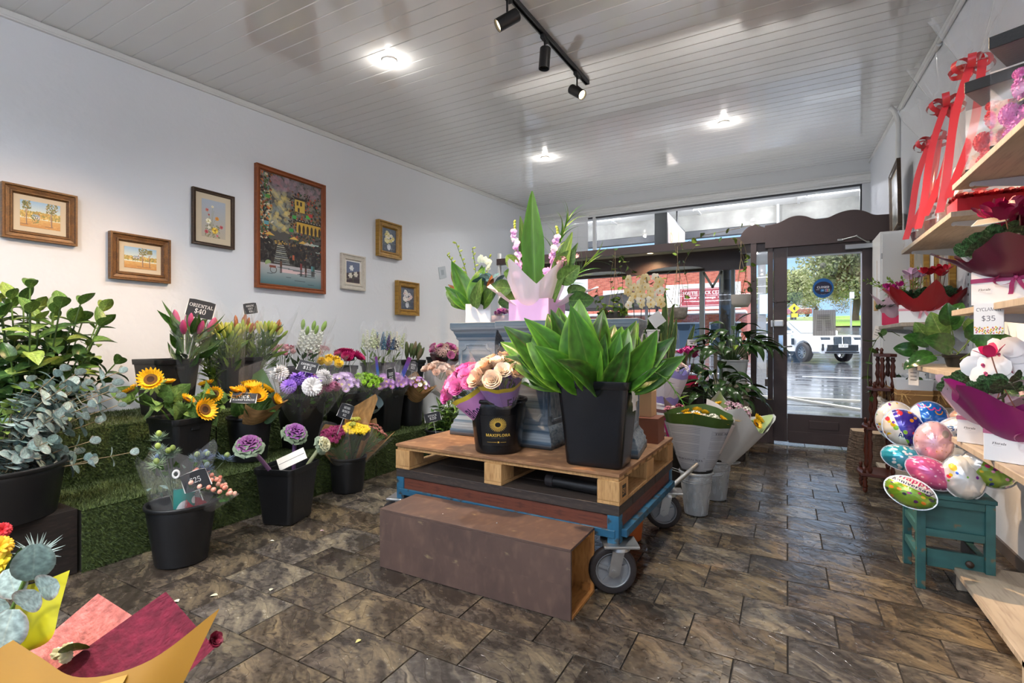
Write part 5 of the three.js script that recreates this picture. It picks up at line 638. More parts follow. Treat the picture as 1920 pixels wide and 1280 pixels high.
  bouquet('carnation_bouquet', 'cellophane bunch of dusty pink blooms behind the magenta flowers', 'bouquet', null, { pos: [-3.86, 0.68, -3.2], dir: [0.05, 1, 0], h: 0.36, R: 0.12, wraps: [{ mat: M.cello, k: 3, R: 0.15, h: 0.46 }], flowers: [{ g: F.florets(0.032, 22, 0.014, 4, 4), mat: [pm('#c9a0a8'), pm('#d8bcc0')], n: 10 }], leaves: { g: LG.small, mat: L.lilyPale, n: 12 }, sd: 11 });
  for (const [z, c, l] of [[-3.72, ['#e8ead8', '#d8e0b8', '#c8d0a0'], 'cream'], [-3.9, ['#7a4a8a', '#4a8aa8', '#6a3a7c', '#3a6a9a'], 'purple and teal'], [-4.06, ['#f0f0e0', '#d0d8a8', '#ece4d0'], 'pale yellow']]) bouquet('wrapped_bunch', `tall clear sleeve of ${l} blooms on the upper step`, 'bouquet', null, { pos: [-3.7, 0.66, z], dir: [0.08, 1, 0.02], h: 0.4, R: 0.1, r0: 0.06, wraps: [{ mat: M.cello, k: 4, jag: 0.2, R: 0.12, r0: 0.06, h: 0.58, np: 13, pleat: 0.1 }], flowers: [{ g: F.spike(0.15, 0.03, 22, 0.022, 6), mat: c.map((q) => pm(q)), n: 8, name: 'flower_spike', tilt: 0.5 }], leaves: { g: LG.lance[0], mat: L.lilyPale, n: 10 }, sd: Math.round(-z * 10) });
  bouquet('protea_bunch', 'bunch of slender olive protea buds on the upper step', 'bouquet', null, { pos: [-3.7, 0.68, -4.38], dir: [0.08, 1, 0], h: 0.24, R: 0.1, flowers: [{ g: F.bud(0.16, 0.02), mat: [pm('#6a7a4a'), pm('#8a7a5c'), pm('#5a6a40')], n: 14, tilt: 0.6, name: 'bud' }], sd: 13 });
  bouquet('rose_bouquet', 'rounded posy of pink roses and peach blooms in burgundy paper at the far wall end', 'bouquet', null, { pos: [-3.68, 0.72, -4.98], dir: [0.1, 1, 0.05], h: 0.26, R: 0.2, r0: 0.04, wraps: [{ mat: mat('#5a2030', 0.5, DS), k: 4, jag: 0.2, h: 0.22 }, { mat: M.cello, k: 4, jag: 0.2, R: 0.24, h: 0.36 }], flowers: [{ s: 1.2, g: F.rose(0.036), mat: [pm('#dc7fb4'), pm('#d06aa4')], n: 9 }, { g: F.florets(0.045, 30, 0.014, 4, 5), mat: [pm('#d9b0a4'), pm('#c79a9a'), pm('#e0c4a8')], n: 12 }], leaves: { g: LG.small, mat: L.lily, n: 14 }, sd: 14 });
}
priceTag('black chalkboard tag reading ORIENTAL $40 above the pink lilies', ['ORIENTAL', '$40'], [-3.5, 1.3, -1.98], { w: 0.17, h: 0.11, yaw: 1.05, roll: -0.22, stake: 0.5 });
priceTag('small dark chalkboard tag stuck among the lily bud bunches', ['ASIATIC', 'LILY', '$20'], [-3.56, 1.33, -2.38], { w: 0.1, h: 0.075, yaw: 0.9, roll: 0.15, stake: 0.45 });
priceTag('dark chalkboard tag above the purple sleeve on the upper step', ['MIXED', '$20'], [-3.56, 1.05, -3.95], { w: 0.13, h: 0.09, yaw: 0.75, roll: -0.3, stake: 0.4 });
priceTag('dark oval tag lying below the magenta flowers', ['GERBERA', '$15'], [-3.52, 0.93, -3.32], { w: 0.1, h: 0.06, yaw: 0.8, tilt: -0.5, roll: 0.1, stake: 0.2 });
// ---------- middle row ----------
squareBucket('square black bucket of sunflowers on the lower turf step', -3.14, 0.3, -1.66, { turn: 0.04, h: 0.34 });
roundBucket('round black bucket holding a kraft-wrapped sunflower bouquet', -3.12, 0.3, -2.08, { h: 0.29, r: 0.135 });
squareBucket('square black bucket of purple and white chrysanthemums', -3.14, 0.3, -2.5, { turn: -0.05 });
squareBucket('square black bucket of lavender and green bouquets on the lower step', -3.14, 0.3, -2.93, { turn: 0.02 });
squareBucket('square black bucket of lilac daisies with a striped sleeve', -3.12, 0.3, -3.34, { turn: 0, h: 0.36, d: 0.27 });
roundBucket('round black bucket of kraft-wrapped lilac daisies', -3.1, 0.3, -3.68, { h: 0.29, r: 0.12, k: 0.85 });
{ const w = roundBucket('tall white enamel bucket of peach roses at the end of the lower step', -3.08, 0.3, -4.0, { h: 0.36, r: 0.125, k: 0.78, m: mat('#e3e7ea', 0.35) }); part(w, 'band', lathe([[0.121, 0.29], [0.126, 0.295], [0.122, 0.3], [0.122, 0.29]], 32), mat('#d5d9dc', 0.35)); part(w, 'handle', tube([[0.12, 0.31, 0.06], [0.16, 0.27, 0.03], [0.165, 0.25, 0], [0.15, 0.25, -0.02]], 0.004, 12, 6), M.steel); }
roundBucket('small round black bucket of pale pink roses at the far end of the lower step', -3.08, 0.3, -4.42, { h: 0.26, r: 0.12 });
function sunflower(label, head, face, base, s, sd) {
  const t = thing('sunflower', label, 'sunflower', base); seed(sd); const b = V(...base), h = V(...head).sub(b), f = V(...face).normalize();
  part(t, 'stem', new THREE.TubeGeometry(curve([[0, 0, 0], [h.x * 0.4, h.y * 0.6, h.z * 0.4], h.clone().addScaledVector(f, -0.06 * s).add(V(0, -0.01, 0)), h.toArray()]), 14, 0.0055, 7, false), M.stem);
  const hd = part(t, 'flower_head', F.disc(0.036, 0.016), mat('#3b2410', 0.9)); hd.position.copy(h); aim(hd, f, rr(0, 6)); hd.scale.setScalar(s);
  part(hd, 'petals', F.daisy(20, 0.062, 0.019, 2, 0.3), pick([pm('#f3b90f'), pm('#efae08')])); part(hd, 'seed_ring', lathe([[0.016, 0.016], [0.02, 0.018], [0.026, 0.0165], [0.03, 0.0155]], 20), mat('#6a4718', 0.9)); part(hd, 'sepals', F.daisy(13, 0.055, 0.018, 1, -0.25).translate(0, -0.006, 0), L.sun);
  for (let i = 0; i < 4; i++) { const k = rr(0.45, 0.92), p = h.clone().multiplyScalar(k), o = part(t, 'leaf', LG.sun[i % 2], L.sun); p.y = h.y * Math.pow(k, 0.8); o.position.copy(p); aim(o, V(rr(-0.4, 1), rr(-0.15, 0.5), rr(-1, 1)), rr(0, 6)); o.scale.setScalar(rr(0.7, 1.25)); }
}
{
  const B = [-3.14, 0.5, -1.66];
  sunflower('largest open sunflower, standing highest above the black bucket', [-3.08, 0.865, -1.475], [0.75, 0.45, 0.55], B, 1.1, 1);
  sunflower('drooping dark-centred sunflower hanging at the front rim of its bucket', [-2.98, 0.68, -1.7], [0.85, 0.25, -0.1], B, 1.15, 2);
  sunflower('half-open sunflower facing right at the right end of the bucket', [-3.02, 0.765, -1.79], [0.8, 0.1, 0.5], B, 0.8, 3);
  sunflower('sunflower seen from the side at the far left behind the eucalyptus', [-3.1, 0.81, -1.385], [-0.2, 0.9, 0.5], B, 0.8, 4);
  sunflower('sunflower peeping up behind a broad leaf in the middle of the bucket', [-3.16, 0.835, -1.6], [0.1, 1, 0.1], B, 0.7, 5);
  sunflower('sunflower seen from behind with its green sepals, upper right', [-3.12, 0.81, -1.8], [-0.3, 0.9, 0.1], B, 0.8, 6);
  sunflower('small sunflower tucked low between the leaves in the bucket middle', [-3.04, 0.74, -1.64], [0.5, 0.7, -0.3], B, 0.7, 7);
  sunflower('smallest sunflower leaning right behind the chalk tag', [-3.02, 0.77, -1.91], [0.3, 0.8, -0.2], B, 0.6, 8);
  const yel = pm('#f4b80e'), kr = M.kraft, lil = [pm('#c79ad6'), pm('#b98acb')], wh = pm('#f3f0ee'), pur = [pm('#8a5cc8'), pm('#9a6cd4')];
  bouquet('sunflower_bouquet', 'sunflower bouquet in brown kraft paper leaning right over the round bucket', 'bouquet', null, { pos: [-3.12, 0.5, -2.04], dir: [0.28, 1, -0.22], h: 0.26, R: 0.17, r0: 0.03, wraps: [{ mat: kr, k: 3, jag: 0.35, h: 0.27, rot: 0.6, to: 0.7, label: 'kraft paper' }, { mat: mat('#4d6a45', 0.7, DS), k: 3, jag: 0.4, h: 0.31, to: 0.3, rot: 2.6, R: 0.16, label: 'green paper' }, { mat: M.cello, k: 3, h: 0.38, R: 0.2, from: 0.4, to: 0.8 }], flowers: [{ g: F.daisy(20, 0.062, 0.019, 2, 0.5), mat: yel, n: 6, center: [F.disc(0.034, 0.014), mat('#3b2410', 0.9)], spread: 0.72, name: 'sunflower_head' }], leaves: { g: LG.sun[0], mat: L.lily, n: 8, y: 0.8 }, sd: 21 });
  bouquet('chrysanthemum_bouquet', 'cellophane bouquet of purple pompom chrysanthemums with one white bloom', 'bouquet', null, { pos: [-3.1, 0.52, -2.43], dir: [0.2, 1, 0.05], h: 0.25, R: 0.15, r0: 0.06, wraps: [{ mat: M.cello, k: 4, R: 0.19, h: 0.34, r0: 0.06 }], flowers: [{ g: F.pom(0.032, 110, 0.018, 0.042), mat: pur, n: 4, spread: 0.85, s: 1.45, sorted: true }, { g: F.pom(0.034, 120, 0.018, 0.044), mat: wh, n: 3, spread: 0.95, s: 1.45, sorted: true, up: 1.15 }], leaves: { g: LG.small, mat: L.lily, n: 22, y: 0.8 }, sd: 22 });
  bouquet('chrysanthemum_bouquet', 'bouquet of dusty pink ruffled blooms right of the purple pompoms', 'bouquet', null, { pos: [-3.1, 0.52, -2.6], dir: [0.2, 1, -0.1], h: 0.24, R: 0.12, r0: 0.05, wraps: [{ mat: M.cello, k: 4, R: 0.17, h: 0.32, r0: 0.05 }], flowers: [{ s: 1.35, g: F.pom(0.03, 80, 0.02, 0.036, 0.02), mat: [pm('#b5688c'), pm('#c27a98')], n: 6, spread: 0.8 }], leaves: { g: LG.small, mat: L.lily, n: 18, y: 0.8 }, sd: 23 });
  bouquet('daisy_bouquet', 'cellophane bouquet of pale lavender daisies between the pink blooms and the green pompoms', 'bouquet', null, { pos: [-3.12, 0.54, -2.83], dir: [0.15, 1, 0.05], h: 0.25, R: 0.15, r0: 0.06, wraps: [{ mat: M.cello, k: 4, R: 0.17, h: 0.33, r0: 0.06 }], flowers: [{ s: 1.3, g: F.daisy(16, 0.03, 0.009, 2, 0.35), mat: [pm('#cdb4dc'), pm('#d8c2e0')], n: 22, center: [F.disc(0.008, 0.005), pm('#cfc890')] }], leaves: { g: LG.small, mat: L.lily, n: 22, y: 0.75 }, sd: 24 });
  bouquet('chrysanthemum_bouquet', 'bouquet of bright green button pompoms in a clear sleeve with blue-green edge', 'bouquet', null, { pos: [-3.08, 0.54, -3.04], dir: [0.18, 1, -0.03], h: 0.25, R: 0.12, r0: 0.05, wraps: [{ mat: M.cello, k: 4, R: 0.16, h: 0.27, r0: 0.05 }, { mat: mat('#a8c4cc', 0.3, { transmission: 0.35, thickness: 0, side: THREE.DoubleSide }), r0: 0.135, R: 0.165, h: 0.06, k: 2, jag: 0.2, name: 'sleeve_print', label: 'pale blue printed band' }], flowers: [{ s: 1.4, g: F.pom(0.016, 50, 0.012, 0.018), mat: [pm('#86b41e'), pm('#78a51a')], n: 22 }], leaves: { g: LG.small, mat: L.lily, n: 12, y: 0.7 }, sd: 25 });
  for (const [z, l, s] of [[-3.27, 'left', 26], [-3.42, 'right', 27]]) bouquet('daisy_bouquet', `${l} of two lilac daisy bouquets beside the striped purple and blue sleeve`, 'bouquet', null, { pos: [-3.1, 0.54, z], dir: [0.16, 1, s === 26 ? 0.05 : -0.12], h: 0.22, R: 0.125, r0: 0.05, wraps: [{ mat: M.cello, k: 4, R: 0.16, h: 0.34, r0: 0.05 }], flowers: [{ s: 1.35, g: F.daisy(18, 0.026, 0.008, 2, 0.35), mat: lil, n: 24, center: [F.disc(0.008, 0.005), pm('#c8b070')] }], leaves: { g: LG.small, mat: L.lily, n: 20, y: 0.8 }, sd: s });
  { const t = ctex(64, 256, (g, w, h) => { const q = g.createLinearGradient(0, 0, 0, h); q.addColorStop(0, '#7a1f6a'); q.addColorStop(0.5, '#2c4fa8'); q.addColorStop(1, '#0f7a78'); g.fillStyle = q; g.fillRect(0, 0, w, h); }); const o = solo('sleeve_strip', 'stiff strip of flower sleeve printed purple to teal standing in the lilac daisies', 'wrapping strip', mbox(0.036, 0.34, 0.004), new THREE.MeshStandardMaterial({ map: t, roughness: 0.3 }), [-2.99, 0.78, -3.44], 0.6); o.rotation.z = -0.38; const u = o.geometry.attributes.uv, p = o.geometry.attributes.position; for (let i = 0; i < u.count; i++) u.setXY(i, p.getX(i) / 0.036 + 0.5, p.getY(i) / 0.34 + 0.5);
    const o2 = solo('sleeve_strip', 'short purple to blue sleeve strip behind the chalk tag of the lilac daisies', 'wrapping strip', o.geometry.clone().scale(0.6, 0.6, 1), o.material, [-3.06, 0.85, -3.2], 0.6); o2.rotation.z = 0.1; }
  bouquet('daisy_bouquet', 'lilac and white daisies wrapped in brown kraft paper leaning right', 'bouquet', null, { pos: [-3.08, 0.5, -3.66], dir: [0.3, 1, -0.12], h: 0.21, R: 0.12, r0: 0.04, wraps: [{ mat: kr, k: 3, jag: 0.45, h: 0.22, R: 0.14, label: 'kraft paper' }], flowers: [{ g: F.daisy(16, 0.026, 0.009, 1, 0.35), mat: [...lil, wh], n: 16, center: [F.disc(0.007, 0.005), pm('#d8c450')], up: 1 }], sd: 28 });
  const frost = mat('#e6e8e8', 0.45, { transmission: 0.45, thickness: 0, side: THREE.DoubleSide });
  bouquet('rose_bouquet', 'peach roses in a frosted white paper cone standing in the white enamel bucket', 'bouquet', null, { pos: [-3.06, 0.52, -4.0], dir: [0.1, 1, -0.1], h: 0.26, R: 0.17, r0: 0.06, wraps: [{ mat: frost, k: 4, jag: 0.3, h: 0.27, label: 'frosted white paper' }], flowers: [{ s: 1.2, g: F.rose(0.034), mat: [pm('#f0cdb6'), pm('#ecc4ac'), pm('#f3d9c8')], n: 16, up: 1.0 }], sd: 29 });
  bouquet('rose_bouquet', 'pale pink roses in clear film in the small bucket beside the stone pedestal', 'bouquet', null, { pos: [-3.06, 0.46, -4.4], dir: [0.1, 1, -0.02], h: 0.28, R: 0.17, r0: 0.05, wraps: [{ mat: M.cello, k: 4, R: 0.2, h: 0.36, r0: 0.05 }, { mat: mat('#2f6f86', 0.4, DS), r0: 0.1, R: 0.16, h: 0.11, k: 3, jag: 0.2, to: 0.45, rot: 0.5, label: 'blue paper edge' }], flowers: [{ g: F.rose(0.036), mat: [pm('#eecdbc'), pm('#e6bcb0')], n: 12, up: 1 }], leaves: { g: LG.small, mat: L.lily, n: 22 }, sd: 30 });
}
priceTag('upside-down chalkboard tag reading SUNFLOWER $30 over the sunflower bucket', ['SUNFLOWER', '$30'], [-2.95, 0.73, -1.93], { w: 0.155, h: 0.062, yaw: 0.65, tilt: -0.5, roll: -0.05, stake: 0, flip: true });
priceTag('chalkboard tag lying tilted over the white and purple chrysanthemums', ['DISBUDS', '$15'], [-3.02, 0.9, -2.46], { w: 0.15, h: 0.075, yaw: 0.7, tilt: -0.4, roll: -0.25, stake: 0.2 });
priceTag('narrow chalkboard tag standing in front of the lilac daisies', ['DAISY', '$15'], [-2.96, 0.78, -3.26], { w: 0.085, h: 0.13, yaw: 1.2, roll: 0.1, stake: 0.12 });
priceTag('chalkboard tag peeping behind the striped sleeve at the kraft-wrapped daisies', ['ROSES', '$25'], [-3.02, 0.85, -3.62], { w: 0.09, h: 0.08, yaw: 0.9, roll: -0.2, stake: 0.15 });
// ---------- on the floor ----------
roundBucket('oval black floor bucket of blue thistles and pink berries', -2.62, 0.003, -1.39, { h: 0.292, r: 0.152, k: 0.74 });
squareBucket('large square black floor bucket of ornamental cabbages', -2.66, 0.003, -2.02, { h: 0.335, w: 0.26, d: 0.3, turn: 0.32, slot: false });
roundBucket('round black floor bucket of kraft-wrapped chrysanthemums', -2.79, 0.003, -2.62, { h: 0.25, r: 0.128, k: 0.83 });
{
  seed(101); const tb = thing('thistle_bouquet', 'bouquet of blue-grey sea holly thistles in a tall clear sleeve', 'bouquet', [-2.66, 0.16, -1.39]);
  part(tb, 'sleeve', wrapSheet(0.06, 0.17, 0.36, { k: 4, jag: 0.25, pleat: 0.08, np: 7 }), M.cello); const st = [];
  for (let i = 0; i < 30; i++) { const u = rnd(), z = lerp(0.13, -0.22, u) + rr(-0.03, 0.03), y = lerp(0.42, 0.3, u) + rr(-0.09, 0.05), x = rr(-0.1, 0.1); const o = part(tb, 'thistle_head', F.thistle(rr(0.022, 0.028), 1 + i % 3), u > 0.45 ? pick([pm('#4d6189'), pm('#5c7091'), pm('#6e8596')]) : pick([pm('#7b8f86'), pm('#8aa07a'), pm('#68806e')])); o.position.set(x, y, z); aim(o, V(x + 0.2, 1, z * 2), rr(0, 6)); part(o, 'crown', T(ball(0.013, 8, 6), [0, 0.036, 0], null, [1, 1.2, 1]), pick([pm('#a8b85a'), pm('#8a9c58'), pm('#6d80a0')])); st.push(tube([[0, 0, 0], [x * 0.4, y * 0.5, z * 0.35], [x, y, z]], 0.0022, 5, 4)); }
  part(tb, 'stems', merge(st), mat('#6d7f62', 0.6)); for (let i = 0; i < 30; i++) { const o = part(tb, 'leaf', LG.small, pick([L.eucDark, L.lily])); o.position.set(rr(-0.09, 0.09), rr(0.14, 0.32), rr(-0.18, 0.13)); aim(o, V(rr(-1, 1), rr(0.2, 1), rr(-1, 1)), rr(0, 6)); }
  const lab = ctex(128, 128, (g, w, h) => { g.fillStyle = '#0f8f86'; g.fillRect(0, 0, w, h); g.fillStyle = '#e8f0f0'; g.beginPath(); g.moveTo(10, 128); g.quadraticCurveTo(30, 70, 64, 78); g.quadraticCurveTo(74, 100, 70, 128); g.fill(); g.beginPath(); g.arc(126, 90, 24, 0, 7); g.fill(); });
  part(tb, 'label', surf(8, 2, (u, v) => [0.085 * cos((u - 0.5) * 1.1) + 0.0, 0.105 + v * 0.1, 0.055 - u * 0.1]), new THREE.MeshStandardMaterial({ map: lab, roughness: 0.35, side: THREE.DoubleSide }), 'teal printed sleeve label'); 
  const bal = part(tb, 'care_tag', T(new THREE.TorusGeometry(0.014, 0.005, 6, 18), [0.095, 0.285, 0.055], [0, 1.1, 0], [0.9, 1.2, 1]), M.white, 'white loop tag');
  const hb = thing('berry_bouquet', 'bunch of small pink hypericum berries in a clear sleeve leaning over the bucket rim', 'bouquet', [-2.58, 0.22, -1.41]); aim(hb, V(0.4, 1, -0.45)); part(hb, 'sleeve', wrapSheet(0.035, 0.13, 0.18, { k: 3, jag: 0.25, pleat: 0.06 }), M.cello); part(hb, 'wrap_base', wrapSheet(0.03, 0.06, 0.07, { k: 3, jag: 0.1 }), mat('#8c1620', 0.25, DS), 'dark red film');
  for (let i = 0; i < 34; i++) { const q = Math.sqrt((i + 0.5) / 34) * 0.125, a = i * 2.4, o = part(hb, 'berry', T(ball(0.0105, 10, 8), [0, 0, 0], null, [1, 1.15, 1]), pick([pm('#f0a08a', 0.3), pm('#eb9079', 0.3), pm('#f4b8a2', 0.3)])); o.position.set(cos(a) * q, 0.17 + rr(-0.012, 0.02) + (0.125 - q) * 0.2, sin(a) * q); }
  for (let i = 0; i < 40; i++) { const q = Math.sqrt(rnd()) * 0.12, a = i * 2.4, o = part(hb, 'leaf', LG.small, L.lily); o.position.set(cos(a) * q, 0.145, sin(a) * q); aim(o, V(cos(a), 0.6, sin(a)), i); o.scale.setScalar(0.8); }
  priceTag('chalkboard tag reading £25 among the pink berries in the floor bucket', ['£25'], [-2.5, 0.41, -1.39], { w: 0.12, h: 0.085, yaw: 0.9, roll: 0.3, stake: 0.1 });
}
function cabbage(label, head, dir, base, s, sd, cols) {
  const t = thing('ornamental_cabbage', label, 'ornamental cabbage', base), h = V(...head).sub(V(...base)), d = V(...dir).normalize(); part(t, 'stem', new THREE.TubeGeometry(curve([[0, 0, 0], [h.x * 0.5, h.y * 0.55, h.z * 0.5], h.toArray()]), 8, 0.012, 8, false), mat(cols[2], 0.6)); const o = part(t, 'outer_leaves', F.cabbageOut(0.085, sd), pm(cols[0], 0.6)); o.position.copy(h); aim(o, d, sd); o.scale.setScalar(s); const q = part(t, 'inner_leaves', F.cabbageIn(0.085, sd), pm(cols[1], 0.55), 'coloured heart leaves'); q.position.copy(h).addScaledVector(d, 0.012); aim(q, d, sd); q.scale.setScalar(s);
}
cabbage('purple ornamental cabbage leaning left out of the square floor bucket', [-2.6, 0.5, -1.73], [0.35, 0.75, 0.3], [-2.66, 0.2, -1.98], 0.95, 3, ['#7f9077', '#8a4c86', '#7d5a80']);
cabbage('upright purple ornamental cabbage at the back of the square floor bucket', [-2.66, 0.51, -2.07], [0.6, 0.8, 0.15], [-2.66, 0.2, -2.06], 0.95, 4, ['#74876c', '#8f4f96', '#6a4a78']);
cabbage('cream-white ornamental cabbage hanging over the right rim of the square floor bucket', [-2.56, 0.43, -2.19], [0.85, 0.35, -0.2], [-2.64, 0.22, -2.08], 0.72, 5, ['#8fa088', '#ece8c0', '#a8b088']);
{ const o = thing('price_card', 'blank-backed white price card lying across the cabbage bucket', 'card', [-2.57, 0.385, -1.98], 0.9); part(o, 'card', rbox(0.16, 0.09, 0.003, 0.001).rotateX(-0.9).rotateZ(0.4), mat('#d8d4cc', 0.6)); part(o, 'edge', box(0.15, 0.003, 0.004).rotateX(-0.9).rotateZ(0.4), mat('#3a3a3a', 0.6)); }
{
  const K = [-2.79, 0.14, -2.62];
  bouquet('chrysanthemum_bouquet', 'burgundy button chrysanthemums in kraft paper, left of three in the round floor bucket', 'bouquet', null, { pos: K, dir: [0.12, 1, 0.62], h: 0.34, R: 0.1, r0: 0.03, wraps: [{ mat: M.kraft, k: 3, jag: 0.2, R: 0.115, to: 0.6, rot: 2.4, label: 'kraft paper' }, { mat: M.cello, k: 3, R: 0.12, h: 0.36 }], flowers: [{ g: F.pom(0.014, 40, 0.011, 0.017), mat: [pm('#7a1646'), pm('#8c1d54')], n: 38, up: 0.98, tilt: 1 }], leaves: { g: LG.small, mat: L.lily, n: 16 }, sd: 31 });
  bouquet('chrysanthemum_bouquet', 'bright yellow button chrysanthemums in tall kraft paper, middle of three in the round floor bucket', 'bouquet', null, { pos: K, dir: [0.26, 1, 0.0], h: 0.34, R: 0.1, r0: 0.03, wraps: [{ mat: M.kraft, k: 2, jag: 0.3, R: 0.12, h: 0.5, to: 0.33, rot: 2.9, label: 'tall kraft paper' }, { mat: M.kraft, k: 2, jag: 0.2, R: 0.1, h: 0.3, to: 0.3, rot: 1.3, label: 'folded kraft edge' }, { mat: M.cello, k: 3, R: 0.12, h: 0.36, to: 0.5, rot: -0.6 }], flowers: [{ g: F.dome(0.02, 14, 0.009, 3), mat: [pm('#e8c41a'), pm('#f0d22c')], n: 26, up: 0.92, tilt: 1 }, { g: F.dome(0.016, 12, 0.008, 4), mat: pm('#b9b84a'), n: 5, up: 1.05 }], leaves: { g: LG.small, mat: L.lily, n: 12 }, sd: 32 });
  bouquet('chrysanthemum_bouquet', 'salmon pink button chrysanthemums in kraft paper, right of three in the round floor bucket', 'bouquet', null, { pos: K, dir: [0.34, 1, -0.62], h: 0.34, R: 0.115, r0: 0.03, wraps: [{ mat: M.kraft, k: 3, jag: 0.4, R: 0.12, h: 0.36, to: 0.5, rot: 2.2, label: 'kraft paper' }, { mat: M.cello, k: 3, R: 0.14, h: 0.34 }], flowers: [{ g: F.daisy(14, 0.014, 0.006, 2, 0.5), mat: [pm('#cf8478'), pm('#d99486')], n: 48, up: 0.98, tilt: 1, center: [F.disc(0.005, 0.004), mat('#6a3a34', 0.8)] }], leaves: { g: LG.small, mat: L.lily, n: 12 }, sd: 33 });
  priceTag('chalkboard tag propped in front of the yellow chrysanthemum bouquet', ['MUMS', 'BUNCH', '$12'], [-2.66, 0.6, -2.48], { w: 0.1, h: 0.09, yaw: 0.9, roll: -0.35, stake: 0.18 });
  // potted white stock behind the pallet
  roundBucket('small black pot of white stock standing behind the pallet trolley', -2.6, 0.003, -3.48, { h: 0.33, r: 0.13, k: 0.8, soil: true });
  seed(120); const s = thing('stock_plant', 'leafy green stock plant with white flower clusters behind the pallet', 'plant', [-2.6, 0.28, -3.5]);
  for (let i = 0; i < 9; i++) { const a = i * 2.4, q = 0.12 * Math.sqrt((i + 0.5) / 9), x = cos(a) * q, z = sin(a) * q - 0.06, H = rr(0.16, 0.26); branchPart(s, [[x * 0.2, 0, z * 0.2], [x * 0.8, H * 0.6, z * 0.8], [x * 1.4, H, z * 1.4]], { g: LG.lance[1], mats: [L.lily, L.camellia, L.lilyPale], n: 22, pair: false, from: 0.1, ang: 1.0, s0: 1.25, s1: 0.9, name: 'stem' }); }
  for (const [x, y, z, m] of [[0.0, 0.25, -0.12, '#f2f1ea'], [0.03, 0.23, -0.05, '#f2f1ea'], [-0.02, 0.31, -0.16, '#e2e2b8'], [0.04, 0.22, -0.17, '#f4f2ee'], [0.0, 0.32, -0.08, '#dfe0b0']]) { const o = part(s, 'flower', F.florets(0.032, 16, 0.016, 4, 8), pm(m)); o.position.set(x, y, z); }
  priceTag('chalkboard tag reading STOCK $20 beside the pot behind the pallet', ['STOCK', '$20'], [-2.55, 0.46, -3.3], { w: 0.14, h: 0.07, yaw: 0.6, roll: 0.2, stake: 0.16 });
}
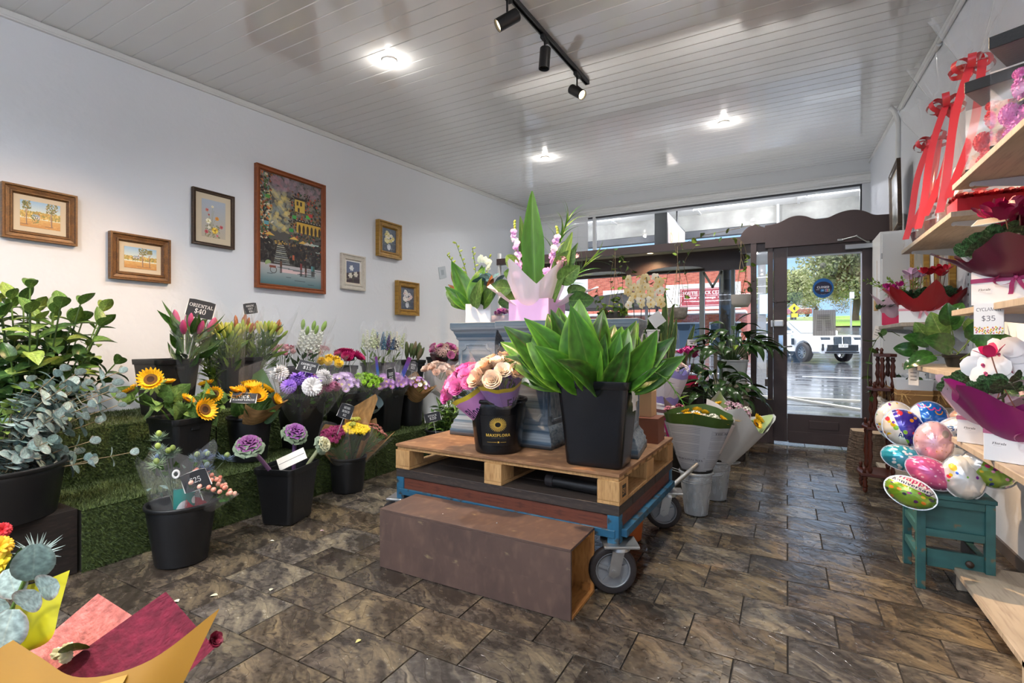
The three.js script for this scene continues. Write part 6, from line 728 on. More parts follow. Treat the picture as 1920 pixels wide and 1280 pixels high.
// ---------- trolley, pallet and crate in the middle ----------
{
  const t = thing('platform_trolley', 'low blue steel trolley with a dark timber deck and caster wheels under the pallet', 'trolley', [-1.235, 0, -2.57], -0.035);
  const W = 1.27, D = 0.96, tb = dtex(128, 128, (u, v) => { const q = fbm(u * 7, v * 7, 2, 4), r = fbm(u * 20, v * 20, 5, 3); let c = mixc(hex('#1f4a66'), hex('#2b6d8e'), clamp(0.5 + q)); return r > 0.16 ? mixc(c, hex('#3a2f2a'), 0.8) : c; }), blue = new THREE.MeshStandardMaterial({ map: tb, roughness: 0.5, metalness: 0.2 });
  for (let i = 0; i < 5; i++) { const p = part(t, 'deck_plank', mbox(W - 0.004, 0.044, D / 5 - 0.005, 0, 0.363, -D / 2 + D / 5 * (i + 0.5), 0.003), M.darkWood); uvShift(p.geometry, i * 0.31, i * 0.17); }
  for (const [x, z, w, d] of [[0, D / 2 - 0.02, W - 0.1, 0.02], [0, -D / 2 + 0.02, W - 0.1, 0.02], [W / 2 - 0.02, 0, 0.02, D - 0.1], [-W / 2 + 0.02, 0, 0.02, D - 0.1]]) { part(t, 'side_board', mbox(w, 0.06, d, x, 0.308, z), M.redWood); part(t, 'bottom_rail', mbox(w + 0.06, 0.034, d + 0.02, x, 0.262, z, 0.003), blue); }
  for (const sx of [-1, 1]) for (const sz of [-1, 1]) {
    const x = sx * (W / 2 - 0.03), z = sz * (D / 2 - 0.03); part(t, 'corner_post', mbox(0.052, 0.125, 0.052, x, 0.28, z, 0.003), blue);
    const c = part(t, 'caster', merge([rbox(0.15, 0.012, 0.12, 0.003, 0, 0.216, 0), cyl(0.04, 0.045, 0.02, 20, 0, 0.2, 0)]), M.steel); at(c, [x + sx * 0.015, 0, z - sz * 0.015], [0, 0.42 + (sx * sz > 0 ? 0.1 : -0.1), 0]);
    part(c, 'wheel', T(lathe([[0.075, -0.018], [0.094, -0.02], [0.101, -0.012], [0.103, 0], [0.101, 0.012], [0.094, 0.02], [0.075, 0.018]], 36), [-0.03, 0.103, 0], [PI / 2, 0, 0]), M.rubber);
    const sp = [T(lathe([[0.066, -0.015], [0.078, -0.017], [0.078, 0.017], [0.066, 0.015], [0.066, -0.015]], 32), [-0.03, 0.103, 0], [PI / 2, 0, 0]), T(cyl(0.024, 0.024, 0.036, 16), [-0.03, 0.103, 0], [PI / 2, 0, 0]), T(cyl(0.068, 0.068, 0.006, 28), [-0.03, 0.103, 0], [PI / 2, 0, 0])]; for (let i = 0; i < 5; i++) sp.push(T(box(0.05, 0.013, 0.024, 0.043, 0, 0), [-0.03, 0.103, 0], [0, 0, i * 1.2566 + 0.3]));
    part(c, 'rim', merge(sp), mat('#8f9397', 0.4, { metalness: 0.5 })); part(c, 'fork', merge([...[-0.027, 0.027].map((q) => extr([[-0.03, 0.21], [0.022, 0.21], [-0.005, 0.09], [-0.03, 0.075], [-0.052, 0.09]], 0.005).translate(0, 0, q - 0.0025)), T(cyl(0.009, 0.009, 0.068, 8), [-0.03, 0.103, 0], [PI / 2, 0, 0])]), M.steel);
  }
  part(t, 'tow_bar', merge([rod([0.6, 0.2, -0.52], [0.74, 0.34, -0.66], 0.014, 6), rod([0.74, 0.34, -0.66], [0.72, 0.38, -0.7], 0.008, 6), rod([0.68, 0.34, -0.7], [0.78, 0.38, -0.66], 0.008, 6)]), M.steel);
  const p = thing('pallet', 'timber shipping pallet with a worn brown top sheet on the blue trolley', 'pallet', [-1.235, 0, -2.57], -0.035), pal = (g, i) => uvShift(g, i * 0.37, i * 0.53);
  part(p, 'top_sheet', mbox(W, 0.016, D, 0, 0.5125, 0, 0.003), new THREE.MeshStandardMaterial({ map: woodTex('#8c6644', '#6d4c34', '#b08a62', 256, 256, 3, 4, 22, 1), roughness: 0.7 }), 'worn brown plywood sheet');
  for (let i = 0; i < 9; i++) part(p, 'top_slat', pal(mbox(W - 0.01, 0.016, 0.07, 0, 0.496, -D / 2 + 0.045 + i * (D - 0.09) / 8, 0.002), i), M.pallet);
  let k = 0; for (const x of [-1, 0, 1]) { part(p, 'bottom_board', pal(mbox(0.1, 0.016, D, x * (W / 2 - 0.05), 0.394, 0, 0.002), x + 2), M.pallet); for (const z of [-1, 0, 1]) part(p, 'block', pal(mbox(0.1, 0.086, 0.12, x * (W / 2 - 0.05), 0.445, z * (D / 2 - 0.06), 0.003), ++k), M.pallet); }
  { const tx = ctex(64, 64, (g) => { g.fillStyle = '#b98e52'; g.fillRect(0, 0, 64, 64); g.fillStyle = '#241c18'; g.fillRect(4, 4, 56, 56); g.fillStyle = '#b98e52'; g.font = 'bold 40px sans-serif'; g.fillText('51', 8, 48); }); part(p, 'stamp', new THREE.PlaneGeometry(0.06, 0.06).rotateY(PI / 2).translate(W / 2 + 0.0012, 0.44, D / 2 - 0.06), new THREE.MeshStandardMaterial({ map: tx, roughness: 0.8 }), 'black stencilled stamp'); }
  const h = thing('black_tube', 'thick black tube lying on the trolley deck under the pallet', 'tube', [-0.95, 0.415, -2.2]); part(h, 'tube', rod([-0.02, 0, 0], [0.24, 0, 0.03], 0.028, 14), M.black); part(h, 'collar', rod([-0.06, 0, -0.005], [-0.02, 0, 0], 0.032, 14), M.rubber);
  const bx = new THREE.MeshStandardMaterial({ map: dtex(512, 512, (u, v) => { const q = fbm(u * 6, v * 4, 3, 5), f = fbm(u * 26, v * 12, 8, 3), s = fbm(u * 9 + 2, v * 20, 14, 4); let c = mixc(hex('#4a3a35'), hex('#604b42'), clamp(0.5 + q * 1.2)); c = mixc(c, hex('#7d6452'), clamp(f * 0.9)); return s > 0.33 && u > 0.1 ? mixc(c, hex('#93845f'), clamp((s - 0.33) * 7)) : c; }), roughness: 0.62, bumpMap: tBump, bumpScale: 0.0008 });
  const pin = new THREE.MeshStandardMaterial({ map: woodTex('#c08a4c', '#a06a34', '#7a4c22', 128, 128, 8, 2, 31, 2), roughness: 0.7 });
  const c = thing('wooden_crate', 'long brown painted plywood box lying on its side in front of the trolley', 'crate', [-1.22, 0, -1.938], -0.006), L1 = 0.985, H1 = 0.28, D1 = 0.268;
  part(c, 'top_panel', mbox(L1, 0.012, D1, 0, H1 - 0.006, 0, 0.002), bx); part(c, 'front_panel', mbox(L1, H1 - 0.013, 0.012, 0, (H1 - 0.013) / 2 + 0.001, D1 / 2 - 0.006, 0.002), bx); part(c, 'back_panel', mbox(L1, H1 - 0.013, 0.012, 0, (H1 - 0.013) / 2 + 0.001, -D1 / 2 + 0.006), pin, 'bare plywood panel'); part(c, 'bottom_panel', mbox(L1, 0.012, D1 - 0.026, 0, 0.008, 0), pin, 'bare plywood panel'); part(c, 'end_panel', mbox(0.012, H1 - 0.03, D1 - 0.03, -L1 / 2 + 0.01, H1 / 2, 0), bx);
  for (const [y, z] of [[0.028, -0.11], [H1 - 0.028, -0.11], [0.028, 0.112], [H1 - 0.028, 0.112]]) part(c, 'corner_batten', mbox(0.03, 0.026, 0.022, L1 / 2 - 0.03, y, z), pin); part(c, 'screw', merge([ball(0.004, 8, 5, 0.1, H1, 0.03), ball(0.003, 8, 5, -0.18, H1, 0.05)]), M.steel);
  roundBucket('orange terracotta pot standing on the floor under the trolley', -0.76, 0.003, -2.72, { h: 0.17, r: 0.085, k: 0.8, m: mat('#a5521e', 0.7), name: 'plant_pot', cat: 'plant pot' });
  // small wooden boxes at the back of the pallet
  const sm = (l, x, y, z, w, hh, d, m) => { const o = thing('wooden_box', l, 'box', [x, y, z]); part(o, 'side', merge([mbox(w, hh, 0.01, 0, hh / 2, d / 2 - 0.005), mbox(w, hh, 0.01, 0, hh / 2, -d / 2 + 0.005), mbox(0.01, hh, d - 0.02, w / 2 - 0.005, hh / 2, 0), mbox(0.01, hh, d - 0.02, -w / 2 + 0.005, hh / 2, 0)]), m); part(o, 'base', mbox(w - 0.02, 0.01, d - 0.02, 0, 0.006, 0), m); part(o, 'lid', mbox(w, 0.012, d, 0, hh + 0.006, 0, 0.002), m); };
  sm('small red-brown wooden box at the back right corner of the pallet', -0.68, 0.521, -2.86, 0.13, 0.125, 0.16, mat('#7a4630', 0.6)); sm('small pale wooden box stacked on the red-brown box', -0.71, 0.66, -2.88, 0.1, 0.13, 0.12, mat('#c9a47a', 0.6));
}
// ---------- stone pedestals ----------
{
  const ts = dtex(256, 256, (u, v) => { const X = Math.abs(u * 2 - 1), Y = Math.abs(v * 2 - 1), q = fbm(X * 3, Y * 3, 5, 5), r = fbm(X * 5 + 3, Y * 4, 11, 4), f = fbm(X * 22, Y * 22, 2, 3); let c = mixc(hex('#6f7a84'), hex('#97a0a6'), clamp(0.5 + q * 1.4 + f * 0.5)); return mixc(c, hex('#3c5468'), clamp(r * 2.4)); });
  const stone = new THREE.MeshStandardMaterial({ map: ts, roughness: 0.6, bumpMap: tBump, bumpScale: 0.002 }), R = 0.004;
  const ped = (l, x, z, turn, w = 0.33) => {
    const t = thing('pedestal', l, 'pedestal', [x, 0.5215, z], turn), b = w - 0.075, H = 0.67;
    part(t, 'plinth', loft([[0, 0.02, 0.02, R], [0, w, w, R], [0.035, w, w, R], [0.042, w - 0.012, w - 0.012, R], [0.055, w - 0.008, w - 0.008, R], [0.07, w - 0.03, w - 0.03, R], [0.085, w - 0.032, w - 0.032, R], [0.1, b + 0.02, b + 0.02, R], [0.115, b + 0.004, b + 0.004, R]], 2), stone);
    part(t, 'shaft', loft([[0.11, b, b, R], [H - 0.1, b, b, R]], 2), stone);
    part(t, 'cornice', loft([[H - 0.105, b + 0.004, b + 0.004, R], [H - 0.095, b + 0.02, b + 0.02, R], [H - 0.085, b + 0.02, b + 0.02, R], [H - 0.06, w - 0.032, w - 0.032, R], [H - 0.052, w - 0.03, w - 0.03, R], [H - 0.045, w - 0.012, w - 0.012, R], [H - 0.035, w, w, R], [H - 0.004, w, w, R], [H, w - 0.006, w - 0.006, R], [H, 0.02, 0.02, R]], 2), stone);
    const S = new THREE.Shape(), pw = b / 2 - 0.018, y0 = 0.135, y1 = H - 0.125, n = 0.032, put = (s, q) => { const a = pw - q, A = y0 + q, B = y1 - q; s.moveTo(-a + n, A); s.lineTo(a - n, A); s.quadraticCurveTo(a - n, A + n, a, A + n); s.lineTo(a, B - n); s.quadraticCurveTo(a - n, B - n, a - n, B); s.lineTo(-a + n, B); s.quadraticCurveTo(-a + n, B - n, -a, B - n); s.lineTo(-a, A + n); s.quadraticCurveTo(-a + n, A + n, -a + n, A); }; put(S, 0); const hole = new THREE.Path(); put(hole, 0.009); S.holes.push(hole);
    const g = new THREE.ExtrudeGeometry(S, { depth: 0.004, bevelEnabled: true, bevelSize: 0.002, bevelThickness: 0.002, bevelSegments: 1, curveSegments: 4 }).translate(0, 0, b / 2 - 0.001); for (let i = 0; i < 4; i++) part(t, 'panel_moulding', i ? g.clone().rotateY(i * PI / 2) : g, stone);
    if (x < -1.1 && x > -1.4) { const o = []; seed(8); for (let i = 0; i < 9; i++) o.push(T(leaf(0.035, 0.014, { n: 3, m: 2, bend: 0.8 }), [rr(-0.02, 0.02), H - 0.27 + rr(-0.05, 0.05), b / 2 + 0.004], [0.2, 0, rr(0, 6)])); part(t, 'carved_ornament', merge(o), stone); }
  };
  ped('blue-grey stone pedestal with sunk panels, leftmost on the pallet under the white box arrangement', -1.62, -2.64, 0.02); ped('blue-grey stone pedestal under the pink box arrangement, behind the logo bucket', -1.225, -2.53, -0.03, 0.345); ped('blue-grey stone pedestal half hidden behind the square bucket of broad leaves', -0.8, -2.52, 0.12);
}
// ---------- buckets on the pallet ----------
const P0 = 0.5215;
squareBucket('square glossy black bucket of broad green leaves on the front corner of the pallet', -0.76, P0, -2.22, { h: 0.385, w: 0.34, d: 0.26, turn: 0.03, m: M.blackGloss, slot: false });
{
  const b = roundBucket('round black bucket with a gold MAXIFLORA logo on the pallet', -1.305, P0, -2.235, { h: 0.272, r: 0.148, k: 0.79, m: M.blackGloss });
  const tx = ctex(512, 512, (g, w, h) => { g.fillStyle = '#0e0f12'; g.fillRect(0, 0, w, h); g.strokeStyle = '#c9a545'; g.lineWidth = 5; for (let i = 0; i < 28; i++) { const a = i * PI / 14; g.beginPath(); g.moveTo(256 + cos(a) * 40, 150 + sin(a) * 40); g.quadraticCurveTo(256 + cos(a + 0.16) * 80, 150 + sin(a + 0.16) * 80, 256 + cos(a) * 118, 150 + sin(a) * 118); g.quadraticCurveTo(256 + cos(a - 0.16) * 80, 150 + sin(a - 0.16) * 80, 256 + cos(a) * 40, 150 + sin(a) * 40); g.stroke(); } g.fillStyle = '#c9a545'; g.textAlign = 'center'; g.font = 'bold 66px sans-serif'; g.fillText('MAXIFLORA', 256, 352, 370); g.font = '16px sans-serif'; g.fillStyle = '#8a8474'; g.fillText('FLOWERS • PLANTS • GIFTS', 256, 382, 330); g.fillStyle = '#c9a545'; g.fillRect(90, 444, 150, 5); g.fillRect(292, 444, 90, 5); g.fillRect(250, 434, 26, 26); });
  const r = (y) => lerp(0.1169, lerp(0.1169, 0.148, 0.8), clamp(y / (0.272 * 0.82))) + 0.0012, y0 = 0.045, y1 = 0.195;
  part(b, 'printed_logo', surf(16, 4, (u, v) => { const a = (u - 0.5) * 1.35 + 0.52, y = lerp(y0, y1, v), R = r(y); return [sin(a) * R, y, cos(a) * R]; }), new THREE.MeshStandardMaterial({ map: tx, roughness: 0.3 }), 'gold MAXIFLORA lettering and rosette');
  const sleeve = (base, edge, words) => new THREE.MeshStandardMaterial({ map: ctex(512, 128, (g, w, h) => { g.fillStyle = base; g.fillRect(0, 0, w, h); g.fillStyle = edge; g.fillRect(0, 0, w, 16); g.fillRect(0, h - 12, w, 12); g.fillStyle = '#2a1a4a'; g.font = 'bold 54px sans-serif'; words.forEach((s, i) => g.fillText(s, 20 + i * 250, 86)); }), roughness: 0.3, side: THREE.DoubleSide });
  const grn = pm('#3c5a2a');
  bouquet('rose_bouquet', 'bright pink roses in a clear sleeve with pink band, leaning left in the logo bucket', 'bouquet', null, { pos: [-1.35, 0.7, -2.235], dir: [-0.45, 0.85, 0.6], h: 0.22, R: 0.115, r0: 0.05, dome: 0.45, wraps: [{ mat: M.cello, k: 3, R: 0.13, h: 0.33, r0: 0.05 }, { mat: sleeve('#c88ac4', '#d8c23a', ['Blooms', 'Fresh']), r0: 0.085, R: 0.122, h: 0.2, k: 2, jag: 0.12, to: 0.5, rot: -0.3, name: 'printed_band', label: 'pink and yellow printed band' }, { mat: mat('#9c1426', 0.3, DS), R: 0.085, r0: 0.05, h: 0.11, k: 2, jag: 0.1, to: 0.5, rot: 0, name: 'base_film', label: 'red film' }], flowers: [{ s: 1.15, g: F.rose(0.034), mat: [pm('#ee7fbe'), pm('#e869b2'), pm('#f29ccc')], n: 13, spread: 0.88, up: 0.98 }], leaves: { g: LG.small, mat: L.lily, n: 16 }, sd: 41 });
  bouquet('rose_bouquet', 'cream-peach roses in a purple printed sleeve reading Flowers Now', 'bouquet', null, { pos: [-1.262, 0.72, -2.235], dir: [0.14, 0.85, 0.55], h: 0.24, R: 0.115, r0: 0.05, dome: 0.4, wraps: [{ mat: sleeve('#9a78c8', '#d6c236', ['Flowers', 'Now']), r0: 0.045, R: 0.122, h: 0.24, k: 2, jag: 0.2, rot: 0.5, pow: 1, name: 'printed_sleeve', label: 'purple printed sleeve with yellow edge' }, { mat: M.cello, k: 3, R: 0.14, h: 0.34, r0: 0.055 }, { mat: mat('#5d1288', 0.3, DS), R: 0.07, r0: 0.047, h: 0.09, k: 2, jag: 0.1, to: 0.55, rot: -0.6, name: 'base_film', label: 'violet film' }], flowers: [{ s: 1.15, g: F.rose(0.038), mat: [pm('#f2d8bc'), pm('#f0cfae'), pm('#f5e2cc')], n: 9, spread: 0.85, up: 0.97 }], leaves: { g: LG.small, mat: L.lily, n: 10 }, sd: 42 });
}
{ // broad cordyline leaves in the big square bucket
  seed(51); const t = thing('foliage_bunch', 'fan of broad glossy cordyline leaves with dark streaks in the square black bucket', 'foliage', [-0.78, 0.76, -2.22]), cam = V(0.55, 0.25, 1).normalize();
  const add = (az, tl, s, m, x = 0, z = 0, y = 0) => { if (sin(az) > 0.25) { s *= 0.8; tl *= 0.92; } const d = V(sin(az) * sin(tl), cos(tl), cos(az) * sin(tl)), o = part(t, 'leaf', pick(LG.cordy), m); o.position.set(x + d.x * 0.06, 0.1 + y, z + d.z * 0.04); const f = V(d.x * 0.4, 0.35, 0.4).addScaledVector(cam, 0.8), yv = d.clone().normalize(), zv = f.addScaledVector(yv, -f.dot(yv)).normalize(), xv = yv.clone().cross(zv); o.quaternion.setFromRotationMatrix(new THREE.Matrix4().makeBasis(xv, yv, zv)); o.rotateY(rr(-0.5, 0.5)); o.scale.set(s * rr(0.95, 1.15), s, s); };
  for (let i = 0; i < 16; i++) { const a = lerp(-1.75, 1.75, i / 15) + rr(-0.1, 0.1); add(a + PI * 0 , 0.55 + Math.abs(a) * 0.32 + rr(-0.15, 0.12), rr(0.95, 1.2), pick([L.cordy, L.cordy, L.cordyDark]), sin(a) * 0.09, cos(a) * 0.05); }
  for (let i = 0; i < 14; i++) { const a = lerp(-2.2, 2.2, i / 13) + rr(-0.1, 0.1); add(a, 0.3 + rr(-0.12, 0.18), rr(0.95, 1.12), pick([L.cordy, L.cordyDark, L.cordyDark]), sin(a) * 0.08, cos(a) * 0.05 - 0.03, 0.02); }
  for (let i = 0; i < 10; i++) { const a = lerp(-1.9, 1.9, i / 9); add(a, 1.0 + rr(-0.1, 0.2), rr(0.85, 1.05), pick([L.cordy, L.cordyDark]), sin(a) * 0.1, cos(a) * 0.05); }
  const st = []; for (let i = 0; i < 12; i++) st.push(rod([rr(-0.08, 0.08), -0.1, rr(-0.05, 0.05)], [rr(-0.1, 0.1), 0.14, rr(-0.06, 0.06)], 0.004, 5)); part(t, 'stems', merge(st), M.stemDark);
  const f = thing('fern_frond', 'short feathery palm frond drooping over the right rim of the square bucket', 'foliage', [-0.66, 0.9, -2.2]); const br = branchPart(f, [[0, 0, 0], [0.08, 0.06, 0.02], [0.2, 0.03, 0.02], [0.27, -0.06, 0.02]], { g: LG.grass, mats: L.palm, n: 30, from: 0.15, ang: 0.7, s0: 0.55, s1: 0.35, r: 0.003, name: 'frond' });
  const c = thing('white_label', 'crumpled white paper labels stuck on the right side of the square black bucket', 'label', [-0.59, 0.86, -2.2], PI / 2); part(c, 'paper', surf(6, 4, (u, v) => [(u - 0.5) * 0.1, (v - 0.5) * 0.08 - 0.01 * sin(u * 9), 0.002 + 0.003 * sin(u * 14 + v * 6)]), mat('#e4e4e2', 0.5, DS)); part(c, 'paper', surf(4, 3, (u, v) => [(u - 0.5) * 0.06, (v - 0.5) * 0.06 - 0.055, 0.001 + 0.002 * sin(u * 9 + v * 5)]), mat('#d4d4d4', 0.5, DS));
}
// ---------- arrangements on the pedestals ----------
const TOP = 1.192;
function giftBox(label, x, y, z, turn, w, h, d, m, o = {}) { // open folded card box
  const t = thing(o.name || 'flower_box', label, 'box', [x, y, z], turn); const th = 0.003;
  part(t, 'front', rbox(w, h, th, 0.001, 0, h / 2, d / 2 - th / 2), m); part(t, 'back', rbox(w, h, th, 0.001, 0, h / 2, -d / 2 + th / 2), m); part(t, 'side', rbox(th, h, d - 2 * th, 0.001, w / 2 - th / 2, h / 2, 0), m); part(t, 'side', rbox(th, h, d - 2 * th, 0.001, -w / 2 + th / 2, h / 2, 0), m); part(t, 'base', box(w - 2 * th, th, d - 2 * th, 0, th / 2 + 0.0005, 0), m);
  if (o.ribbon) { const rb = o.ribbon, ry = h * 0.72; part(t, 'ribbon', merge([box(w + 0.003, 0.016, 0.001, 0, ry, d / 2 + 0.001), box(0.001, 0.016, d + 0.003, w / 2 + 0.001, ry, 0), box(0.001, 0.016, d + 0.003, -w / 2 - 0.001, ry, 0)]), rb); part(t, 'bow', bowGeo(0.05, 0.016).rotateY(o.bowTurn || 0).translate((o.bowX ?? 0), ry, d / 2 + 0.006), rb); }
  if (o.logo) { const tx = ctex(128, 64, (g, W, H) => { g.fillStyle = '#eeeef0'; g.fillRect(0, 0, W, H); g.fillStyle = '#2a2a2e'; g.font = 'italic bold 30px serif'; g.fillText(o.logo, 14, 34); g.fillStyle = '#b8b8bc'; g.fillRect(24, 46, 60, 3); }); part(t, 'printed_name', new THREE.PlaneGeometry(0.045, 0.022).translate(-w / 2 + 0.04, h * 0.42, d / 2 + 0.0006), new THREE.MeshStandardMaterial({ map: tx, roughness: 0.6 }), 'small printed shop name'); }
  return t;
}
function ribbonStrip(pts, w, n = 18) { const c = curve(pts), A = c.getPoints(n); return surf(n, 1, (u, v) => { const p = A[Math.round(u * n)], q = A[Math.min(n, Math.round(u * n) + 1)] || p, k = A[Math.max(0, Math.round(u * n) - 1)], tx = q.x - k.x, ty = q.y - k.y, tz = q.z - k.z, s = V(ty * 0 + (Math.abs(tz) > Math.hypot(tx, ty) ? 1 : 0), 0, 0); return [p.x - (v - 0.5) * w * (Math.abs(ty) > Math.abs(tx) ? 1 : 0), p.y + (v - 0.5) * w * (Math.abs(ty) > Math.abs(tx) ? 0 : 1), p.z]; }); }
function bowGeo(r, w) { // two loops, two tails and a knot, in the xy plane facing +z
  const lp = (s) => surf(18, 2, (u, v) => { const a = u * 2 * PI, q = r * 0.62 * (1 - cos(a)); return [s * q, r * 0.38 * sin(a) + s * q * 0.12, (v - 0.5) * w * (0.5 + 0.5 * sin(a / 2)) + 0.006]; });
  const tail = (s) => surf(8, 2, (u, v) => [s * (0.1 + u * 0.55) * r + (v - 0.5) * w * 0.9, -u * r * 1.15, 0.004 + 0.006 * sin(u * 5)]);
  return merge([lp(1), lp(-1), tail(1), tail(-0.6), T(ball(w * 0.5, 8, 6), [0, 0, 0.006], null, [1, 1, 0.7])]);
}
{
  giftBox('white folded card box of green leaves on the leftmost pedestal', -1.665, TOP, -2.6, 0.62, 0.15, 0.112, 0.15, mat('#dfe4ea', 0.45));
  seed(61); const a = thing('floral_arrangement', 'arrangement of folded green leaves, bronze leaves and orchid sprays in the white box', 'arrangement', [-1.665, TOP + 0.01, -2.6]);
  const lf = (x, y, z, dx, dy, dz, s, m, g = LG.cordy[0], spin = 0) => { const o = part(a, 'leaf', g, m); o.position.set(x, y, z); const yv = V(dx, dy, dz).normalize(), zv = V(0.3, 0.3, 1); zv.addScaledVector(yv, -zv.dot(yv)).normalize(); o.quaternion.setFromRotationMatrix(new THREE.Matrix4().makeBasis(yv.clone().cross(zv), yv, zv)); o.rotateY(spin); o.scale.setScalar(s); };
  lf(0.0, 0.07, 0.05, -0.35, 1, 0.2, 0.95, L.cordy, LG.cordy[0], 0.3); lf(-0.05, 0.08, 0.04, -0.9, 0.75, 0.2, 0.62, L.camellia, LG.cordy[1]); lf(0.02, 0.08, 0.06, 0.08, 1, 0.2, 0.78, L.cordy, LG.cordy[2], -0.3); lf(0.06, 0.08, 0.04, 0.7, 0.9, 0.3, 0.6, L.lily, LG.cordy[1]); lf(-0.02, 0.08, 0.07, -0.5, 0.7, 0.6, 0.55, L.cordy, LG.cordy[1]); lf(0.03, 0.08, 0.07, 0.4, 0.7, 0.6, 0.55, L.camellia, LG.cordy[1]); lf(0, 0.08, -0.04, -0.1, 1, -0.1, 0.85, L.lily, LG.cordy[0]); lf(-0.07, 0.09, 0.02, -1, 0.5, 0, 0.55, L.cordyDark, LG.cordy[2]);
  for (const [x, y, s] of [[-0.1, 0.2, 1], [-0.07, 0.17, 0.8], [-0.12, 0.16, 0.7], [0.1, 0.16, 0.8]]) lf(x, y, 0.03, x * 4, 1, 0.3, 0.42 * s, L.bronze, LG.cordy[1], rr(-1, 1));
  for (let i = 0; i < 7; i++) { const o = part(a, 'leaf', LG.eucBig, pick([L.eucDark, leafMatTeal()])); o.position.set(0.1 + rr(-0.03, 0.03), 0.18 + rr(0, 0.08), 0.02 + rr(-0.03, 0.03)); aim(o, V(rr(-1, 1), rr(0, 1), rr(-0.4, 1)), rr(0, 6)); }
  for (const [tx, ty, tz] of [[-0.16, 0.5, 0.0], [-0.05, 0.46, -0.02], [-0.2, 0.42, 0.04], [0.05, 0.4, -0.06]]) { const c = curve([[tx * 0.2, 0.1, 0], [tx * 0.5, 0.3, tz], [tx, ty, tz]]), o = part(a, 'spray', new THREE.TubeGeometry(c, 12, 0.0025, 5), M.stem); for (let i = 0; i < 8; i++) { const p = c.getPoint(0.5 + i * 0.07), b = part(o, 'bud', F.bud(0.024, 0.0065), pick([pm('#b9c84a'), pm('#cdd872'), pm('#a5b53c')])); b.position.copy(p); aim(b, V(rr(-1, 1), rr(0.1, 1), rr(-1, 1))); } }
  for (let i = 0; i < 6; i++) { const o = part(a, 'flower', F.orchid(0.026), pm('#e6ecd4')); o.position.set(0.0 + rr(-0.04, 0.1), 0.26 + rr(0, 0.14), -0.04); aim(o, V(rr(-0.6, 0.8), 0.1, 1)); }
  const p2 = thing('flower_posy', 'low box of pale pink and white flowers behind the two pedestal arrangements', 'arrangement', [-1.56, TOP, -2.76]); part(p2, 'box', rbox(0.16, 0.05, 0.08, 0.004, 0, 0.026, 0), mat('#e8d8e0', 0.5)); for (let i = 0; i < 22; i++) { const o = part(p2, 'flower', F.pom(0.014, 40, 0.012, 0.018), pick([pm('#efd0d6'), pm('#f3e8ea'), pm('#e0a8c0'), pm('#8a3a8a')])); o.position.set(rr(-0.08, 0.1), 0.05 + rr(0, 0.03), rr(-0.02, 0.05)); aim(o, V(rr(-0.5, 0.5), 1, rr(-0.2, 0.8))); o.scale.setScalar(rr(0.7, 1.2)); }
}
function leafMatTeal() { return leafMatTeal.m ??= leafMat('#4a7078', '#6d8e90', '#3f646c', 0.6, { vein: 0 }); }
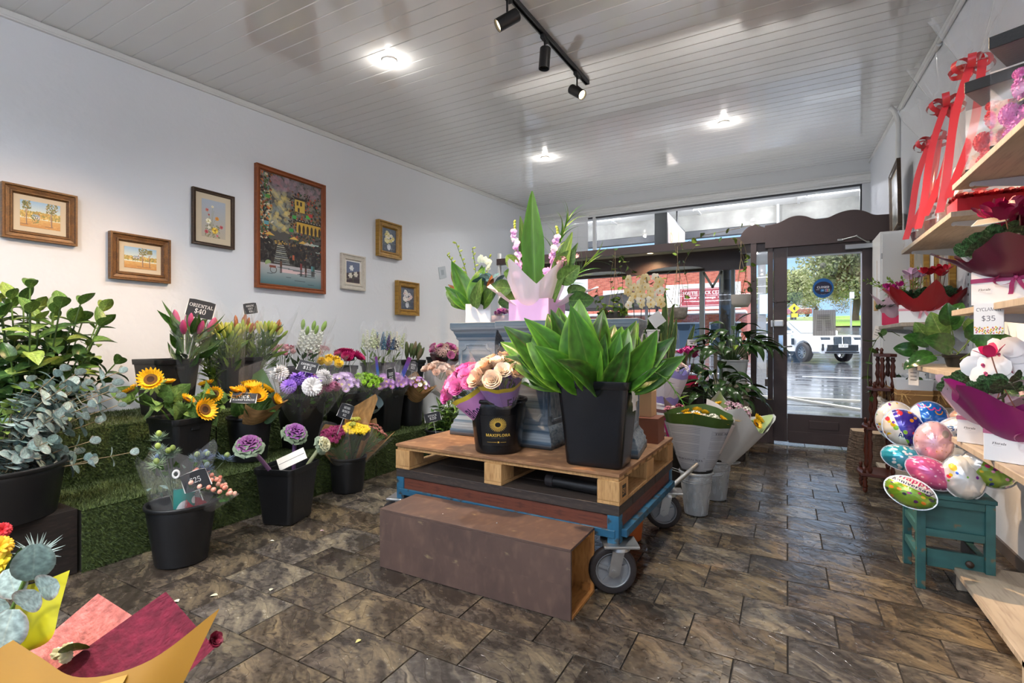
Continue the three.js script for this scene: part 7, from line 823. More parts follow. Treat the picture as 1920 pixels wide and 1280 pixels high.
{
  const pk = mat('#e2b4e0', 0.5); giftBox('square pale pink card box on the middle pedestal', -1.225, TOP, -2.53, -0.06, 0.25, 0.118, 0.2, pk);
  seed(63); const a = thing('floral_arrangement', 'tall arrangement in the pink box with one huge upright leaf, orchids and lilac paper collar', 'arrangement', [-1.225, TOP + 0.01, -2.53]);
  const lf = (g, m, x, y, z, dx, dy, dz, s, spin = 0, nm = 'leaf') => { const o = part(a, nm, g, m); o.position.set(x, y, z); const yv = V(dx, dy, dz).normalize(), zv = V(0.35, 0.15, 1); zv.addScaledVector(yv, -zv.dot(yv)).normalize(); o.quaternion.setFromRotationMatrix(new THREE.Matrix4().makeBasis(yv.clone().cross(zv), yv, zv)); o.rotateY(spin); o.scale.setScalar(s); return o; };
  const blade = (L1, W) => leaf(L1, W, { bend: 0.08, fold: 0.3, n: 14, m: 8, shape: (t) => (t < 0.55 ? 0.75 + 0.25 * sin(PI * t / 1.1) : Math.pow(1 - (t - 0.55) / 0.46, 0.75)) });
  lf(blade(0.62, 0.13), leafMat('#2f5a1b', '#4c7a30', '#386c22', 0.35, { vein: 0, mott: 0.25 }), 0.0, 0.1, 0.02, -0.03, 1, 0.03, 1, -0.1, 'tall_leaf'); lf(blade(0.5, 0.08), L.lily, -0.05, 0.1, 0.0, -0.1, 1, 0, 1, 0.5); lf(blade(0.4, 0.1), L.camellia, 0.1, 0.1, 0.04, 0.38, 1, 0.1, 0.95, -0.3); lf(blade(0.36, 0.07), L.lily, 0.06, 0.1, -0.02, 0.5, 1, -0.1, 1);
  for (const [x, y, dx, dy] of [[-0.12, 0.25, -1, 0.35], [-0.15, 0.18, -1, 0.1], [-0.13, 0.12, -1, -0.05], [-0.1, 0.3, -1, 0.8], [0.18, 0.14, 1, 0.2], [0.16, 0.2, 1, 0.5], [0.2, 0.1, 1, -0.1], [0.15, 0.26, 0.8, 0.7]]) lf(pick(LG.philo), pick([L.lily, L.camellia]), x, y, rr(-0.03, 0.06), dx, dy, 0.3, rr(0.6, 0.85), rr(-0.4, 0.4));
  for (const [ax, ay, n] of [[0.16, 0.52, 26], [0.3, 0.3, 18]]) branchPart(a, [[0.04, 0.15, -0.06], [ax * 0.6, ay * 0.75, -0.06], [ax, ay + 0.02, -0.05]], { g: LG.grass, mats: [L.palm, L.lilyPale], n, from: 0.25, ang: 0.45, s0: 1.1, s1: 0.8, r: 0.004, name: 'palm_frond' });
  for (const [px, y0, y1, dx] of [[-0.1, 0.25, 0.5, -0.03], [0.08, 0.22, 0.44, 0.05]]) { const o = part(a, 'orchid_stem', tube([[px * 0.4, 0.1, 0], [px, y0, 0.02], [px + dx, y1, 0.02]], 0.0035), M.stem); for (let i = 0; i < 12; i++) { const k = i / 11, b = part(o, 'orchid', F.orchid(0.027 * (1 - k * 0.25)), pick([pm('#d8a8dc'), pm('#ecdcee'), pm('#c88ccc')])); b.position.set(px + dx * k + rr(-0.02, 0.02), lerp(y0, y1, k), 0.03 + rr(-0.01, 0.02)); aim(b, V(rr(-1, 1), 0.2, 1)); } for (let i = 0; i < 4; i++) { const b = part(o, 'bud', F.bud(0.025, 0.008), pm('#a8b84a')); b.position.set(px + dx * 1.1, y1 + 0.015 * i, 0.02); aim(b, V(rr(-0.5, 0.5), 1, 0.3)); } }
  for (let i = 0; i < 16; i++) { const o = part(a, 'flower', i < 9 ? F.florets(0.022, 14, 0.01, 4, 9) : F.daisy(8, 0.02, 0.009, 1, 0.3), pick([pm('#c9a4b8'), pm('#e8d2dc'), pm('#d8a0b0'), pm('#f4eef0')])); o.position.set(0.16 + rr(-0.03, 0.07), 0.2 + rr(0, 0.16), 0.02 + rr(-0.04, 0.05)); aim(o, V(rr(0, 1), 0.6, rr(0, 1))); }
  const tw = []; for (let i = 0; i < 8; i++) tw.push(tube([[0.1, 0.1, 0.03], [0.15, 0.18, 0.04], [0.18 + rr(-0.03, 0.06), 0.26 + rr(-0.04, 0.1), 0.03]], 0.002, 6, 4)); part(a, 'twigs', merge(tw), mat('#8a6a58', 0.7));
  const pap = mat('#e2d6e2', 0.6, { side: THREE.DoubleSide, transmission: 0.25, thickness: 0 });
  for (const [rot, R, h, j] of [[-0.3, 0.18, 0.19, 0.75], [1.15, 0.17, 0.19, 0.75], [2.1, 0.27, 0.1, 0.6], [3.7, 0.18, 0.17, 0.5], [-1.5, 0.26, 0.12, 0.6]]) part(a, 'paper_collar', wrapSheet(0.09, R, h, { k: 4, jag: j, to: 0.26, ph: -rot, rot: rot - 0.8, np: 14, nu: 18, nv: 8, lip: rot > 1 ? 0.4 : 0.1, pleat: 0.08 }).translate(0, 0.06, 0), pap, 'lilac tissue paper');
}
// ---------- shelving on the right wall ----------
{
  const sh = (label, y, z0, z1) => { const t = thing('wall_shelf', label, 'shelf', [0.8, y, (z0 + z1) / 2]), L1 = Math.abs(z1 - z0); part(t, 'board', uvShift(mbox(0.336, 0.024, L1, 0, -0.012, 0, 0.002), y, z0), M.shelf); for (const k of [-1, 1]) part(t, 'bracket', merge([extr([[-0.13, 0], [0.166, 0], [0.166, -0.1], [0.15, -0.1], [0.1, -0.05], [-0.12, -0.018]], 0.006).translate(0, -0.0245, k * (L1 / 2 - 0.12) - 0.003), T(cyl(0.009, 0.009, 0.014, 10), [-0.13, -0.034, k * (L1 / 2 - 0.12)], [PI / 2, 0, 0])]), mat('#c3ccd2', 0.4), 'pale grey metal bracket'); };
  sh('highest pale oak shelf on the right wall, carrying the clear boxes of rose bears', 1.76, -2.84, -1.6); sh('long pale oak shelf holding the red ribboned cellophane gifts', 1.65, -3.94, -2.86);
  sh('pale oak shelf holding the burgundy-wrapped cyclamen in a white box', 1.215, -2.85, -1.6); sh('pale oak shelf holding the red-papered cyclamen beside the white cabinet', 1.2, -5.02, -3.94);
  sh('pale oak shelf in the middle bay under the big philodendron leaves', 0.945, -3.93, -2.85); sh('pale oak shelf holding the magenta-papered cyclamens at the right edge', 0.665, -2.85, -1.6);
  sh('pale oak shelf holding the kraft paper plant boxes', 0.655, -5.02, -4.0); sh('low pale oak shelf at the far end just above the floor', 0.105, -5.0, -3.95);
  for (const z of [-2.86, -3.94, -5.0]) { const u = thing('shelf_upright', ['pale metal slotted shelf upright nearest the viewer', 'pale metal slotted shelf upright in the middle of the right wall', 'pale metal slotted shelf upright at the far end'][[-2.86, -3.94, -5.0].indexOf(z)], 'shelf upright', [XR - 0.01, 0, z]); part(u, 'rail', mbox(0.016, 1.9, 0.03, 0, 0.95, 0), mat('#c3ccd2', 0.4)); const sl = []; for (let y = 0.1; y < 1.85; y += 0.06) sl.push(box(0.002, 0.014, 0.006, -0.0085, y, -0.007), box(0.002, 0.014, 0.006, -0.0085, y, 0.007)); part(u, 'slot', merge(sl), mat('#4a4d50', 0.6)); }
  const b = thing('low_bench', 'low pale timber bench in the bottom right corner with a hand hole', 'bench', [0.8, 0, -1.88]); part(b, 'top', mbox(0.336, 0.022, 0.8, 0, 0.097, -0.6 + 0.0, 0.002), M.shelf); part(b, 'end_panel', mbox(0.336, 0.105, 0.02, 0, 0.055, -0.21, 0.002), M.shelf); part(b, 'foot', mbox(0.3, 0.08, 0.02, 0, 0.042, -0.97), M.shelf); part(b, 'hand_hole', rbox(0.09, 0.03, 0.003, 0.001, 0.02, 0.06, -0.199), mat('#3a2a20', 0.8)); part(b, 'end_strip', mbox(0.05, 0.024, 0.02, -0.142, 0.097, -1.012), mat('#e0cfae', 0.6));
  // white cabinet, frames
  const c = thing('wall_cabinet', 'tall white painted cabinet in the corner beside the door', 'cabinet', [0.85, 0.44, -5.74]); part(c, 'carcass', mbox(0.236, 1.62, 0.46, 0, 0.81, -0.012, 0.003), mat('#e2e3e2', 0.4)); const dr = part(c, 'door', mbox(0.22, 1.58, 0.018, 0.004, 0.81, 0.229, 0.003), mat('#e6e7e6', 0.35)); part(dr, 'hinge', merge([cyl(0.006, 0.006, 0.05, 8, -0.108, 1.4, 0.238), cyl(0.006, 0.006, 0.05, 8, -0.108, 0.2, 0.238)]), M.steel); part(c, 'key_string', merge([rod([-0.125, 1.38, 0.1], [-0.125, 1.02, 0.1], 0.0015, 5), rbox(0.03, 0.1, 0.05, 0.006, -0.132, 0.97, 0.1)]), mat('#c8a878', 0.7), 'small tag hanging on string');
  const art = (a, bb) => (g, w, h) => { g.fillStyle = a; g.fillRect(0, 0, w, h); seed(w); for (let i = 0; i < 50; i++) dab(g, rr(0, w), rr(0, h), 14, [a, bb, '#8a8a84'], 1, 3); };
  framed('framed_picture', 'dark framed picture leaning on top of the white cabinet', 0, 0.42, 0, 0.62, 0.05, 0.03, frDark, 0.02, linen, art('#7d8284', '#b5b8b6'), 64, 96, { pos: [0.885, 2.375, -5.72], turn: -PI / 2, tilt: -0.12 });
  framed('framed_picture', 'gold framed picture on the right wall behind the red wrapped gifts', 0, 0.5, 0, 0.55, 0.06, 0.035, frGold, 0, null, art('#9a9488', '#c8c0b0'), 64, 64, { pos: [XR - 0.003, 1.62, -5.2], turn: -PI / 2 });
  framed('framed_picture', 'gold framed picture low on the right wall behind the burgundy wrapping', 0, 0.4, 0, 0.5, 0.06, 0.035, frGold, 0, null, art('#b8b0a0', '#8a7a64'), 64, 64, { pos: [XR - 0.003, 1.5, -4.45], turn: -PI / 2 });
}
const cardW = mat('#ebecee', 0.45), pinkRib = mat('#d97fa6', 0.4, { side: THREE.DoubleSide, transmission: 0.3, thickness: 0 }), magRib = mat('#b03a78', 0.4, { side: THREE.DoubleSide, transmission: 0.3, thickness: 0 });
function cyclamen(label, pos, s, cols, nf, sd, h = 0.2, spread = 0.1) {
  seed(sd); const t = thing('cyclamen', label, 'potted plant', pos), pet = cols.map((c) => pm(c, 0.45));
  for (let i = 0; i < 44; i++) { const a = i * 2.4, q = spread * Math.sqrt((i + 0.5) / 44) * 1.35, o = part(t, 'leaf', LG.round, L.cyclam); o.position.set(cos(a) * q * 0.75, 0.03 + (spread * 1.35 - q) * 0.5, sin(a) * q * 0.75); aim(o, V(cos(a), rr(0.1, 0.7), sin(a)), 0); o.rotateY(rr(-0.4, 0.4) + PI); o.scale.setScalar(s * rr(0.6, 0.85)); }
  const st = []; for (let i = 0; i < nf; i++) { const a = i * 2.4 + 1, q = spread * 0.75 * Math.sqrt((i + 0.5) / nf), x = cos(a) * q, z = sin(a) * q, y = h * rr(0.8, 1.12), o = part(t, 'flower', F.cyclamen(0.035), pick(pet)); o.position.set(x, y, z); aim(o, V(x * 3, 1, z * 3), rr(0, 6)); o.scale.setScalar(s * rr(0.85, 1.15)); st.push(tube([[x * 0.3, 0, z * 0.3], [x * 0.8, y * 0.6, z * 0.8], [x, y, z]], 0.002, 5, 4)); } part(t, 'stems', merge(st), mat('#8a5a4a', 0.5));
}
function collar(label, pos, r0, R, h, m, k, sd, o = {}) { const t = thing('paper_wrap', label, 'wrapping paper', pos); part(t, 'sheet', wrapSheet(r0, R, h, { k, jag: 0.45, pleat: 0.07, np: 7, sd, lip: 0.3, ...o }), m); part(t, 'inner_sheet', wrapSheet(r0 * 0.9, R * 0.8, h * 0.85, { k, jag: 0.4, pleat: 0.08, np: 6, sd: sd + 2, rot: 0.7, ...o }), m); return t; }
{ // shelf with the burgundy-wrapped cyclamen
  const bur = mat('#5a1034', 0.35, DS);
  giftBox('white box with a magenta organza bow under the burgundy wrapping', 0.77, 1.2165, -2.5, -0.75, 0.24, 0.125, 0.2, cardW, { ribbon: magRib, logo: 'Florals', bowX: 0.02 }); collar('flared glossy burgundy film round the dark cyclamen', [0.77, 1.31, -2.5], 0.1, 0.23, 0.1, bur, 4, 3, { jag: 0.75, np: 15, ph: 0.5 });
  cyclamen('cyclamen with deep crimson-magenta flowers in the burgundy wrapping', [0.75, 1.38, -2.5], 1.5, ['#9a0a48', '#ac1054', '#82083a'], 14, 201, 0.16, 0.14);
  const tx = ctex(128, 160, (g, w, h) => { g.fillStyle = '#eef0f2'; g.fillRect(0, 0, w, h); g.fillStyle = '#4a4a58'; g.font = '26px sans-serif'; g.textAlign = 'center'; g.fillText('CYCLAMEN', 64, 40, 110); g.font = '38px sans-serif'; g.fillText('$35', 64, 92); for (let i = 0; i < 40; i++) { g.fillStyle = ['#e8b820', '#d8902a', '#8a9a4a', '#c06a8a'][i % 4]; g.fillRect((i * 37) % 124, 120 + (i * 13) % 36, 7, 8); } });
  const s = thing('price_card', 'white card reading CYCLAMEN $35 with a flower border, hanging from the shelf edge', 'price card', [0.622, 1.16, -2.35], -0.7); part(s, 'card', mbox(0.085, 0.11, 0.002), mat('#eef0f2', 0.6)); part(s, 'face', new THREE.PlaneGeometry(0.083, 0.108).translate(0, 0, 0.0014), new THREE.MeshStandardMaterial({ map: tx, roughness: 0.6 }), 'hand-written face');
  const l = thing('plant_label', 'clear plant care label lying on the crimson cyclamen leaves', 'label', [0.67, 1.53, -2.5], -0.6); part(l, 'card', rbox(0.1, 0.002, 0.06, 0.001).rotateX(0.5), mat('#b9b2a0', 0.3)); part(l, 'edge', merge([box(0.1, 0.003, 0.003, 0, 0, 0.03), box(0.1, 0.003, 0.003, 0, 0, -0.03), box(0.003, 0.003, 0.06, 0.05, 0, 0), box(0.003, 0.003, 0.06, -0.05, 0, 0)]).rotateX(0.5), M.white);
}
{ // shelf beside the cabinet
  const red = mat('#a8222c', 0.4, { side: THREE.DoubleSide, transmission: 0.15, thickness: 0 });
  giftBox('white card box with a pink band under the red paper', 0.79, 1.2015, -4.12, -0.35, 0.25, 0.115, 0.2, cardW, { ribbon: mat('#dd9aa8', 0.5, DS) }); collar('bright red pointed paper round the cyclamen beside the cabinet', [0.79, 1.27, -4.12], 0.11, 0.2, 0.13, red, 6, 5, { jag: 0.85, np: 17 });
  cyclamen('cyclamen with red flowers in the red paper beside the cabinet', [0.83, 1.33, -4.1], 1.1, ['#c4122c', '#b00e24', '#d02038'], 9, 202, 0.18, 0.09); cyclamen('cyclamen with pale pink and white flowers at the left of the red paper', [0.73, 1.33, -4.15], 1.1, ['#dca0cc', '#e9c2de', '#f0d8e8'], 6, 203, 0.2, 0.06);
  giftBox('small hot pink card box with pink paper at the far end of the shelf', 0.7, 1.2015, -4.62, -0.35, 0.13, 0.09, 0.12, mat('#cf1450', 0.45), {}); collar('pale pink tissue paper in the hot pink box', [0.7, 1.24, -4.62], 0.05, 0.12, 0.17, mat('#d9bcc8', 0.6, { side: THREE.DoubleSide, transmission: 0.2, thickness: 0 }), 4, 6); cyclamen('small magenta cyclamen in the hot pink box', [0.68, 1.3, -4.6], 0.9, ['#b8147c', '#c42a8a'], 6, 204, 0.17, 0.07); giftBox('small violet card box beside the hot pink box', 0.77, 1.2015, -4.45, -0.35, 0.09, 0.08, 0.09, mat('#4a3a84', 0.45), {});
  seed(205); const f = thing('fern', 'light green feathery fern at the far end by the cabinet', 'plant', [0.78, 1.3, -4.95]); for (let i = 0; i < 12; i++) { const a = i * 2.4, q = rr(0.1, 0.24); branchPart(f, [[0, 0, 0], [cos(a) * q * 0.5, 0.18, sin(a) * q * 0.5], [cos(a) * q - 0.05, 0.24 + rr(-0.05, 0.08), sin(a) * q]], { g: LG.small, mats: [L.fern, L.lilyPale], n: 18, from: 0.3, ang: 0.9, s0: 1, s1: 0.6, r: 0.0018, name: 'frond' }); } roundBucket('small green pot of the feathery fern', 0.78, 1.2015, -4.95, { h: 0.11, r: 0.06, name: 'plant_pot', cat: 'plant pot', m: mat('#5a6a4a', 0.6), soil: true });
}
function whiteOrchid(label, pos, sd) { seed(sd); const t = thing('orchid', label, 'orchid', pos); part(t, 'stem', tube([[0, 0, 0], [0.01, 0.12, 0], [-0.03, 0.26, 0]], 0.004), M.stemDark); for (let i = 0; i < 5; i++) { const o = part(t, 'bloom', F.orchid(0.07), pm('#eceff2', 0.5)); o.position.set(-0.02 + rr(-0.06, 0.08), 0.16 + rr(0, 0.13), 0.02 + rr(-0.02, 0.04)); aim(o, V(-0.55 + rr(-0.3, 0.3), 0.05, 1)); part(o, 'lip', F.lip(0.03).translate(0, 0.006, 0), pm('#a83a6a')); } }
{ // magenta-papered cyclamens, orchid
  const mg = mat('#8e0a6e', 0.45, { side: THREE.DoubleSide, transmission: 0.12, thickness: 0 }), lp = mat('#cdb6cf', 0.6, { side: THREE.DoubleSide, transmission: 0.2, thickness: 0 });
  for (const [x, z, l, pw, sd] of [[0.73, -2.72, 'farther', lp, 7], [0.72, -2.36, 'nearer', mg, 8]]) { giftBox(`${l} of two white card boxes with pink organza bows on the lower shelf`, x, 0.6665, z, -0.6, 0.17, 0.14, 0.15, cardW, { ribbon: pinkRib, logo: 'Florals', bowX: 0.06, bowTurn: 0.5 }); collar(`${l === 'farther' ? 'lilac tissue' : 'magenta'} paper flaring from the ${l} white box`, [x, 0.74, z], 0.07, l === 'farther' ? 0.17 : 0.2, 0.15, pw, 4, sd, { rot: 0.4, jag: 0.7, np: 13, ph: 0.9 }); cyclamen(`cyclamen foliage ${l === 'farther' ? 'with one pink bud in the lilac paper' : 'with pink flower in the magenta paper'}`, [x, 0.85, z], 1.25, ['#c81a5c'], l === 'farther' ? 1 : 2, 210 + sd, 0.2, 0.13); }
  whiteOrchid('large white orchid blooms above the magenta-papered cyclamen', [0.68, 0.76, -2.46], 221);
}
{ // kraft plant boxes
  const kr = mat('#a27a4c', 0.8), wp = mat('#dfe3e8', 0.6, DS), raf = mat('#d8b070', 0.8, DS), wz = [[0.735, -4.2, 'nearest, at the front edge'], [0.93, -4.24, 'nearest the wall'], [0.73, -4.45, 'second from the front'], [0.72, -4.65, 'third from the front'], [0.72, -4.85, 'farthest along the shelf']];
  wz.forEach(([x, z, l], i) => { const b = thing('plant_box', `kraft paper plant box with raffia tie, ${l}`, 'box', [x, 0.6565, z], -0.05); part(b, 'box', loft([[0.001, 0.02, 0.02, 0.002], [0.001, 0.18, 0.14, 0.003], [0.105, 0.19, 0.15, 0.003], [0.105, 0.184, 0.144, 0.003], [0.01, 0.17, 0.13, 0.003]], 1), kr); part(b, 'white_paper', loft([[0.09, 0.18, 0.14, 0.004], [0.175, 0.2, 0.17, 0.004]], 1), wp); const q = part(b, 'raffia', merge([box(0.19, 0.006, 0.002, 0, 0.075, 0.0745), box(0.002, 0.006, 0.15, -0.0935, 0.075, 0), bowGeo(0.05, 0.006).translate(-0.06, 0.075, 0.08), T(bowGeo(0.045, 0.005), [-0.07, 0.08, 0.082], [0, 0, 0.5])]), raf); seed(230 + i); for (let k = 0; k < 9; k++) { const o = part(b, 'leaf', pick([LG.round, LG.heart]), pick([L.lily, L.camellia, L.cyclam])); o.position.set(rr(-0.05, 0.05), 0.13, rr(-0.04, 0.04)); aim(o, V(rr(-1, 1), rr(0.6, 1.4), rr(-1, 1)), rr(0, 6)); } });
  seed(240); const p = thing('philodendron', 'large glossy green philodendron leaves on the middle shelf', 'plant', [0.79, 0.946, -3.45]); roundBucket('dark pot of the philodendron on the middle shelf', 0.8, 0.9465, -3.45, { h: 0.07, r: 0.07, name: 'plant_pot', cat: 'plant pot' });
  for (const [x, y, z, dx, dy, s] of [[-0.06, 0.16, 0, -0.5, 0.9, 1.1], [-0.02, 0.2, -0.05, 0, 1, 1.2], [-0.1, 0.12, -0.1, -0.9, 0.5, 0.95], [-0.13, 0.08, -0.2, -1, 0.2, 0.9], [0.02, 0.14, 0.12, 0.5, 0.7, 1.1], [-0.05, 0.1, 0.14, -0.3, 0.2, 1.15], [-0.1, 0.06, 0.02, -0.8, -0.1, 1], [0.04, 0.17, 0.05, 0.3, 0.9, 1], [-0.08, 0.16, -0.25, -0.6, 0.8, 0.8], [0.03, 0.1, 0.2, 0.4, 0.3, 1.1], [-0.12, 0.03, -0.1, -1, -0.1, 0.85], [-0.04, 0.22, 0.05, -0.2, 1, 0.9]]) { const o = part(p, 'leaf', pick(LG.philo), pick([L.philo, L.philo, L.camellia])); o.position.set(x, y, z); const yv = V(dx, dy, 0.4).normalize(), zv = V(-0.5, 0.5, 1); zv.addScaledVector(yv, -zv.dot(yv)).normalize(); o.quaternion.setFromRotationMatrix(new THREE.Matrix4().makeBasis(yv.clone().cross(zv), yv, zv)); o.rotateY(rr(-0.4, 0.4)); o.scale.setScalar(s * 0.78); part(o, 'stalk', rod([0, 0, 0], [0.01, -0.12, -0.02], 0.003, 5), M.stem); }
  seed(241); const v = thing('trailing_vine', 'trailing heart-leaf vine hanging beside the turned wooden stand', 'plant', [0.66, 1.1, -4.55]); branchPart(v, [[0.06, 0.02, 0], [-0.02, 0.06, 0.02], [-0.1, -0.04, 0.04], [-0.14, -0.3, 0.06], [-0.12, -0.42, 0.1]], { g: LG.heart, mats: [L.camellia, L.lily], n: 9, pair: false, s0: 1.6, s1: 1, r: 0.0025, name: 'vine' }); branchPart(v, [[0.1, 0.0, 0.05], [0.15, 0.06, 0.1], [0.2, 0.0, 0.2]], { g: LG.heart, mats: [L.camellia, L.lily], n: 6, pair: false, s0: 1.5, r: 0.0025, name: 'vine' });
}
{ // turned wooden stand and stump
  const t = thing('wooden_stand', 'dark turned-wood stepped plant stand beside the shelf end', 'stand', [0.57, 0, -4.45]), sp = (h, x, y, z) => lathe([[0.001, 0], [0.012, 0.01], [0.016, 0.03], [0.01, 0.05], [0.012, h * 0.3], [0.019, h * 0.42], [0.012, h * 0.55], [0.016, h * 0.7], [0.009, h * 0.82], [0.017, h * 0.9], [0.011, h * 0.96], [0.014, h]], 14).translate(x, y, z);
  [[0.13, 0.3, 0.0], [0.46, 0.26, 0.03], [0.74, 0.22, 0.06], [0.98, 0.18, 0.1]].forEach(([y, w, o], i, A) => { part(t, 'tier', extr([[-0.1 + o, -0.12], [0.06, -0.14], [0.1, -0.12], [0.1, 0.12], [0.06, 0.14], [-0.1 + o, 0.12], [-0.12 + o, 0]], 0.022, 0.003).rotateX(PI / 2).translate(0, y + 0.011, 0), M.mahog); const y0 = i ? A[i - 1][0] + 0.011 : 0; for (const [x, z] of [[-0.08 + o, 0.1], [0.08, 0.1], [-0.08 + o, -0.1], [0.08, -0.1]]) part(t, i ? 'spindle' : 'foot', sp(y - 0.011 - y0, x, y0, z), M.mahog); part(t, 'finial', merge([0.1, -0.1].map((z) => lathe([[0.001, 0], [0.012, 0.004], [0.008, 0.015], [0.014, 0.03], [0.006, 0.042], [0.0001, 0.046]], 12).translate(-0.085 + o, y + 0.011, z))), M.mahog); });
  seed(250); const lg = thing('tree_stump', 'rough brown tree stump standing by the door', 'stump', [0.65, 0, -5.15]), bk = new THREE.MeshStandardMaterial({ map: woodTex('#6e5c4c', '#4c3d32', '#8b7763', 128, 128, 20, 2, 44, 1), roughness: 0.95, bumpMap: tBump, bumpScale: 0.01 });
  const rf = (a, y) => 0.16 + 0.016 * sin(a * 3) + 0.012 * sin(a * 7 + y * 9) + 0.02 * (1 - y / 0.34); part(lg, 'bark', surf(40, 8, (u, v) => { const a = u * 2 * PI, R = rf(a, v * 0.33); return [sin(a) * R, v * 0.33, cos(a) * R]; }, true), bk); part(lg, 'cut_top', surf(40, 4, (u, v) => { const a = u * 2 * PI, R = rf(a, 0.33) * (1 - v); return [sin(a) * R, 0.33 + 0.004 * v, cos(a) * R]; }, true), mat('#b49a7c', 0.8));
}
{ // red ribboned gifts on the long shelf
  const rib = mat('#d93a44', 0.22, { side: THREE.DoubleSide, clearcoat: 0.6 }), ch = [pm('#b01428'), pm('#d8a8ac'), pm('#8a4a28'), pm('#c82038'), pm('#e8dcd6')];
  [[0.76, -3.1, 0.72, 'tallest, nearest the clear boxes'], [0.75, -3.48, 0.68, 'middle one of the three'], [0.75, -3.8, 0.6, 'shortest, at the far end']].forEach(([x, z, h, l], i) => {
    const t = thing('gift_hamper', `cellophane gift hamper tied with a long red ribbon bow, ${l}`, 'gift hamper', [x, 1.651, z]); seed(260 + i);
    part(t, 'cellophane', surf(40, 14, (u, v) => { const a = u * 2 * PI, y = v * h * 1.4, k = v / 0.71, R = k < 1 ? lerp(0.13, 0.022, Math.pow(k, 1.4)) : 0.022 + (v - 0.71) * 0.5 * (0.7 + 0.3 * sin(a * 3 + i)); return [sin(a) * R * (1 + 0.12 * sin(a * 9 + i) * v), y + (v > 0.95 ? 0.03 * sin(a * 5) : 0), cos(a) * R * (1 + 0.12 * sin(a * 9 + i) * v)]; }), M.cello);
    part(t, 'basket', lathe([[0.001, 0.002], [0.08, 0.002], [0.1, 0.08], [0.095, 0.08], [0.07, 0.01]], 24), mat('#5a1c22', 0.6)); for (let k = 0; k < 9; k++) { const o = part(t, 'treat', pick([F.rose(0.03), T(rbox(0.05, 0.07, 0.02, 0.004), [0, 0.03, 0]), ball(0.024, 12, 8)]), pick(ch)); o.position.set(rr(-0.05, 0.05), 0.06 + k * 0.025, rr(-0.05, 0.05) * (1 - k * 0.07)); o.rotation.set(rr(-0.4, 0.4), rr(0, 6), rr(-0.4, 0.4)); }
    const bw = []; for (let k = 0; k < 7; k++) bw.push(T(surf(14, 2, (u, v) => { const a = u * 2 * PI; return [0.042 * (1 - cos(a)), 0.032 * sin(a), (v - 0.5) * 0.03]; }), [0, h + rr(-0.015, 0.02), 0], [rr(-0.5, 0.5), k * 0.9, rr(-0.3, 0.5)])); part(t, 'bow', merge(bw), rib);
    part(t, 'ribbon_tail', merge([0, 1].map((k) => surf(16, 2, (u, v) => [-0.01 - 0.14 * u - 0.015 * sin(u * 5 + k * 2) + k * 0.05 + (v - 0.5) * 0.03, h - u * (h - 0.03 - k * 0.06), 0.03 + 0.06 * Math.sqrt(u) + k * 0.02 + (v - 0.5) * 0.012]))), rib);
  });
  const b = thing('rose_gift_box', 'red box of foam roses under clear film below the highest shelf', 'gift box', [0.79, 1.651, -2.97]); part(b, 'box', mbox(0.26, 0.06, 0.16, 0, 0.031, 0, 0.002), mat('#a80f24', 0.4)); seed(270); for (let i = 0; i < 15; i++) { const o = part(b, 'rose', F.rose(0.03), pick([pm('#b80f26'), pm('#8c0a1c')])); o.position.set(-0.1 + (i % 5) * 0.05, 0.05, -0.05 + Math.floor(i / 5) * 0.05); aim(o, V(-0.2, 1, 0.5)); } part(b, 'film', surf(10, 6, (u, v) => [(u - 0.5) * 0.27, 0.06 + 0.06 * sin(PI * u) * (0.7 + 0.3 * sin(v * 9)), (v - 0.5) * 0.17]), M.cello);
}
{ // rose bears in clear boxes
  const clear = new THREE.MeshPhysicalMaterial({ color: '#ffffff', roughness: 0.03, transmission: 1, thickness: 0, ior: 1.4 });
  [[-2.7, '#c01028', 'red', 0.98], [-2.42, '#cf72c0', 'orchid pink', 1.08], [-2.12, '#d987a8', 'rose pink', 1.12]].forEach(([z, c, n, s]) => {
    const t = thing('bear_gift_box', `clear black-lidded box holding a ${n} foam-rose teddy bear`, 'gift box', [0.77, 1.7605, z], -0.5), W = 0.2, H = 0.34 * s; for (const [w, d, x, zz] of [[W, 0.002, 0, W / 2], [W, 0.002, 0, -W / 2], [0.002, W, W / 2, 0], [0.002, W, -W / 2, 0]]) part(t, 'clear_wall', box(w, H, d, x, H / 2 + 0.01, zz), clear);
    part(t, 'lid', rbox(W + 0.008, 0.045, W + 0.008, 0.003, 0, H + 0.01, 0), M.black, 'black lid'); part(t, 'base', rbox(W + 0.004, 0.012, W + 0.004, 0.002, 0, 0.007, 0), M.black);
    const m = pm(c, 0.7), fl = (r, n2) => F.florets(r, n2 * 2, r * 0.27, 4, 12); const pc = (nm, r, p, sc, n2 = 46) => { const o = part(t, nm, merge([fl(r, n2).clone(), T(ball(r * 0.93, 12, 10), [0, 0, 0], null, [1, 0.85, 1]), T(fl(r, n2).clone(), [0, 0, 0], [PI, 0, 0])]), m); at(o, p, null, sc); };
    pc('body', 0.07, [0, 0.09, 0], [1, 1.15, 1]); pc('head', 0.058, [0, 0.22, 0.005], [1, 1.1, 1]); for (const q of [-1, 1]) { pc('ear', 0.022, [q * 0.042, 0.275, 0], 1, 16); pc('arm', 0.028, [q * 0.066, 0.13, 0.025], [1, 1.6, 1], 20); pc('leg', 0.032, [q * 0.045, 0.045, 0.05], [1, 1, 1.3], 20); } part(t, 'ribbon', T(new THREE.TorusGeometry(0.044, 0.008, 6, 20), [0, 0.165, 0.005], [PI / 2, 0, 0]), mat('#2a2a2e', 0.4)); part(t, 'eye', merge([ball(0.006, 8, 6, -0.02, 0.235, 0.062), ball(0.006, 8, 6, 0.02, 0.235, 0.062), ball(0.008, 8, 6, 0, 0.215, 0.068)]), M.blackGloss);
  });
}
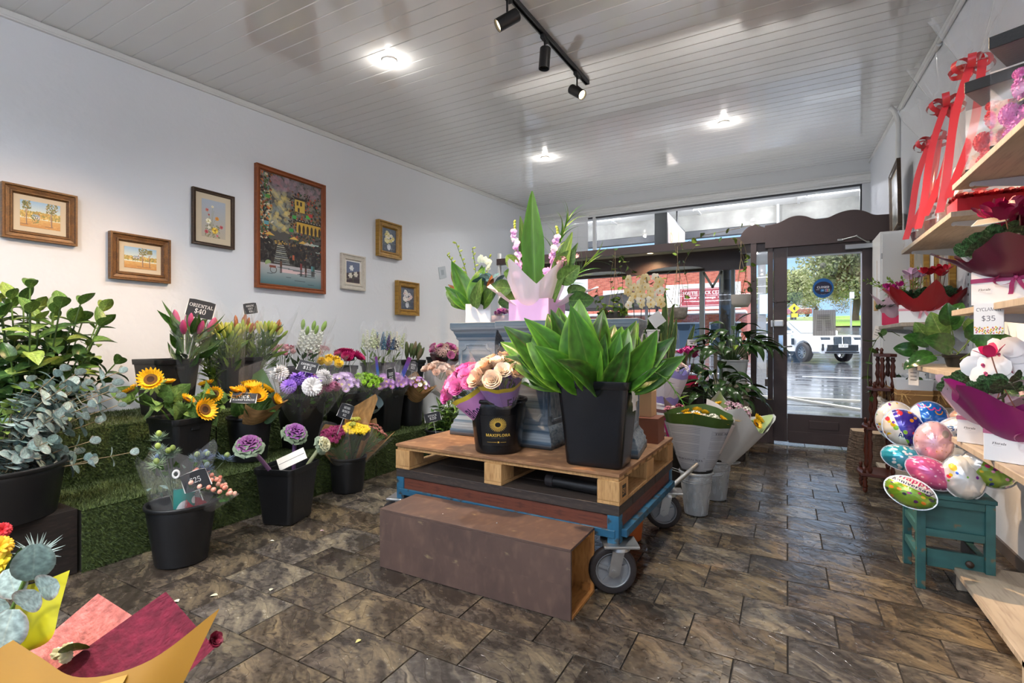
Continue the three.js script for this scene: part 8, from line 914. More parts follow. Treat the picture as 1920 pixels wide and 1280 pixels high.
{ // teal stand with drawer
  const teal = new THREE.MeshStandardMaterial({ map: dtex(128, 128, (u, v) => { const q = fbm(u * 5, v * 14, 3, 4); return q > 0.24 ? hex('#6a5a44') : mixc(hex('#24504f'), hex('#33696a'), clamp(0.5 + q * 1.4)); }), roughness: 0.55 });
  const t = thing('teal_cabinet', 'small distressed teal wooden stand with a drawer under the balloons', 'stand', [0.63, 0, -2.94]), W = 0.26, D = 0.31, H = 0.4; for (const [x, z] of [[-1, -1], [1, -1], [-1, 1], [1, 1]]) part(t, 'leg', mbox(0.032, H, 0.032, x * (W / 2 - 0.016), H / 2, z * (D / 2 - 0.016), 0.002), teal);
  part(t, 'front_panel', mbox(W - 0.064, 0.12, 0.012, 0, 0.32, D / 2 - 0.022), teal); for (const y of [0.25, 0.383]) part(t, 'front_rail', mbox(W - 0.064, 0.032, 0.026, 0, y, D / 2 - 0.016, 0.002), teal); part(t, 'top', mbox(W + 0.01, 0.018, D + 0.01, 0, H + 0.009, 0, 0.003), teal); for (const x of [-1, 1]) { part(t, 'side_panel', mbox(0.01, 0.14, D - 0.064, x * (W / 2 - 0.02), 0.33, 0), teal); for (const y of [0.25, 0.13]) part(t, 'side_rail', mbox(0.024, 0.03, D - 0.064, x * (W / 2 - 0.016), y, 0), teal); } const d = part(t, 'drawer', mbox(W - 0.07, 0.075, 0.016, 0.004, 0.135, D / 2 - 0.03, 0.002), teal); part(d, 'knob', T(lathe([[0.001, 0.02], [0.014, 0.016], [0.014, 0.006], [0.007, 0]], 16), [0.05, 0.135, D / 2 - 0.022], [PI / 2, 0, 0]), mat('#3a2a22', 0.5)); part(d, 'drawer_box', merge([mbox(W - 0.08, 0.006, D - 0.09, 0, 0.1, -0.01), mbox(0.008, 0.06, D - 0.09, W / 2 - 0.045, 0.13, -0.01), mbox(0.008, 0.06, D - 0.09, -W / 2 + 0.045, 0.13, -0.01)]), M.black);
}
{ // foil balloons on sticks
  const tex = (base, draw) => ctex(256, 256, (g, w, h) => { g.fillStyle = base; g.fillRect(0, 0, w, h); draw(g); }), dots = (cols, n, r0, r1) => (g) => { for (let i = 0; i < n; i++) { g.fillStyle = cols[i % cols.length]; g.beginPath(); g.arc(rr(0, 256), rr(0, 256), rr(r0, r1), 0, 7); g.fill(); } }, word = (g, s, y, c, sz = 44, rot = 0) => { g.save(); g.translate(128, y); g.rotate(rot); g.fillStyle = c; g.font = `bold ${sz}px sans-serif`; g.textAlign = 'center'; g.fillText(s, 0, 0, 200); g.restore(); };
  const geo = (sx, sy) => { const mk = (s) => surf(40, 9, (u, v) => { const a = u * 2 * PI, r = v, z = Math.pow(Math.max(0, 1 - Math.pow(r, 2.3)), 0.6) * 0.068, cr = 1 - 0.035 * Math.pow(r, 4) * Math.abs(sin(a * 11)); return [cos(a) * r * sx * cr * s, sin(a) * r * sy * cr, s * (z + 0.004 * sin(a * 11) * r * r)]; }, true); const g = merge([mk(1), mk(-1)]), p = g.attributes.position, u = g.attributes.uv; for (let i = 0; i < p.count; i++) u.setXY(i, 0.5 + p.getX(i) / (2 * sx) * 0.98, 0.5 + p.getY(i) / (2 * sy) * 0.98); return g; };
  seed(300); const multi = ['#e8c22a', '#d83a4a', '#7ac142', '#3a6ad8', '#8a3aa8', '#f0f0f0'];
  const B = [
    ['white and purple foil balloon with coloured swirls and dots, front left of the cluster', [0.513, 0.645, -3.163], [0.084, 0.096], [0.15, -0.1, 0.35], tex('#3a2c9c', (g) => { g.fillStyle = '#efece4'; g.fillRect(0, 0, 110, 256); dots(['#e8c22a', '#d83a4a', '#8ac83a', '#6a2a9a', '#f0a02a'], 26, 9, 17)(g); g.fillStyle = '#f4f2ee'; g.fillRect(20, 150, 95, 106); word(g, 'Anniv', 200, '#202a6a', 38, 0.5); })],
    ['cream foil balloon printed Anniversary behind the purple dotted one', [0.504, 0.659, -3.293], [0.088, 0.106], [0, 0.1, 0.2], tex('#ece8dc', (g) => { dots(multi, 30, 4, 9)(g); word(g, 'Ann', 210, '#1c2a5a', 54); word(g, 'Happy', 120, '#2a6ab0', 50); })],
    ['bright blue foil balloon with white and orange streamers at the top of the cluster', [0.629, 0.692, -3.238], [0.082, 0.086], [0.1, 0.1, 0.1], tex('#1668c8', (g) => { g.fillStyle = '#e8eef4'; g.fillRect(0, 0, 66, 256); g.lineWidth = 8; for (let i = 0; i < 12; i++) { g.strokeStyle = ['#e89a3a', '#f0f0f4', '#d84a9a', '#7ac0e8'][i % 4]; g.beginPath(); g.arc(rr(20, 236), rr(20, 236), rr(14, 30), 0, 3.4); g.stroke(); } })],
    ['pale pink foil balloon with tiny gold dots in the middle of the cluster', [0.594, 0.616, -2.960], [0.074, 0.096], [0.05, 0, 0], tex('#e6b6c2', (g) => { dots(['#b08a5a', '#d4a0a8', '#c89a6a'], 40, 2, 4)(g); g.fillStyle = '#b8a8a0'; g.beginPath(); g.arc(190, 70, 22, 0, 7); g.fill(); })],
    ['turquoise foil balloon with white polka dots, lower left of the cluster', [0.486, 0.523, -3.006], [0.086, 0.060], [0.3, 0.1, -0.25], tex('#2fa0b8', dots(['#eef4f6'], 46, 9, 13))],
    ['hot pink foil balloon with white hearts, tilted in front of the pale pink one', [0.557, 0.499, -2.831], [0.096, 0.063], [0.25, 0.1, -0.5], tex('#cf5c94', dots(['#f2c8dc', '#e8a0c0'], 46, 3, 8))],
    ['lime green foil balloon with coloured dots reading Happy Anniversary, lowest of the cluster', [0.467, 0.428, -2.729], [0.094, 0.063], [0.3, -0.1, -0.4], tex('#7faa2c', (g) => { dots(['#e8c22a', '#d03a7a', '#5a2a6a', '#e88a2a', '#3a3a4a'], 44, 7, 13)(g); g.fillStyle = '#f0eee6'; g.fillRect(0, 0, 256, 92); word(g, 'Happy', 48, '#c0306a', 50); word(g, 'Anniversary', 84, '#1c2a5a', 34); })],
    ['silver white foil balloon with scattered coloured dots, right of the hot pink one', [0.659, 0.502, -2.794], [0.074, 0.094], [0.1, 0.1, 0.2], tex('#dcdcda', (g) => { dots(multi, 20, 5, 11)(g); g.fillStyle = '#e0c040'; g.beginPath(); g.arc(70, 60, 20, 0, 7); g.fill(); })],
    ['white foil balloon printed Baby above the shelf edge', [0.740, 0.659, -3.145], [0.096, 0.062], [0.2, -0.1, 0.1], tex('#dfe2e6', (g) => { word(g, 'Baby', 150, '#2a5a8a', 70); word(g, 'Boy', 210, '#2a5a8a', 50); })],
    ['green foil balloon with pink and purple dots under the right-hand shelf', [0.740, 0.548, -2.794], [0.096, 0.072], [0.25, 0.2, -0.45], tex('#8ab038', (g) => { dots(['#d0307a', '#5a2a6a', '#e8c22a', '#f0a0c0', '#3a4a9a'], 40, 7, 13)(g); g.fillStyle = '#e8ecec'; g.fillRect(0, 0, 70, 256); })],
    ['plain silver foil balloon low behind the pale pink balloon', [0.703, 0.497, -3.108], [0.082, 0.082], [0.1, 0.3, 0], tex('#b8bcc2', dots(['#c8ccd2', '#9aa2ae'], 20, 8, 16))],
    ['gold and pink foil balloon at the back against the wall shelf', [0.795, 0.687, -3.293], [0.082, 0.067], [0.2, 0, 0.3], tex('#dcb09a', dots(['#e8c860', '#e8a0a8'], 16, 14, 26))],
  ];
  const bin = thing('balloon_holder', 'dark weighted balloon holder tray on the teal stand', 'holder', [0.66, 0.4185, -3.0]); part(bin, 'base', lathe([[0.001, 0.0005], [0.05, 0.0005], [0.05, 0.02], [0.03, 0.03], [0.001, 0.03]], 20), M.black);
  B.forEach(([l, p, [sx, sy], r, tx]) => { const t = thing('foil_balloon', l, 'balloon', p); t.rotation.set(-r[0], r[1] - 0.1, r[2]); part(t, 'foil', geo(sx, sy), new THREE.MeshPhysicalMaterial({ map: tx, roughness: 0.22, metalness: 0.35, clearcoat: 1, clearcoatRoughness: 0.1 })); part(t, 'seam', surf(60, 1, (u, v) => { const a = u * 2 * PI, k = 0.965 + v * 0.055; return [cos(a) * sx * k, sin(a) * sy * k, 0.001]; }), mat('#cfd2d6', 0.3, { metalness: 0.5, side: THREE.DoubleSide })); t.updateMatrixWorld(); const q = t.worldToLocal(V(0.66 + (p[0] - 0.66) * 0.05, 0.445, -3.0)); part(t, 'stick', rod([0, -sy * 0.96, 0], q.toArray(), 0.002, 6), M.white); });
}
// ---------- plants before the shop window ----------
function ring(parent, pts, o) { return branchPart(parent, pts, o); }
{
  const Z = -5.5, pw = new THREE.MeshStandardMaterial({ map: tWoodDark, color: '#a89080', roughness: 0.6 });
  const t = thing('side_table', 'dark brown timber side table under the pink cyclamen pot', 'table', [-0.92, 0, -5.45]); part(t, 'top', mbox(0.4, 0.05, 0.36, 0, 0.595, 0, 0.003), pw); part(t, 'shelf', mbox(0.34, 0.02, 0.3, 0, 0.3, 0), pw); for (const [x, z] of [[-1, -1], [1, -1], [-1, 1], [1, 1]]) part(t, 'leg', mbox(0.06, 0.57, 0.06, x * 0.165, 0.285, z * 0.145), pw);
  const c = thing('wooden_chair', 'small distressed white timber chair under the upper peace lily', 'chair', [-0.5, 0, -5.55], 0.15), cw = mat('#b9ad98', 0.7); part(c, 'seat', mbox(0.34, 0.03, 0.3, 0, 0.64, 0, 0.004), cw); for (const x of [-1, 1]) { part(c, 'leg', mbox(0.035, 0.625, 0.035, x * 0.14, 0.3125, 0.12), cw); part(c, 'back_post', mbox(0.035, 1.04, 0.035, x * 0.14, 0.52, -0.13), cw); } part(c, 'backrest', mbox(0.25, 0.09, 0.022, 0, 0.99, -0.13, 0.004), cw); part(c, 'backrest', mbox(0.25, 0.05, 0.02, 0, 0.86, -0.13), cw); part(c, 'stretcher', mbox(0.25, 0.025, 0.02, 0, 0.25, 0.12), cw);
  const s = thing('plant_stand', 'short dark timber stand under the white and grey pot', 'stand', [-0.55, 0, -5.08]); part(s, 'block', mbox(0.34, 0.31, 0.26, 0.04, 0.156, 0, 0.006), pw); part(s, 'top', mbox(0.38, 0.03, 0.3, 0.04, 0.327, 0, 0.004), pw);
  const pt = thing('plant_pot', 'white ceramic pot with grey band and thin gold line, holding the lower peace lily', 'plant pot', [-0.56, 0.3425, -5.08]); part(pt, 'saucer', lathe([[0.001, 0.001], [0.11, 0.001], [0.118, 0.02], [0.112, 0.02], [0.1, 0.008], [0.001, 0.008]], 32), M.white); part(pt, 'body', lathe([[0.001, 0.009], [0.094, 0.009], [0.1, 0.015], [0.103, 0.19], [0.096, 0.19], [0.09, 0.03], [0.001, 0.03]], 36), mat('#e6e6e4', 0.3)); part(pt, 'band', lathe([[0.1005, 0.012], [0.102, 0.014], [0.1033, 0.095], [0.1025, 0.097]], 36), mat('#5d666e', 0.4), 'grey band'); part(pt, 'gold_line', lathe([[0.1025, 0.096], [0.1042, 0.098], [0.1042, 0.102], [0.1025, 0.104]], 36), mat('#b8923a', 0.3, { metalness: 0.7 })); part(pt, 'soil', lathe([[0.001, 0.172], [0.097, 0.17]], 20), mat('#241c16', 0.95));
  const up = roundBucket('pale grey plastic pot of the upper peace lily on the timber chair', -0.46, 0.6555, -5.53, { h: 0.24, r: 0.125, m: mat('#cfd4d6', 0.4), name: 'plant_pot', cat: 'plant pot', soil: true });
  const lily = (label, p, n, R, H, sd, lit) => { seed(sd); const o = thing('peace_lily', label, 'plant', p); for (let i = 0; i < n; i++) { const a = i * 2.4, k = Math.sqrt((i + 0.5) / n), x = cos(a), z = sin(a), h = H * (1 - 0.75 * k) + rr(-0.05, 0.06), R2 = R * k; const st = part(o, 'stalk', tube([[x * 0.02, 0, z * 0.02], [x * R2 * 0.4, h * 0.6, z * R2 * 0.4], [x * R2 * 0.75, h, z * R2 * 0.75]], 0.003, 8, 5), L.stemG ??= mat('#3c5a2a', 0.5)); const lf = part(st, 'leaf', pick(LG.peace), rnd() < lit ? L.peaceLit : L.peace); lf.position.set(x * R2 * 0.75, h, z * R2 * 0.75); const d = V(x, rr(0.1, 0.9) * (1.2 - k), z).normalize(), zv = V(x * -0.2, 1, z * -0.2).addScaledVector(d, -d.y).normalize(); lf.quaternion.setFromRotationMatrix(new THREE.Matrix4().makeBasis(d.clone().cross(zv), d, zv)); lf.rotateY(rr(-0.5, 0.5)); lf.scale.setScalar(rr(0.75, 1.15)); } };
  lily('large drooping dark green peace lily on the timber chair before the window', [-0.48, 0.87, -5.5], 64, 0.42, 0.42, 301, 0.06); lily('dark green peace lily in the white and grey pot beside the aisle', [-0.56, 0.51, -5.08], 60, 0.36, 0.3, 302, 0.06);
  giftBox('hot pink square pot cover of the cyclamen on the dark side table', -0.88, 0.621, -5.38, 0.2, 0.17, 0.11, 0.16, mat('#c4104a', 0.4), {}); cyclamen('vivid pink cyclamen in the hot pink pot cover by the window', [-0.88, 0.72, -5.38], 1.3, ['#d6308c', '#c82478', '#e04a9c'], 9, 303, 0.24, 0.12);
  const tg = thing('price_card', 'small white price card standing on a stick in the pink cyclamen', 'price card', [-0.84, 1.07, -5.32], 0.2); part(tg, 'card', mbox(0.09, 0.06, 0.002), mat('#e8e8e6', 0.6)); part(tg, 'print', merge([box(0.05, 0.006, 0.001, 0, 0.012, 0.0016), box(0.03, 0.012, 0.001, 0, -0.008, 0.0016)]), mat('#4a4a4a', 0.7)); part(tg, 'stick', box(0.005, 0.2, 0.002, 0, -0.12, 0), M.white);
  roundBucket('dark pot of the snake plant behind the cyclamen', -1.2, 0.003, -5.6, { h: 0.9, r: 0.17, k: 0.9, name: 'plant_pot', cat: 'planter', m: mat('#4a4846', 0.6), soil: true });
  seed(304); const sn = thing('snake_plant', 'upright snake plant with yellow-edged leaves before the window', 'plant', [-1.18, 0.78, -5.6]); for (const [x, h, w, l] of [[0, 0.86, 0.08, 0.02], [-0.09, 0.6, 0.07, -0.12], [0.08, 0.55, 0.075, 0.1], [-0.03, 0.62, 0.07, -0.03], [0.2, 0.5, 0.06, 0.25], [0.05, 0.7, 0.075, 0.06], [-0.14, 0.45, 0.06, -0.2]]) { const o = part(sn, 'leaf', leaf(h, w, { bend: 0.1, fold: 0.35, n: 12, m: 4, twist: rr(-0.6, 0.6), shape: (t) => Math.pow(sin(PI * Math.pow(0.25 + 0.74 * t, 1.2)), 0.7) }), L.sans); o.position.set(x, 0, rr(-0.04, 0.04)); o.rotation.set(0.02, rr(-0.5, 0.5), -l); }
  seed(305); const rd = thing('red_leaf_plant', 'dark burgundy-leaved plant behind the pink cyclamen', 'plant', [-0.78, 0.621, -5.6]); branchPart(rd, [[0, 0, 0], [0, 0.2, 0], [0.02, 0.42, 0]], { g: LG.peace[0], mats: [L.red, mat('#2e1a20', 0.4, DS), L.peace], n: 14, from: 0.3, s0: 0.7, s1: 0.5 });
  // orchids on a small step stand
  const os = thing('orchid_stand', 'weathered grey timber stand holding the cream orchids', 'stand', [-1.28, 0, -5.2]); part(os, 'top', mbox(0.4, 0.04, 0.26, 0, 1.06, 0, 0.004), mat('#8b857c', 0.8)); for (const x of [-1, 1]) for (const z of [-1, 1]) part(os, 'leg', mbox(0.04, 1.04, 0.04, x * 0.17, 0.52, z * 0.1), mat('#8b857c', 0.8)); for (const y of [0.35, 0.7]) part(os, 'slat', mbox(0.36, 0.05, 0.02, 0, y, 0.11), mat('#8b857c', 0.8));
  [[-1.36, 'left'], [-1.2, 'right']].forEach(([x, l], i) => { roundBucket(`${l} small white pot of cream orchids by the window`, x, 1.0805, -5.2, { h: 0.12, r: 0.065, m: M.white, name: 'plant_pot', cat: 'plant pot', soil: true }); seed(306 + i); const o = thing('orchid', `${l} cream-yellow orchid tied to dark stakes before the window`, 'orchid', [x, 1.18, -5.2]); for (let q = 0; q < 2; q++) { const sx = (q - 0.5) * 0.06, st = part(o, 'stem', tube([[sx, 0, 0], [sx * 1.4, 0.3, 0], [sx * 2, 0.56, 0.03]], 0.004), mat('#2c2620', 0.6)); for (let k = 0; k < 7; k++) { const b = part(st, 'bloom', F.orchid(0.05), pick([pm('#efe0b0'), pm('#f2ecd8'), pm('#e8d49a')])); b.position.set(sx * 1.7 + rr(-0.05, 0.05), 0.28 + k * 0.045, 0.03); aim(b, V(rr(-0.8, 0.8), 0, 1)); part(b, 'lip', F.lip(0.04), pm('#d8a838')); } } for (let k = 0; k < 4; k++) { const b = part(o, 'leaf', LG.philo[1], L.peace); aim(b, V(cos(k * 1.6), 0.5, sin(k * 1.6))); b.scale.setScalar(0.8); } });
  const wc = thing('white_card', 'square white card tilted on its corner in front of the hanging pot', 'card', [-1.14, 1.3, -5.1], 0.2); part(wc, 'card', rbox(0.13, 0.13, 0.003, 0.001).rotateZ(0.62), mat('#d4d6d8', 0.6)); part(wc, 'stick', rod([0, -0.06, -0.004], [0, -0.22, -0.006], 0.003, 6), M.white);
  // hanging pots with trailing vines
  const hang = (label, vl, x, y, z, r, m, sd, vines, n) => { const p = thing('hanging_pot', label, 'hanging pot', [x, y, z]); part(p, 'pot', lathe([[0.001, 0], [r * 0.7, 0], [r * 0.92, 0.04], [r, 0.13], [r * 0.95, 0.13], [r * 0.86, 0.045], [0.001, 0.02]], 32), m); part(p, 'soil', lathe([[0.001, 0.118], [r * 0.94, 0.115]], 18), mat('#241c16', 0.95)); const top = 2.15 - y; part(p, 'cord', merge([0, 1, 2].map((k) => rod([cos(k * 2.1) * r * 0.98, 0.125, sin(k * 2.1) * r * 0.98], [0, top * 0.75, 0], 0.0025, 5)).concat([rod([0, top * 0.75, 0], [0, top, 0], 0.003, 5)])), mat('#b09a78', 0.8)); seed(sd); const v = thing('trailing_vine', vl, 'plant', [x, y + 0.12, z]); vines.forEach((q) => branchPart(v, q, { g: LG.heart, mats: [L.pothos, L.pothos, L.lilyPale, L.camelliaDark], n, pair: false, from: 0.05, ang: 1.1, s0: 1.5, s1: 1.0, r: 0.0028, stem: mat('#6a5a3a', 0.7), name: 'vine', droop: 0.3 })); };
  hang('dark grey hanging pot with many heart-leaf vines before the window', 'heart-leaf vine sprawling from the dark hanging pot up its cords', -1.8, 1.3, -5.86, 0.125, mat('#4c4a48', 0.6), 310, [[[0, 0, 0], [-0.05, 0.4, 0.02], [0, 0.75, 0]], [[0, 0, 0], [0.1, 0.3, 0.03], [0.06, 0.6, 0.02]], [[-0.06, 0, 0.05], [-0.2, 0.1, 0.1], [-0.34, 0.24, 0.1], [-0.44, 0.2, 0.1]], [[0.08, 0, 0.06], [0.14, 0.02, 0.1], [0.2, -0.14, 0.1]], [[-0.1, 0, 0.04], [-0.16, 0.02, 0.08], [-0.2, -0.14, 0.08]], [[0, 0, 0.1], [0.02, 0.12, 0.12], [0.08, 0.26, 0.14]], [[0.05, 0.7, 0.02], [0.2, 0.5, 0.05], [0.42, 0.32, 0.1], [0.6, 0.25, 0.1]], [[-0.05, 0, 0.1], [-0.12, 0.1, 0.14], [-0.2, 0.3, 0.12]], [[0.04, 0, 0.08], [0.18, 0.08, 0.12], [0.3, 0.1, 0.12]]], 10);
  hang('speckled pale grey hanging pot in the middle of the window', 'thin vine climbing from the pale hanging pot along the brown beam', -1.08, 1.33, -5.86, 0.11, new THREE.MeshStandardMaterial({ color: '#c3bcb2', map: tMottle, roughness: 0.8 }), 311, [[[0, 0, 0], [0.02, 0.4, 0], [-0.03, 0.72, 0]], [[0, 0.7, 0], [0.25, 0.78, 0.05], [0.5, 0.8, 0.1], [0.8, 0.84, 0.1]], [[0, 0, 0], [0.12, 0.2, 0.05], [0.08, 0.5, 0.05], [0.2, 0.68, 0.06]], [[-0.02, 0, 0.02], [-0.12, 0.2, 0.04], [-0.1, 0.4, 0.04]]], 7);
  hang('small pale grey hanging pot beside the thin brown post', 'sparse vine with long leaves hanging above the small pale pot', -0.43, 1.45, -5.9, 0.1, mat('#c9c4bc', 0.7), 312, [[[0, 0, 0], [0.05, 0.3, 0.02], [-0.05, 0.6, 0.04]], [[0.02, 0.05, 0], [0.1, 0.1, 0.03], [0.12, 0.3, 0.04]], [[-0.25, 0.62, 0.08], [0, 0.58, 0.08], [0.06, 0.4, 0.08], [0.05, 0.3, 0.08]]], 6);
  // lavender bouquet on its crate
  const cr = thing('slatted_crate', 'low slatted timber crate on the floor behind the pallet', 'crate', [-0.82, 0, -3.95]); for (let i = 0; i < 4; i++) { part(cr, 'slat', mbox(0.44, 0.075, 0.012, 0, 0.05 + i * 0.093, 0.15), M.redWood); part(cr, 'slat', mbox(0.012, 0.075, 0.3, 0.215, 0.05 + i * 0.093, 0), M.redWood); } part(cr, 'top', mbox(0.44, 0.014, 0.32, 0, 0.385, 0), M.redWood); for (const x of [-1, 1]) for (const z of [-1, 1]) part(cr, 'post', mbox(0.03, 0.375, 0.03, x * 0.19, 0.19, z * 0.125), M.redWood);
  roundBucket('small white tin bucket holding the lavender-paper bouquet', -0.81, 0.3935, -3.93, { h: 0.22, r: 0.075, m: mat('#dfe2e2', 0.4) });
  bouquet('flower_bouquet', 'bouquet wrapped in white and lavender paper with a pink band', 'bouquet', null, { pos: [-0.81, 0.55, -3.93], dir: [0.08, 1, 0.02], h: 0.3, R: 0.14, r0: 0.045, wraps: [{ mat: mat('#d9d6de', 0.6, DS), k: 3, jag: 0.1, h: 0.27, label: 'white paper' }, { mat: mat('#c9a0ac', 0.6, DS), r0: 0.118, R: 0.145, h: 0.03, k: 2, jag: 0, pow: 1, name: 'pink_band', label: 'dusty pink band' }, { mat: mat('#9a94d8', 0.6, DS), r0: 0.05, R: 0.15, h: 0.33, k: 3, jag: 0.25, label: 'lavender paper' }], flowers: [{ g: F.florets(0.03, 18, 0.014, 4, 4), mat: [pm('#e8cfcf'), pm('#f2e6e0'), pm('#c896a8')], n: 8, up: 1.05 }, { g: F.rose(0.026), mat: [pm('#e6b8b0'), pm('#efd4c8')], n: 4, up: 1.05 }], leaves: { g: LG.small, mat: L.eucDark, n: 14, y: 1.2 }, sd: 51 });
  // zinc buckets with newspaper-wrapped bouquets in the aisle
  const zb = (label, x, z, k) => { const b = roundBucket(label, x, 0.003, z, { h: 0.27, r: 0.1, k: 0.7, m: M.zinc }); for (const y of [0.2, 0.213]) part(b, 'rib', lathe([[0.09, y], [0.0965, y + 0.004], [0.092, y + 0.008], [0.09, y]], 32), M.zinc); for (const s of [-1, 1]) part(b, 'handle', tube([[s * 0.098, 0.25, 0.025], [s * 0.15, 0.262, 0.02], [s * 0.15, 0.262, -0.02], [s * 0.098, 0.25, -0.025]], 0.003, 14, 6), M.zinc); part(b, 'liner', lathe([[0.093, 0.262], [0.1, 0.28], [0.096, 0.285], [0.09, 0.262]], 28), M.black, 'black plastic liner'); };
  zb('nearer zinc bucket in the aisle holding the newspaper-wrapped bouquet', -0.5, -3.32); zb('farther zinc bucket half hidden behind the newspaper bouquet', -0.43, -3.7);
  const news = new THREE.MeshStandardMaterial({ map: ctex(512, 512, (g, w, h) => { g.fillStyle = '#a9aeb6'; g.fillRect(0, 0, w, h); g.fillStyle = '#868b94'; for (let c = 0; c < 5; c++) for (let j = 0; j < 34; j++) if ((c * 7 + j * 3) % 19 > 2) g.fillRect(12 + c * 100, 20 + j * 14, 84, 5); g.fillStyle = '#4a4e58'; g.font = 'bold 26px serif'; for (let c = 0; c < 3; c++) g.fillText('THE MORNING NEWS', 20 + c * 175, 60 + c * 130, 160); g.fillRect(30, 400, 70, 60); g.fillRect(300, 220, 90, 70); }), roughness: 0.75, side: THREE.DoubleSide });
  const gp = mat('#35531a', 0.6, DS), yel = pm('#f2c010'), wh = pm('#efece2');
  bouquet('flower_bouquet', 'newspaper-wrapped bouquet lined with dark green paper, yellow daisies and white blossom', 'bouquet', null, { pos: [-0.5, 0.22, -3.32], dir: [0.04, 1, 0.02], h: 0.38, R: 0.2, r0: 0.05, dome: 0.3, wraps: [{ mat: news, k: 2, jag: 0.08, h: 0.36, R: 0.2, rot: 0.4, pow: 0.75, label: 'newspaper' }, { mat: gp, k: 2, jag: 0.12, h: 0.42, R: 0.208, r0: 0.043, pow: 0.75, name: 'liner_paper', label: 'dark green paper' }, { mat: mat('#c9c2c0', 0.6, DS), k: 2, jag: 0.3, h: 0.42, R: 0.23, r0: 0.045, to: 0.3, rot: 1.2, label: 'pale paper corner' }], flowers: [{ g: F.daisy(14, 0.032, 0.012, 2, 0.3), mat: yel, n: 8, up: 1.0, center: [F.disc(0.012, 0.008), mat('#5a3a14', 0.8)] }, { g: F.florets(0.03, 26, 0.01, 4, 7), mat: [wh, pm('#dfe3cc')], n: 12, up: 0.92 }, { g: F.pom(0.014, 30, 0.012, 0.016), mat: pm('#a8646c'), n: 4, up: 0.95 }], leaves: { g: LG.euc[0], mat: [L.eucDark, L.lily, L.bronze], n: 30, y: 1.15 }, sd: 52 });
  bouquet('flower_bouquet', 'pale paper-wrapped bouquet with yellow blooms leaning right behind the newspaper one', 'bouquet', null, { pos: [-0.43, 0.22, -3.7], dir: [0.42, 1, 0.02], h: 0.42, R: 0.2, r0: 0.05, wraps: [{ mat: mat('#c4c6c4', 0.6, DS), k: 3, jag: 0.3, label: 'pale grey paper' }, { mat: mat('#aabf84', 0.6, DS), k: 3, jag: 0.4, rot: 0.6, h: 0.4, R: 0.18, label: 'pale green paper' }], flowers: [{ g: F.daisy(16, 0.04, 0.014, 2, 0.3), mat: yel, n: 5, center: [F.disc(0.016, 0.01), mat('#4a2c14', 0.8)] }, { g: F.florets(0.03, 20, 0.012, 4, 7), mat: [pm('#c8a0b0'), wh], n: 6 }], leaves: { g: LG.euc[0], mat: L.lily, n: 14, y: 1.1 }, sd: 53 });
  bouquet('flower_bouquet', 'small dark bouquet with hot pink paper and berries behind the newspaper bouquet', 'bouquet', null, { pos: [-0.68, 0.33, -4.0 + 0.28], dir: [0.1, 1, 0.1], h: 0.26, R: 0.15, r0: 0.05, wraps: [{ mat: mat('#b8107c', 0.5, DS), k: 3, jag: 0.5, to: 0.4, rot: -1.2, label: 'hot pink paper' }, { mat: mat('#6d5a5a', 0.6, DS), k: 3, jag: 0.5, to: 0.45, rot: 1.4, label: 'taupe paper' }], flowers: [{ g: F.dome(0.02, 10, 0.008, 8), mat: [pm('#8a2a4a'), pm('#c87a88'), pm('#d8c0b0')], n: 10 }], leaves: { g: LG.small, mat: [L.lily, L.bronze], n: 16, y: 1.1 }, sd: 54 });
  roundBucket('dark bucket of the small bouquet hidden behind the newspaper-wrapped one', -0.68, 0.003, -3.72, { h: 0.4, r: 0.09 });
}
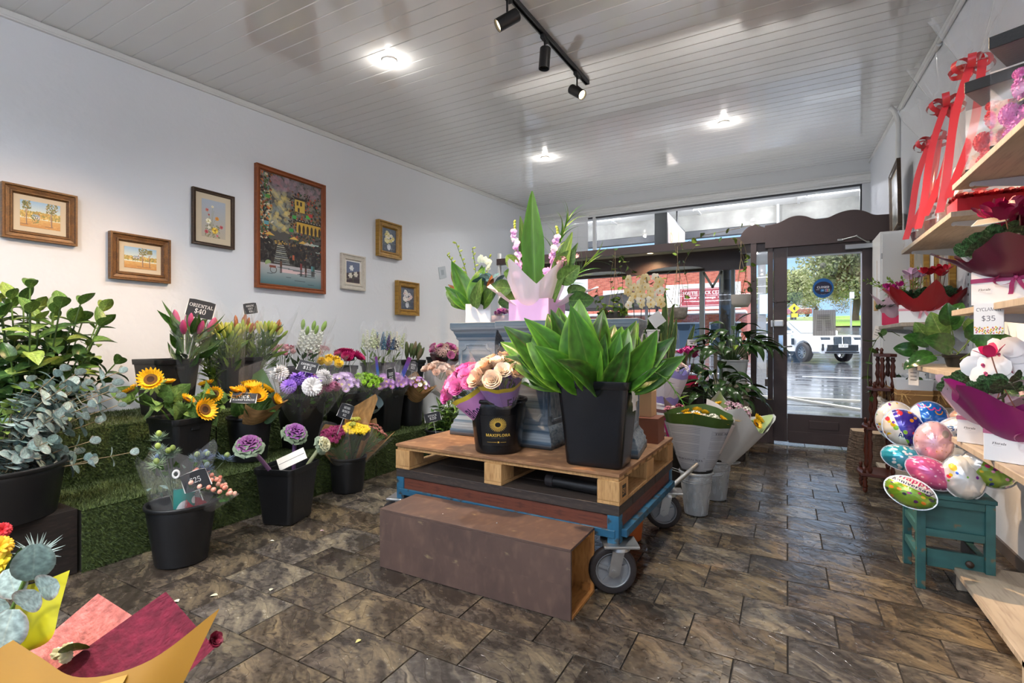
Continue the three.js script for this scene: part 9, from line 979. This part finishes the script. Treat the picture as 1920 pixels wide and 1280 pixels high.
// ---------- big bouquets in the foreground ----------
{
  const t = thing('counter_table', 'timber counter below the foreground bouquets', 'table', [-0.92, 0, -0.24]); part(t, 'top', mbox(0.66, 0.03, 0.38, 0, 0.355, 0, 0.003), M.darkWood); for (const [x, z] of [[-1, -1], [1, -1], [-1, 1], [1, 1]]) part(t, 'leg', mbox(0.05, 0.339, 0.05, x * 0.28, 0.17, z * 0.14), M.darkWood);
  const felt = (c, rep) => new THREE.MeshStandardMaterial({ color: c, map: tMottle, roughness: 0.95, side: THREE.DoubleSide, bumpMap: tBump, bumpScale: 0.002 });
  const sheet = (P, th = 0) => { const [a, b, c, d] = P, m = (p, q, t2) => [lerp(p[0], q[0], t2), lerp(p[1], q[1], t2), lerp(p[2], q[2], t2)]; return surf(14, 14, (u, v) => { const q = m(m(a, b, u), m(d, c, u), v), k = sin(PI * u) * sin(PI * v); return [q[0] + th * k, q[1] - Math.abs(th) * 0.4 * k, q[2] + th * 0.5 * k]; }); };
  const two = (A, B, nu = 24, nv = 10, bul = 0) => { const a = curve(A), b = curve(B); return surf(nu, nv, (u, v) => { const p = a.getPoint(u), q = b.getPoint(u), k = bul * sin(PI * v); return [lerp(q.x, p.x, v) + k, lerp(q.y, p.y, v), lerp(q.z, p.z, v) + k]; }); };
  const b1 = thing('flower_bouquet', 'large foreground bouquet wrapped in pink, burgundy and mustard paper at the bottom left', 'bouquet', [0, 0, 0]);
  part(b1, 'pink_paper', sheet([[-1.144, 0.603, -0.457], [-1.035, 0.57, -0.478], [-1.0, 0.45, -0.36], [-1.24, 0.49, -0.37]], 0.008), felt('#e8867c'), 'coral pink textured paper');
  part(b1, 'burgundy_paper', sheet([[-0.998, 0.622, -0.502], [-0.885, 0.54, -0.525], [-0.9, 0.46, -0.36], [-1.11, 0.505, -0.36]], 0.01), felt('#7c1e36'), 'burgundy felt paper');
  const mus = mat('#946806', 0.55, DS);
  part(b1, 'mustard_paper', two([[-1.12, 0.632, -0.3], [-1.0, 0.6, -0.325], [-0.92, 0.582, -0.345], [-0.85, 0.595, -0.4], [-0.813, 0.644, -0.49]], [[-1.02, 0.38, -0.2], [-0.96, 0.375, -0.22], [-0.9, 0.375, -0.25], [-0.86, 0.375, -0.28], [-0.83, 0.38, -0.34]], 30, 10, 0.012), mus, 'mustard yellow paper'); part(b1, 'mustard_fold', two([[-1.02, 0.585, -0.315], [-0.92, 0.572, -0.338], [-0.86, 0.585, -0.38]], [[-0.95, 0.4, -0.21], [-0.9, 0.39, -0.23], [-0.85, 0.39, -0.27]], 16, 6, 0.022), mat('#a97a10', 0.5, DS), 'folded under-layer');
  for (const p of [[-1.085, 0.548, -0.392], [-1.1, 0.54, -0.384], [-1.075, 0.54, -0.386]]) { const o = part(b1, 'flower', F.pom(0.008, 30, 0.01, 0.011), pm('#f2ecd0')); o.position.set(...p); aim(o, V(0.3, 0.8, 0.4)); } { const o = part(b1, 'leaf', LG.euc[0], L.lilyPale); o.position.set(-1.08, 0.545, -0.4); aim(o, V(0.6, 0.4, 0.3), 1); } { const o = part(b1, 'rose', F.rose(0.012), pm('#7c1430')); o.position.set(-0.866, 0.566, -0.508); aim(o, V(1, 0.5, -0.2)); } part(b1, 'stems', merge([0, 1, 2, 3, 4].map((i) => rod([-0.93 + i * 0.012, 0.372, -0.27], [-0.98 + i * 0.02, 0.5, -0.36], 0.005, 6))), M.stem);
  const b2 = thing('flower_bouquet', 'foreground bouquet at the left edge with eucalyptus, thistle and bright yellow wrap', 'bouquet', [0, 0, 0]), yl = mat('#e6df2a', 0.4, { side: THREE.DoubleSide, transmission: 0.3, thickness: 0 });
  part(b2, 'yellow_wrap', two([[-1.065, 0.693, -0.386], [-1.048, 0.64, -0.366], [-1.045, 0.6, -0.355], [-1.075, 0.58, -0.338], [-1.13, 0.575, -0.318]], [[-1.13, 0.67, -0.34], [-1.13, 0.62, -0.335], [-1.13, 0.59, -0.33], [-1.14, 0.57, -0.325], [-1.16, 0.56, -0.315]], 20, 8, 0.01), yl, 'bright yellow film'); part(b2, 'wrap_base', wrapSheet(0.03, 0.07, 0.22, { k: 3, jag: 0.15 }).translate(-1.14, 0.372, -0.27), yl, 'bright yellow film'); seed(400);
  const T3 = [L.euc, L.eucDark, L.euc]; for (const [x, y, z, dx, dy, dz, s] of [[-1.055, 0.7, -0.335, 0.4, 1, 0.1, 0.72], [-1.075, 0.69, -0.325, -0.7, 0.6, 0.3, 0.72], [-1.05, 0.685, -0.34, 1, 0.3, 0, 0.6], [-1.065, 0.66, -0.315, 0.1, -0.9, 0.3, 0.75], [-1.055, 0.665, -0.32, 0.9, 0.5, 0, 0.6], [-1.085, 0.665, -0.315, -0.8, -0.3, 0.4, 0.7], [-1.085, 0.64, -0.305, -0.5, -0.8, 0.3, 0.6], [-1.07, 0.675, -0.32, -0.2, 1, 0.2, 0.55]]) { const o = part(b2, 'leaf', LG.eucBig, pick(T3)); o.position.set(x, y, z); const yv = V(dx, dy, dz).normalize(), zv = V(0.95, 0.3, 0.35); zv.addScaledVector(yv, -zv.dot(yv)).normalize(); o.quaternion.setFromRotationMatrix(new THREE.Matrix4().makeBasis(yv.clone().cross(zv), yv, zv)); o.rotateY(rr(-0.5, 0.5)); o.scale.setScalar(s); }
  part(b2, 'stems', merge([tube([[-1.14, 0.38, -0.27], [-1.1, 0.58, -0.3], [-1.06, 0.71, -0.33]], 0.003), tube([[-1.14, 0.38, -0.27], [-1.14, 0.6, -0.31], [-1.133, 0.72, -0.345]], 0.003), tube([[-1.14, 0.38, -0.27], [-1.15, 0.6, -0.3], [-1.13, 0.74, -0.32]], 0.003)]), M.stem);
  { const o = part(b2, 'thistle', F.thistle(0.018, 2), pm('#8fa09a')); o.position.set(-1.12, 0.715, -0.36); aim(o, V(0.5, 0.5, 0)); } for (const [x, y, z, c, r] of [[-1.125, 0.752, -0.318, '#e8b01c', 0.014], [-1.13, 0.725, -0.31, '#f0d020', 0.02], [-1.14, 0.775, -0.325, '#c01c24', 0.01], [-1.125, 0.705, -0.305, '#f2d424', 0.016]]) { const o = part(b2, 'flower', F.pom(r, 60, r * 0.7, r * 1.3), pm(c)); o.position.set(x, y - 0.01, z); aim(o, V(0.7, 0.5, 0.3)); } for (const [x, y, z] of [[-1.11, 0.69, -0.33], [-1.12, 0.67, -0.32], [-1.1, 0.68, -0.35]]) { const o = part(b2, 'leaf', LG.cam[0], L.lily); o.position.set(x, y, z); aim(o, V(0.6, 1, 0), rr(0, 6)); o.scale.setScalar(0.6); }
}

{ // small things: labels on shelf edges, petals on the floor, tape on the sill
  [['small white shelf label under the philodendron shelf edge', 0.624, 0.885, -3.55], ['small white shelf label under the kraft box shelf edge', 0.624, 0.6, -4.75], ['small white shelf label tilted at the edge by the hot pink box', 0.624, 1.15, -4.85]].forEach(([l, x, y, z], i) => { const t = thing('shelf_label', l, 'label', [x, y, z], -0.9); t.rotation.z = i === 2 ? -0.3 : 0; part(t, 'card', mbox(0.06, 0.1, 0.002), mat('#e6dfd6', 0.6)); part(t, 'print', merge([0.02, 0, -0.02].map((q) => box(0.036, 0.005, 0.001, 0, q, 0.0014))), mat('#8a827c', 0.7)); });
  seed(500); [['heart-shaped', -2.21, -1.16], ['pale stalked', -2.12, -1.27], ['pink', -2.33, -1.98], ['small cream', -1.96, -1.4], ['yellowish', -1.35, -1.33], ['tiny white', -2.45, -1.75]].forEach(([l, x, z], i) => { const o = solo('fallen_petal', `${l} petal fallen on the slate floor tiles left of the brown crate`, 'petal', leaf(0.032, 0.022, { bend: 0.5, n: 4, m: 2 }).rotateX(-PI / 2 + 0.15), pm(['#d8d4bc', '#cfc9a8', '#d8b8c0', '#d6d0b4', '#b9b070', '#e0dccb'][i]), [x, 0.003, z], rr(0, 6)); o.scale.setScalar(rr(0.7, 1.1)); });
  solo('yellow_tape', 'torn piece of yellow tape on the brown sill beside the door', 'tape', rbox(0.1, 0.002, 0.03, 0.0008), mat('#d8b42a', 0.5), [-0.19, 0.464, -6.012], 0.1);
}
scene.traverse((o) => { if (o.isMesh) { o.castShadow = true; o.receiveShadow = true; } });
renderer.render(scene, camera);
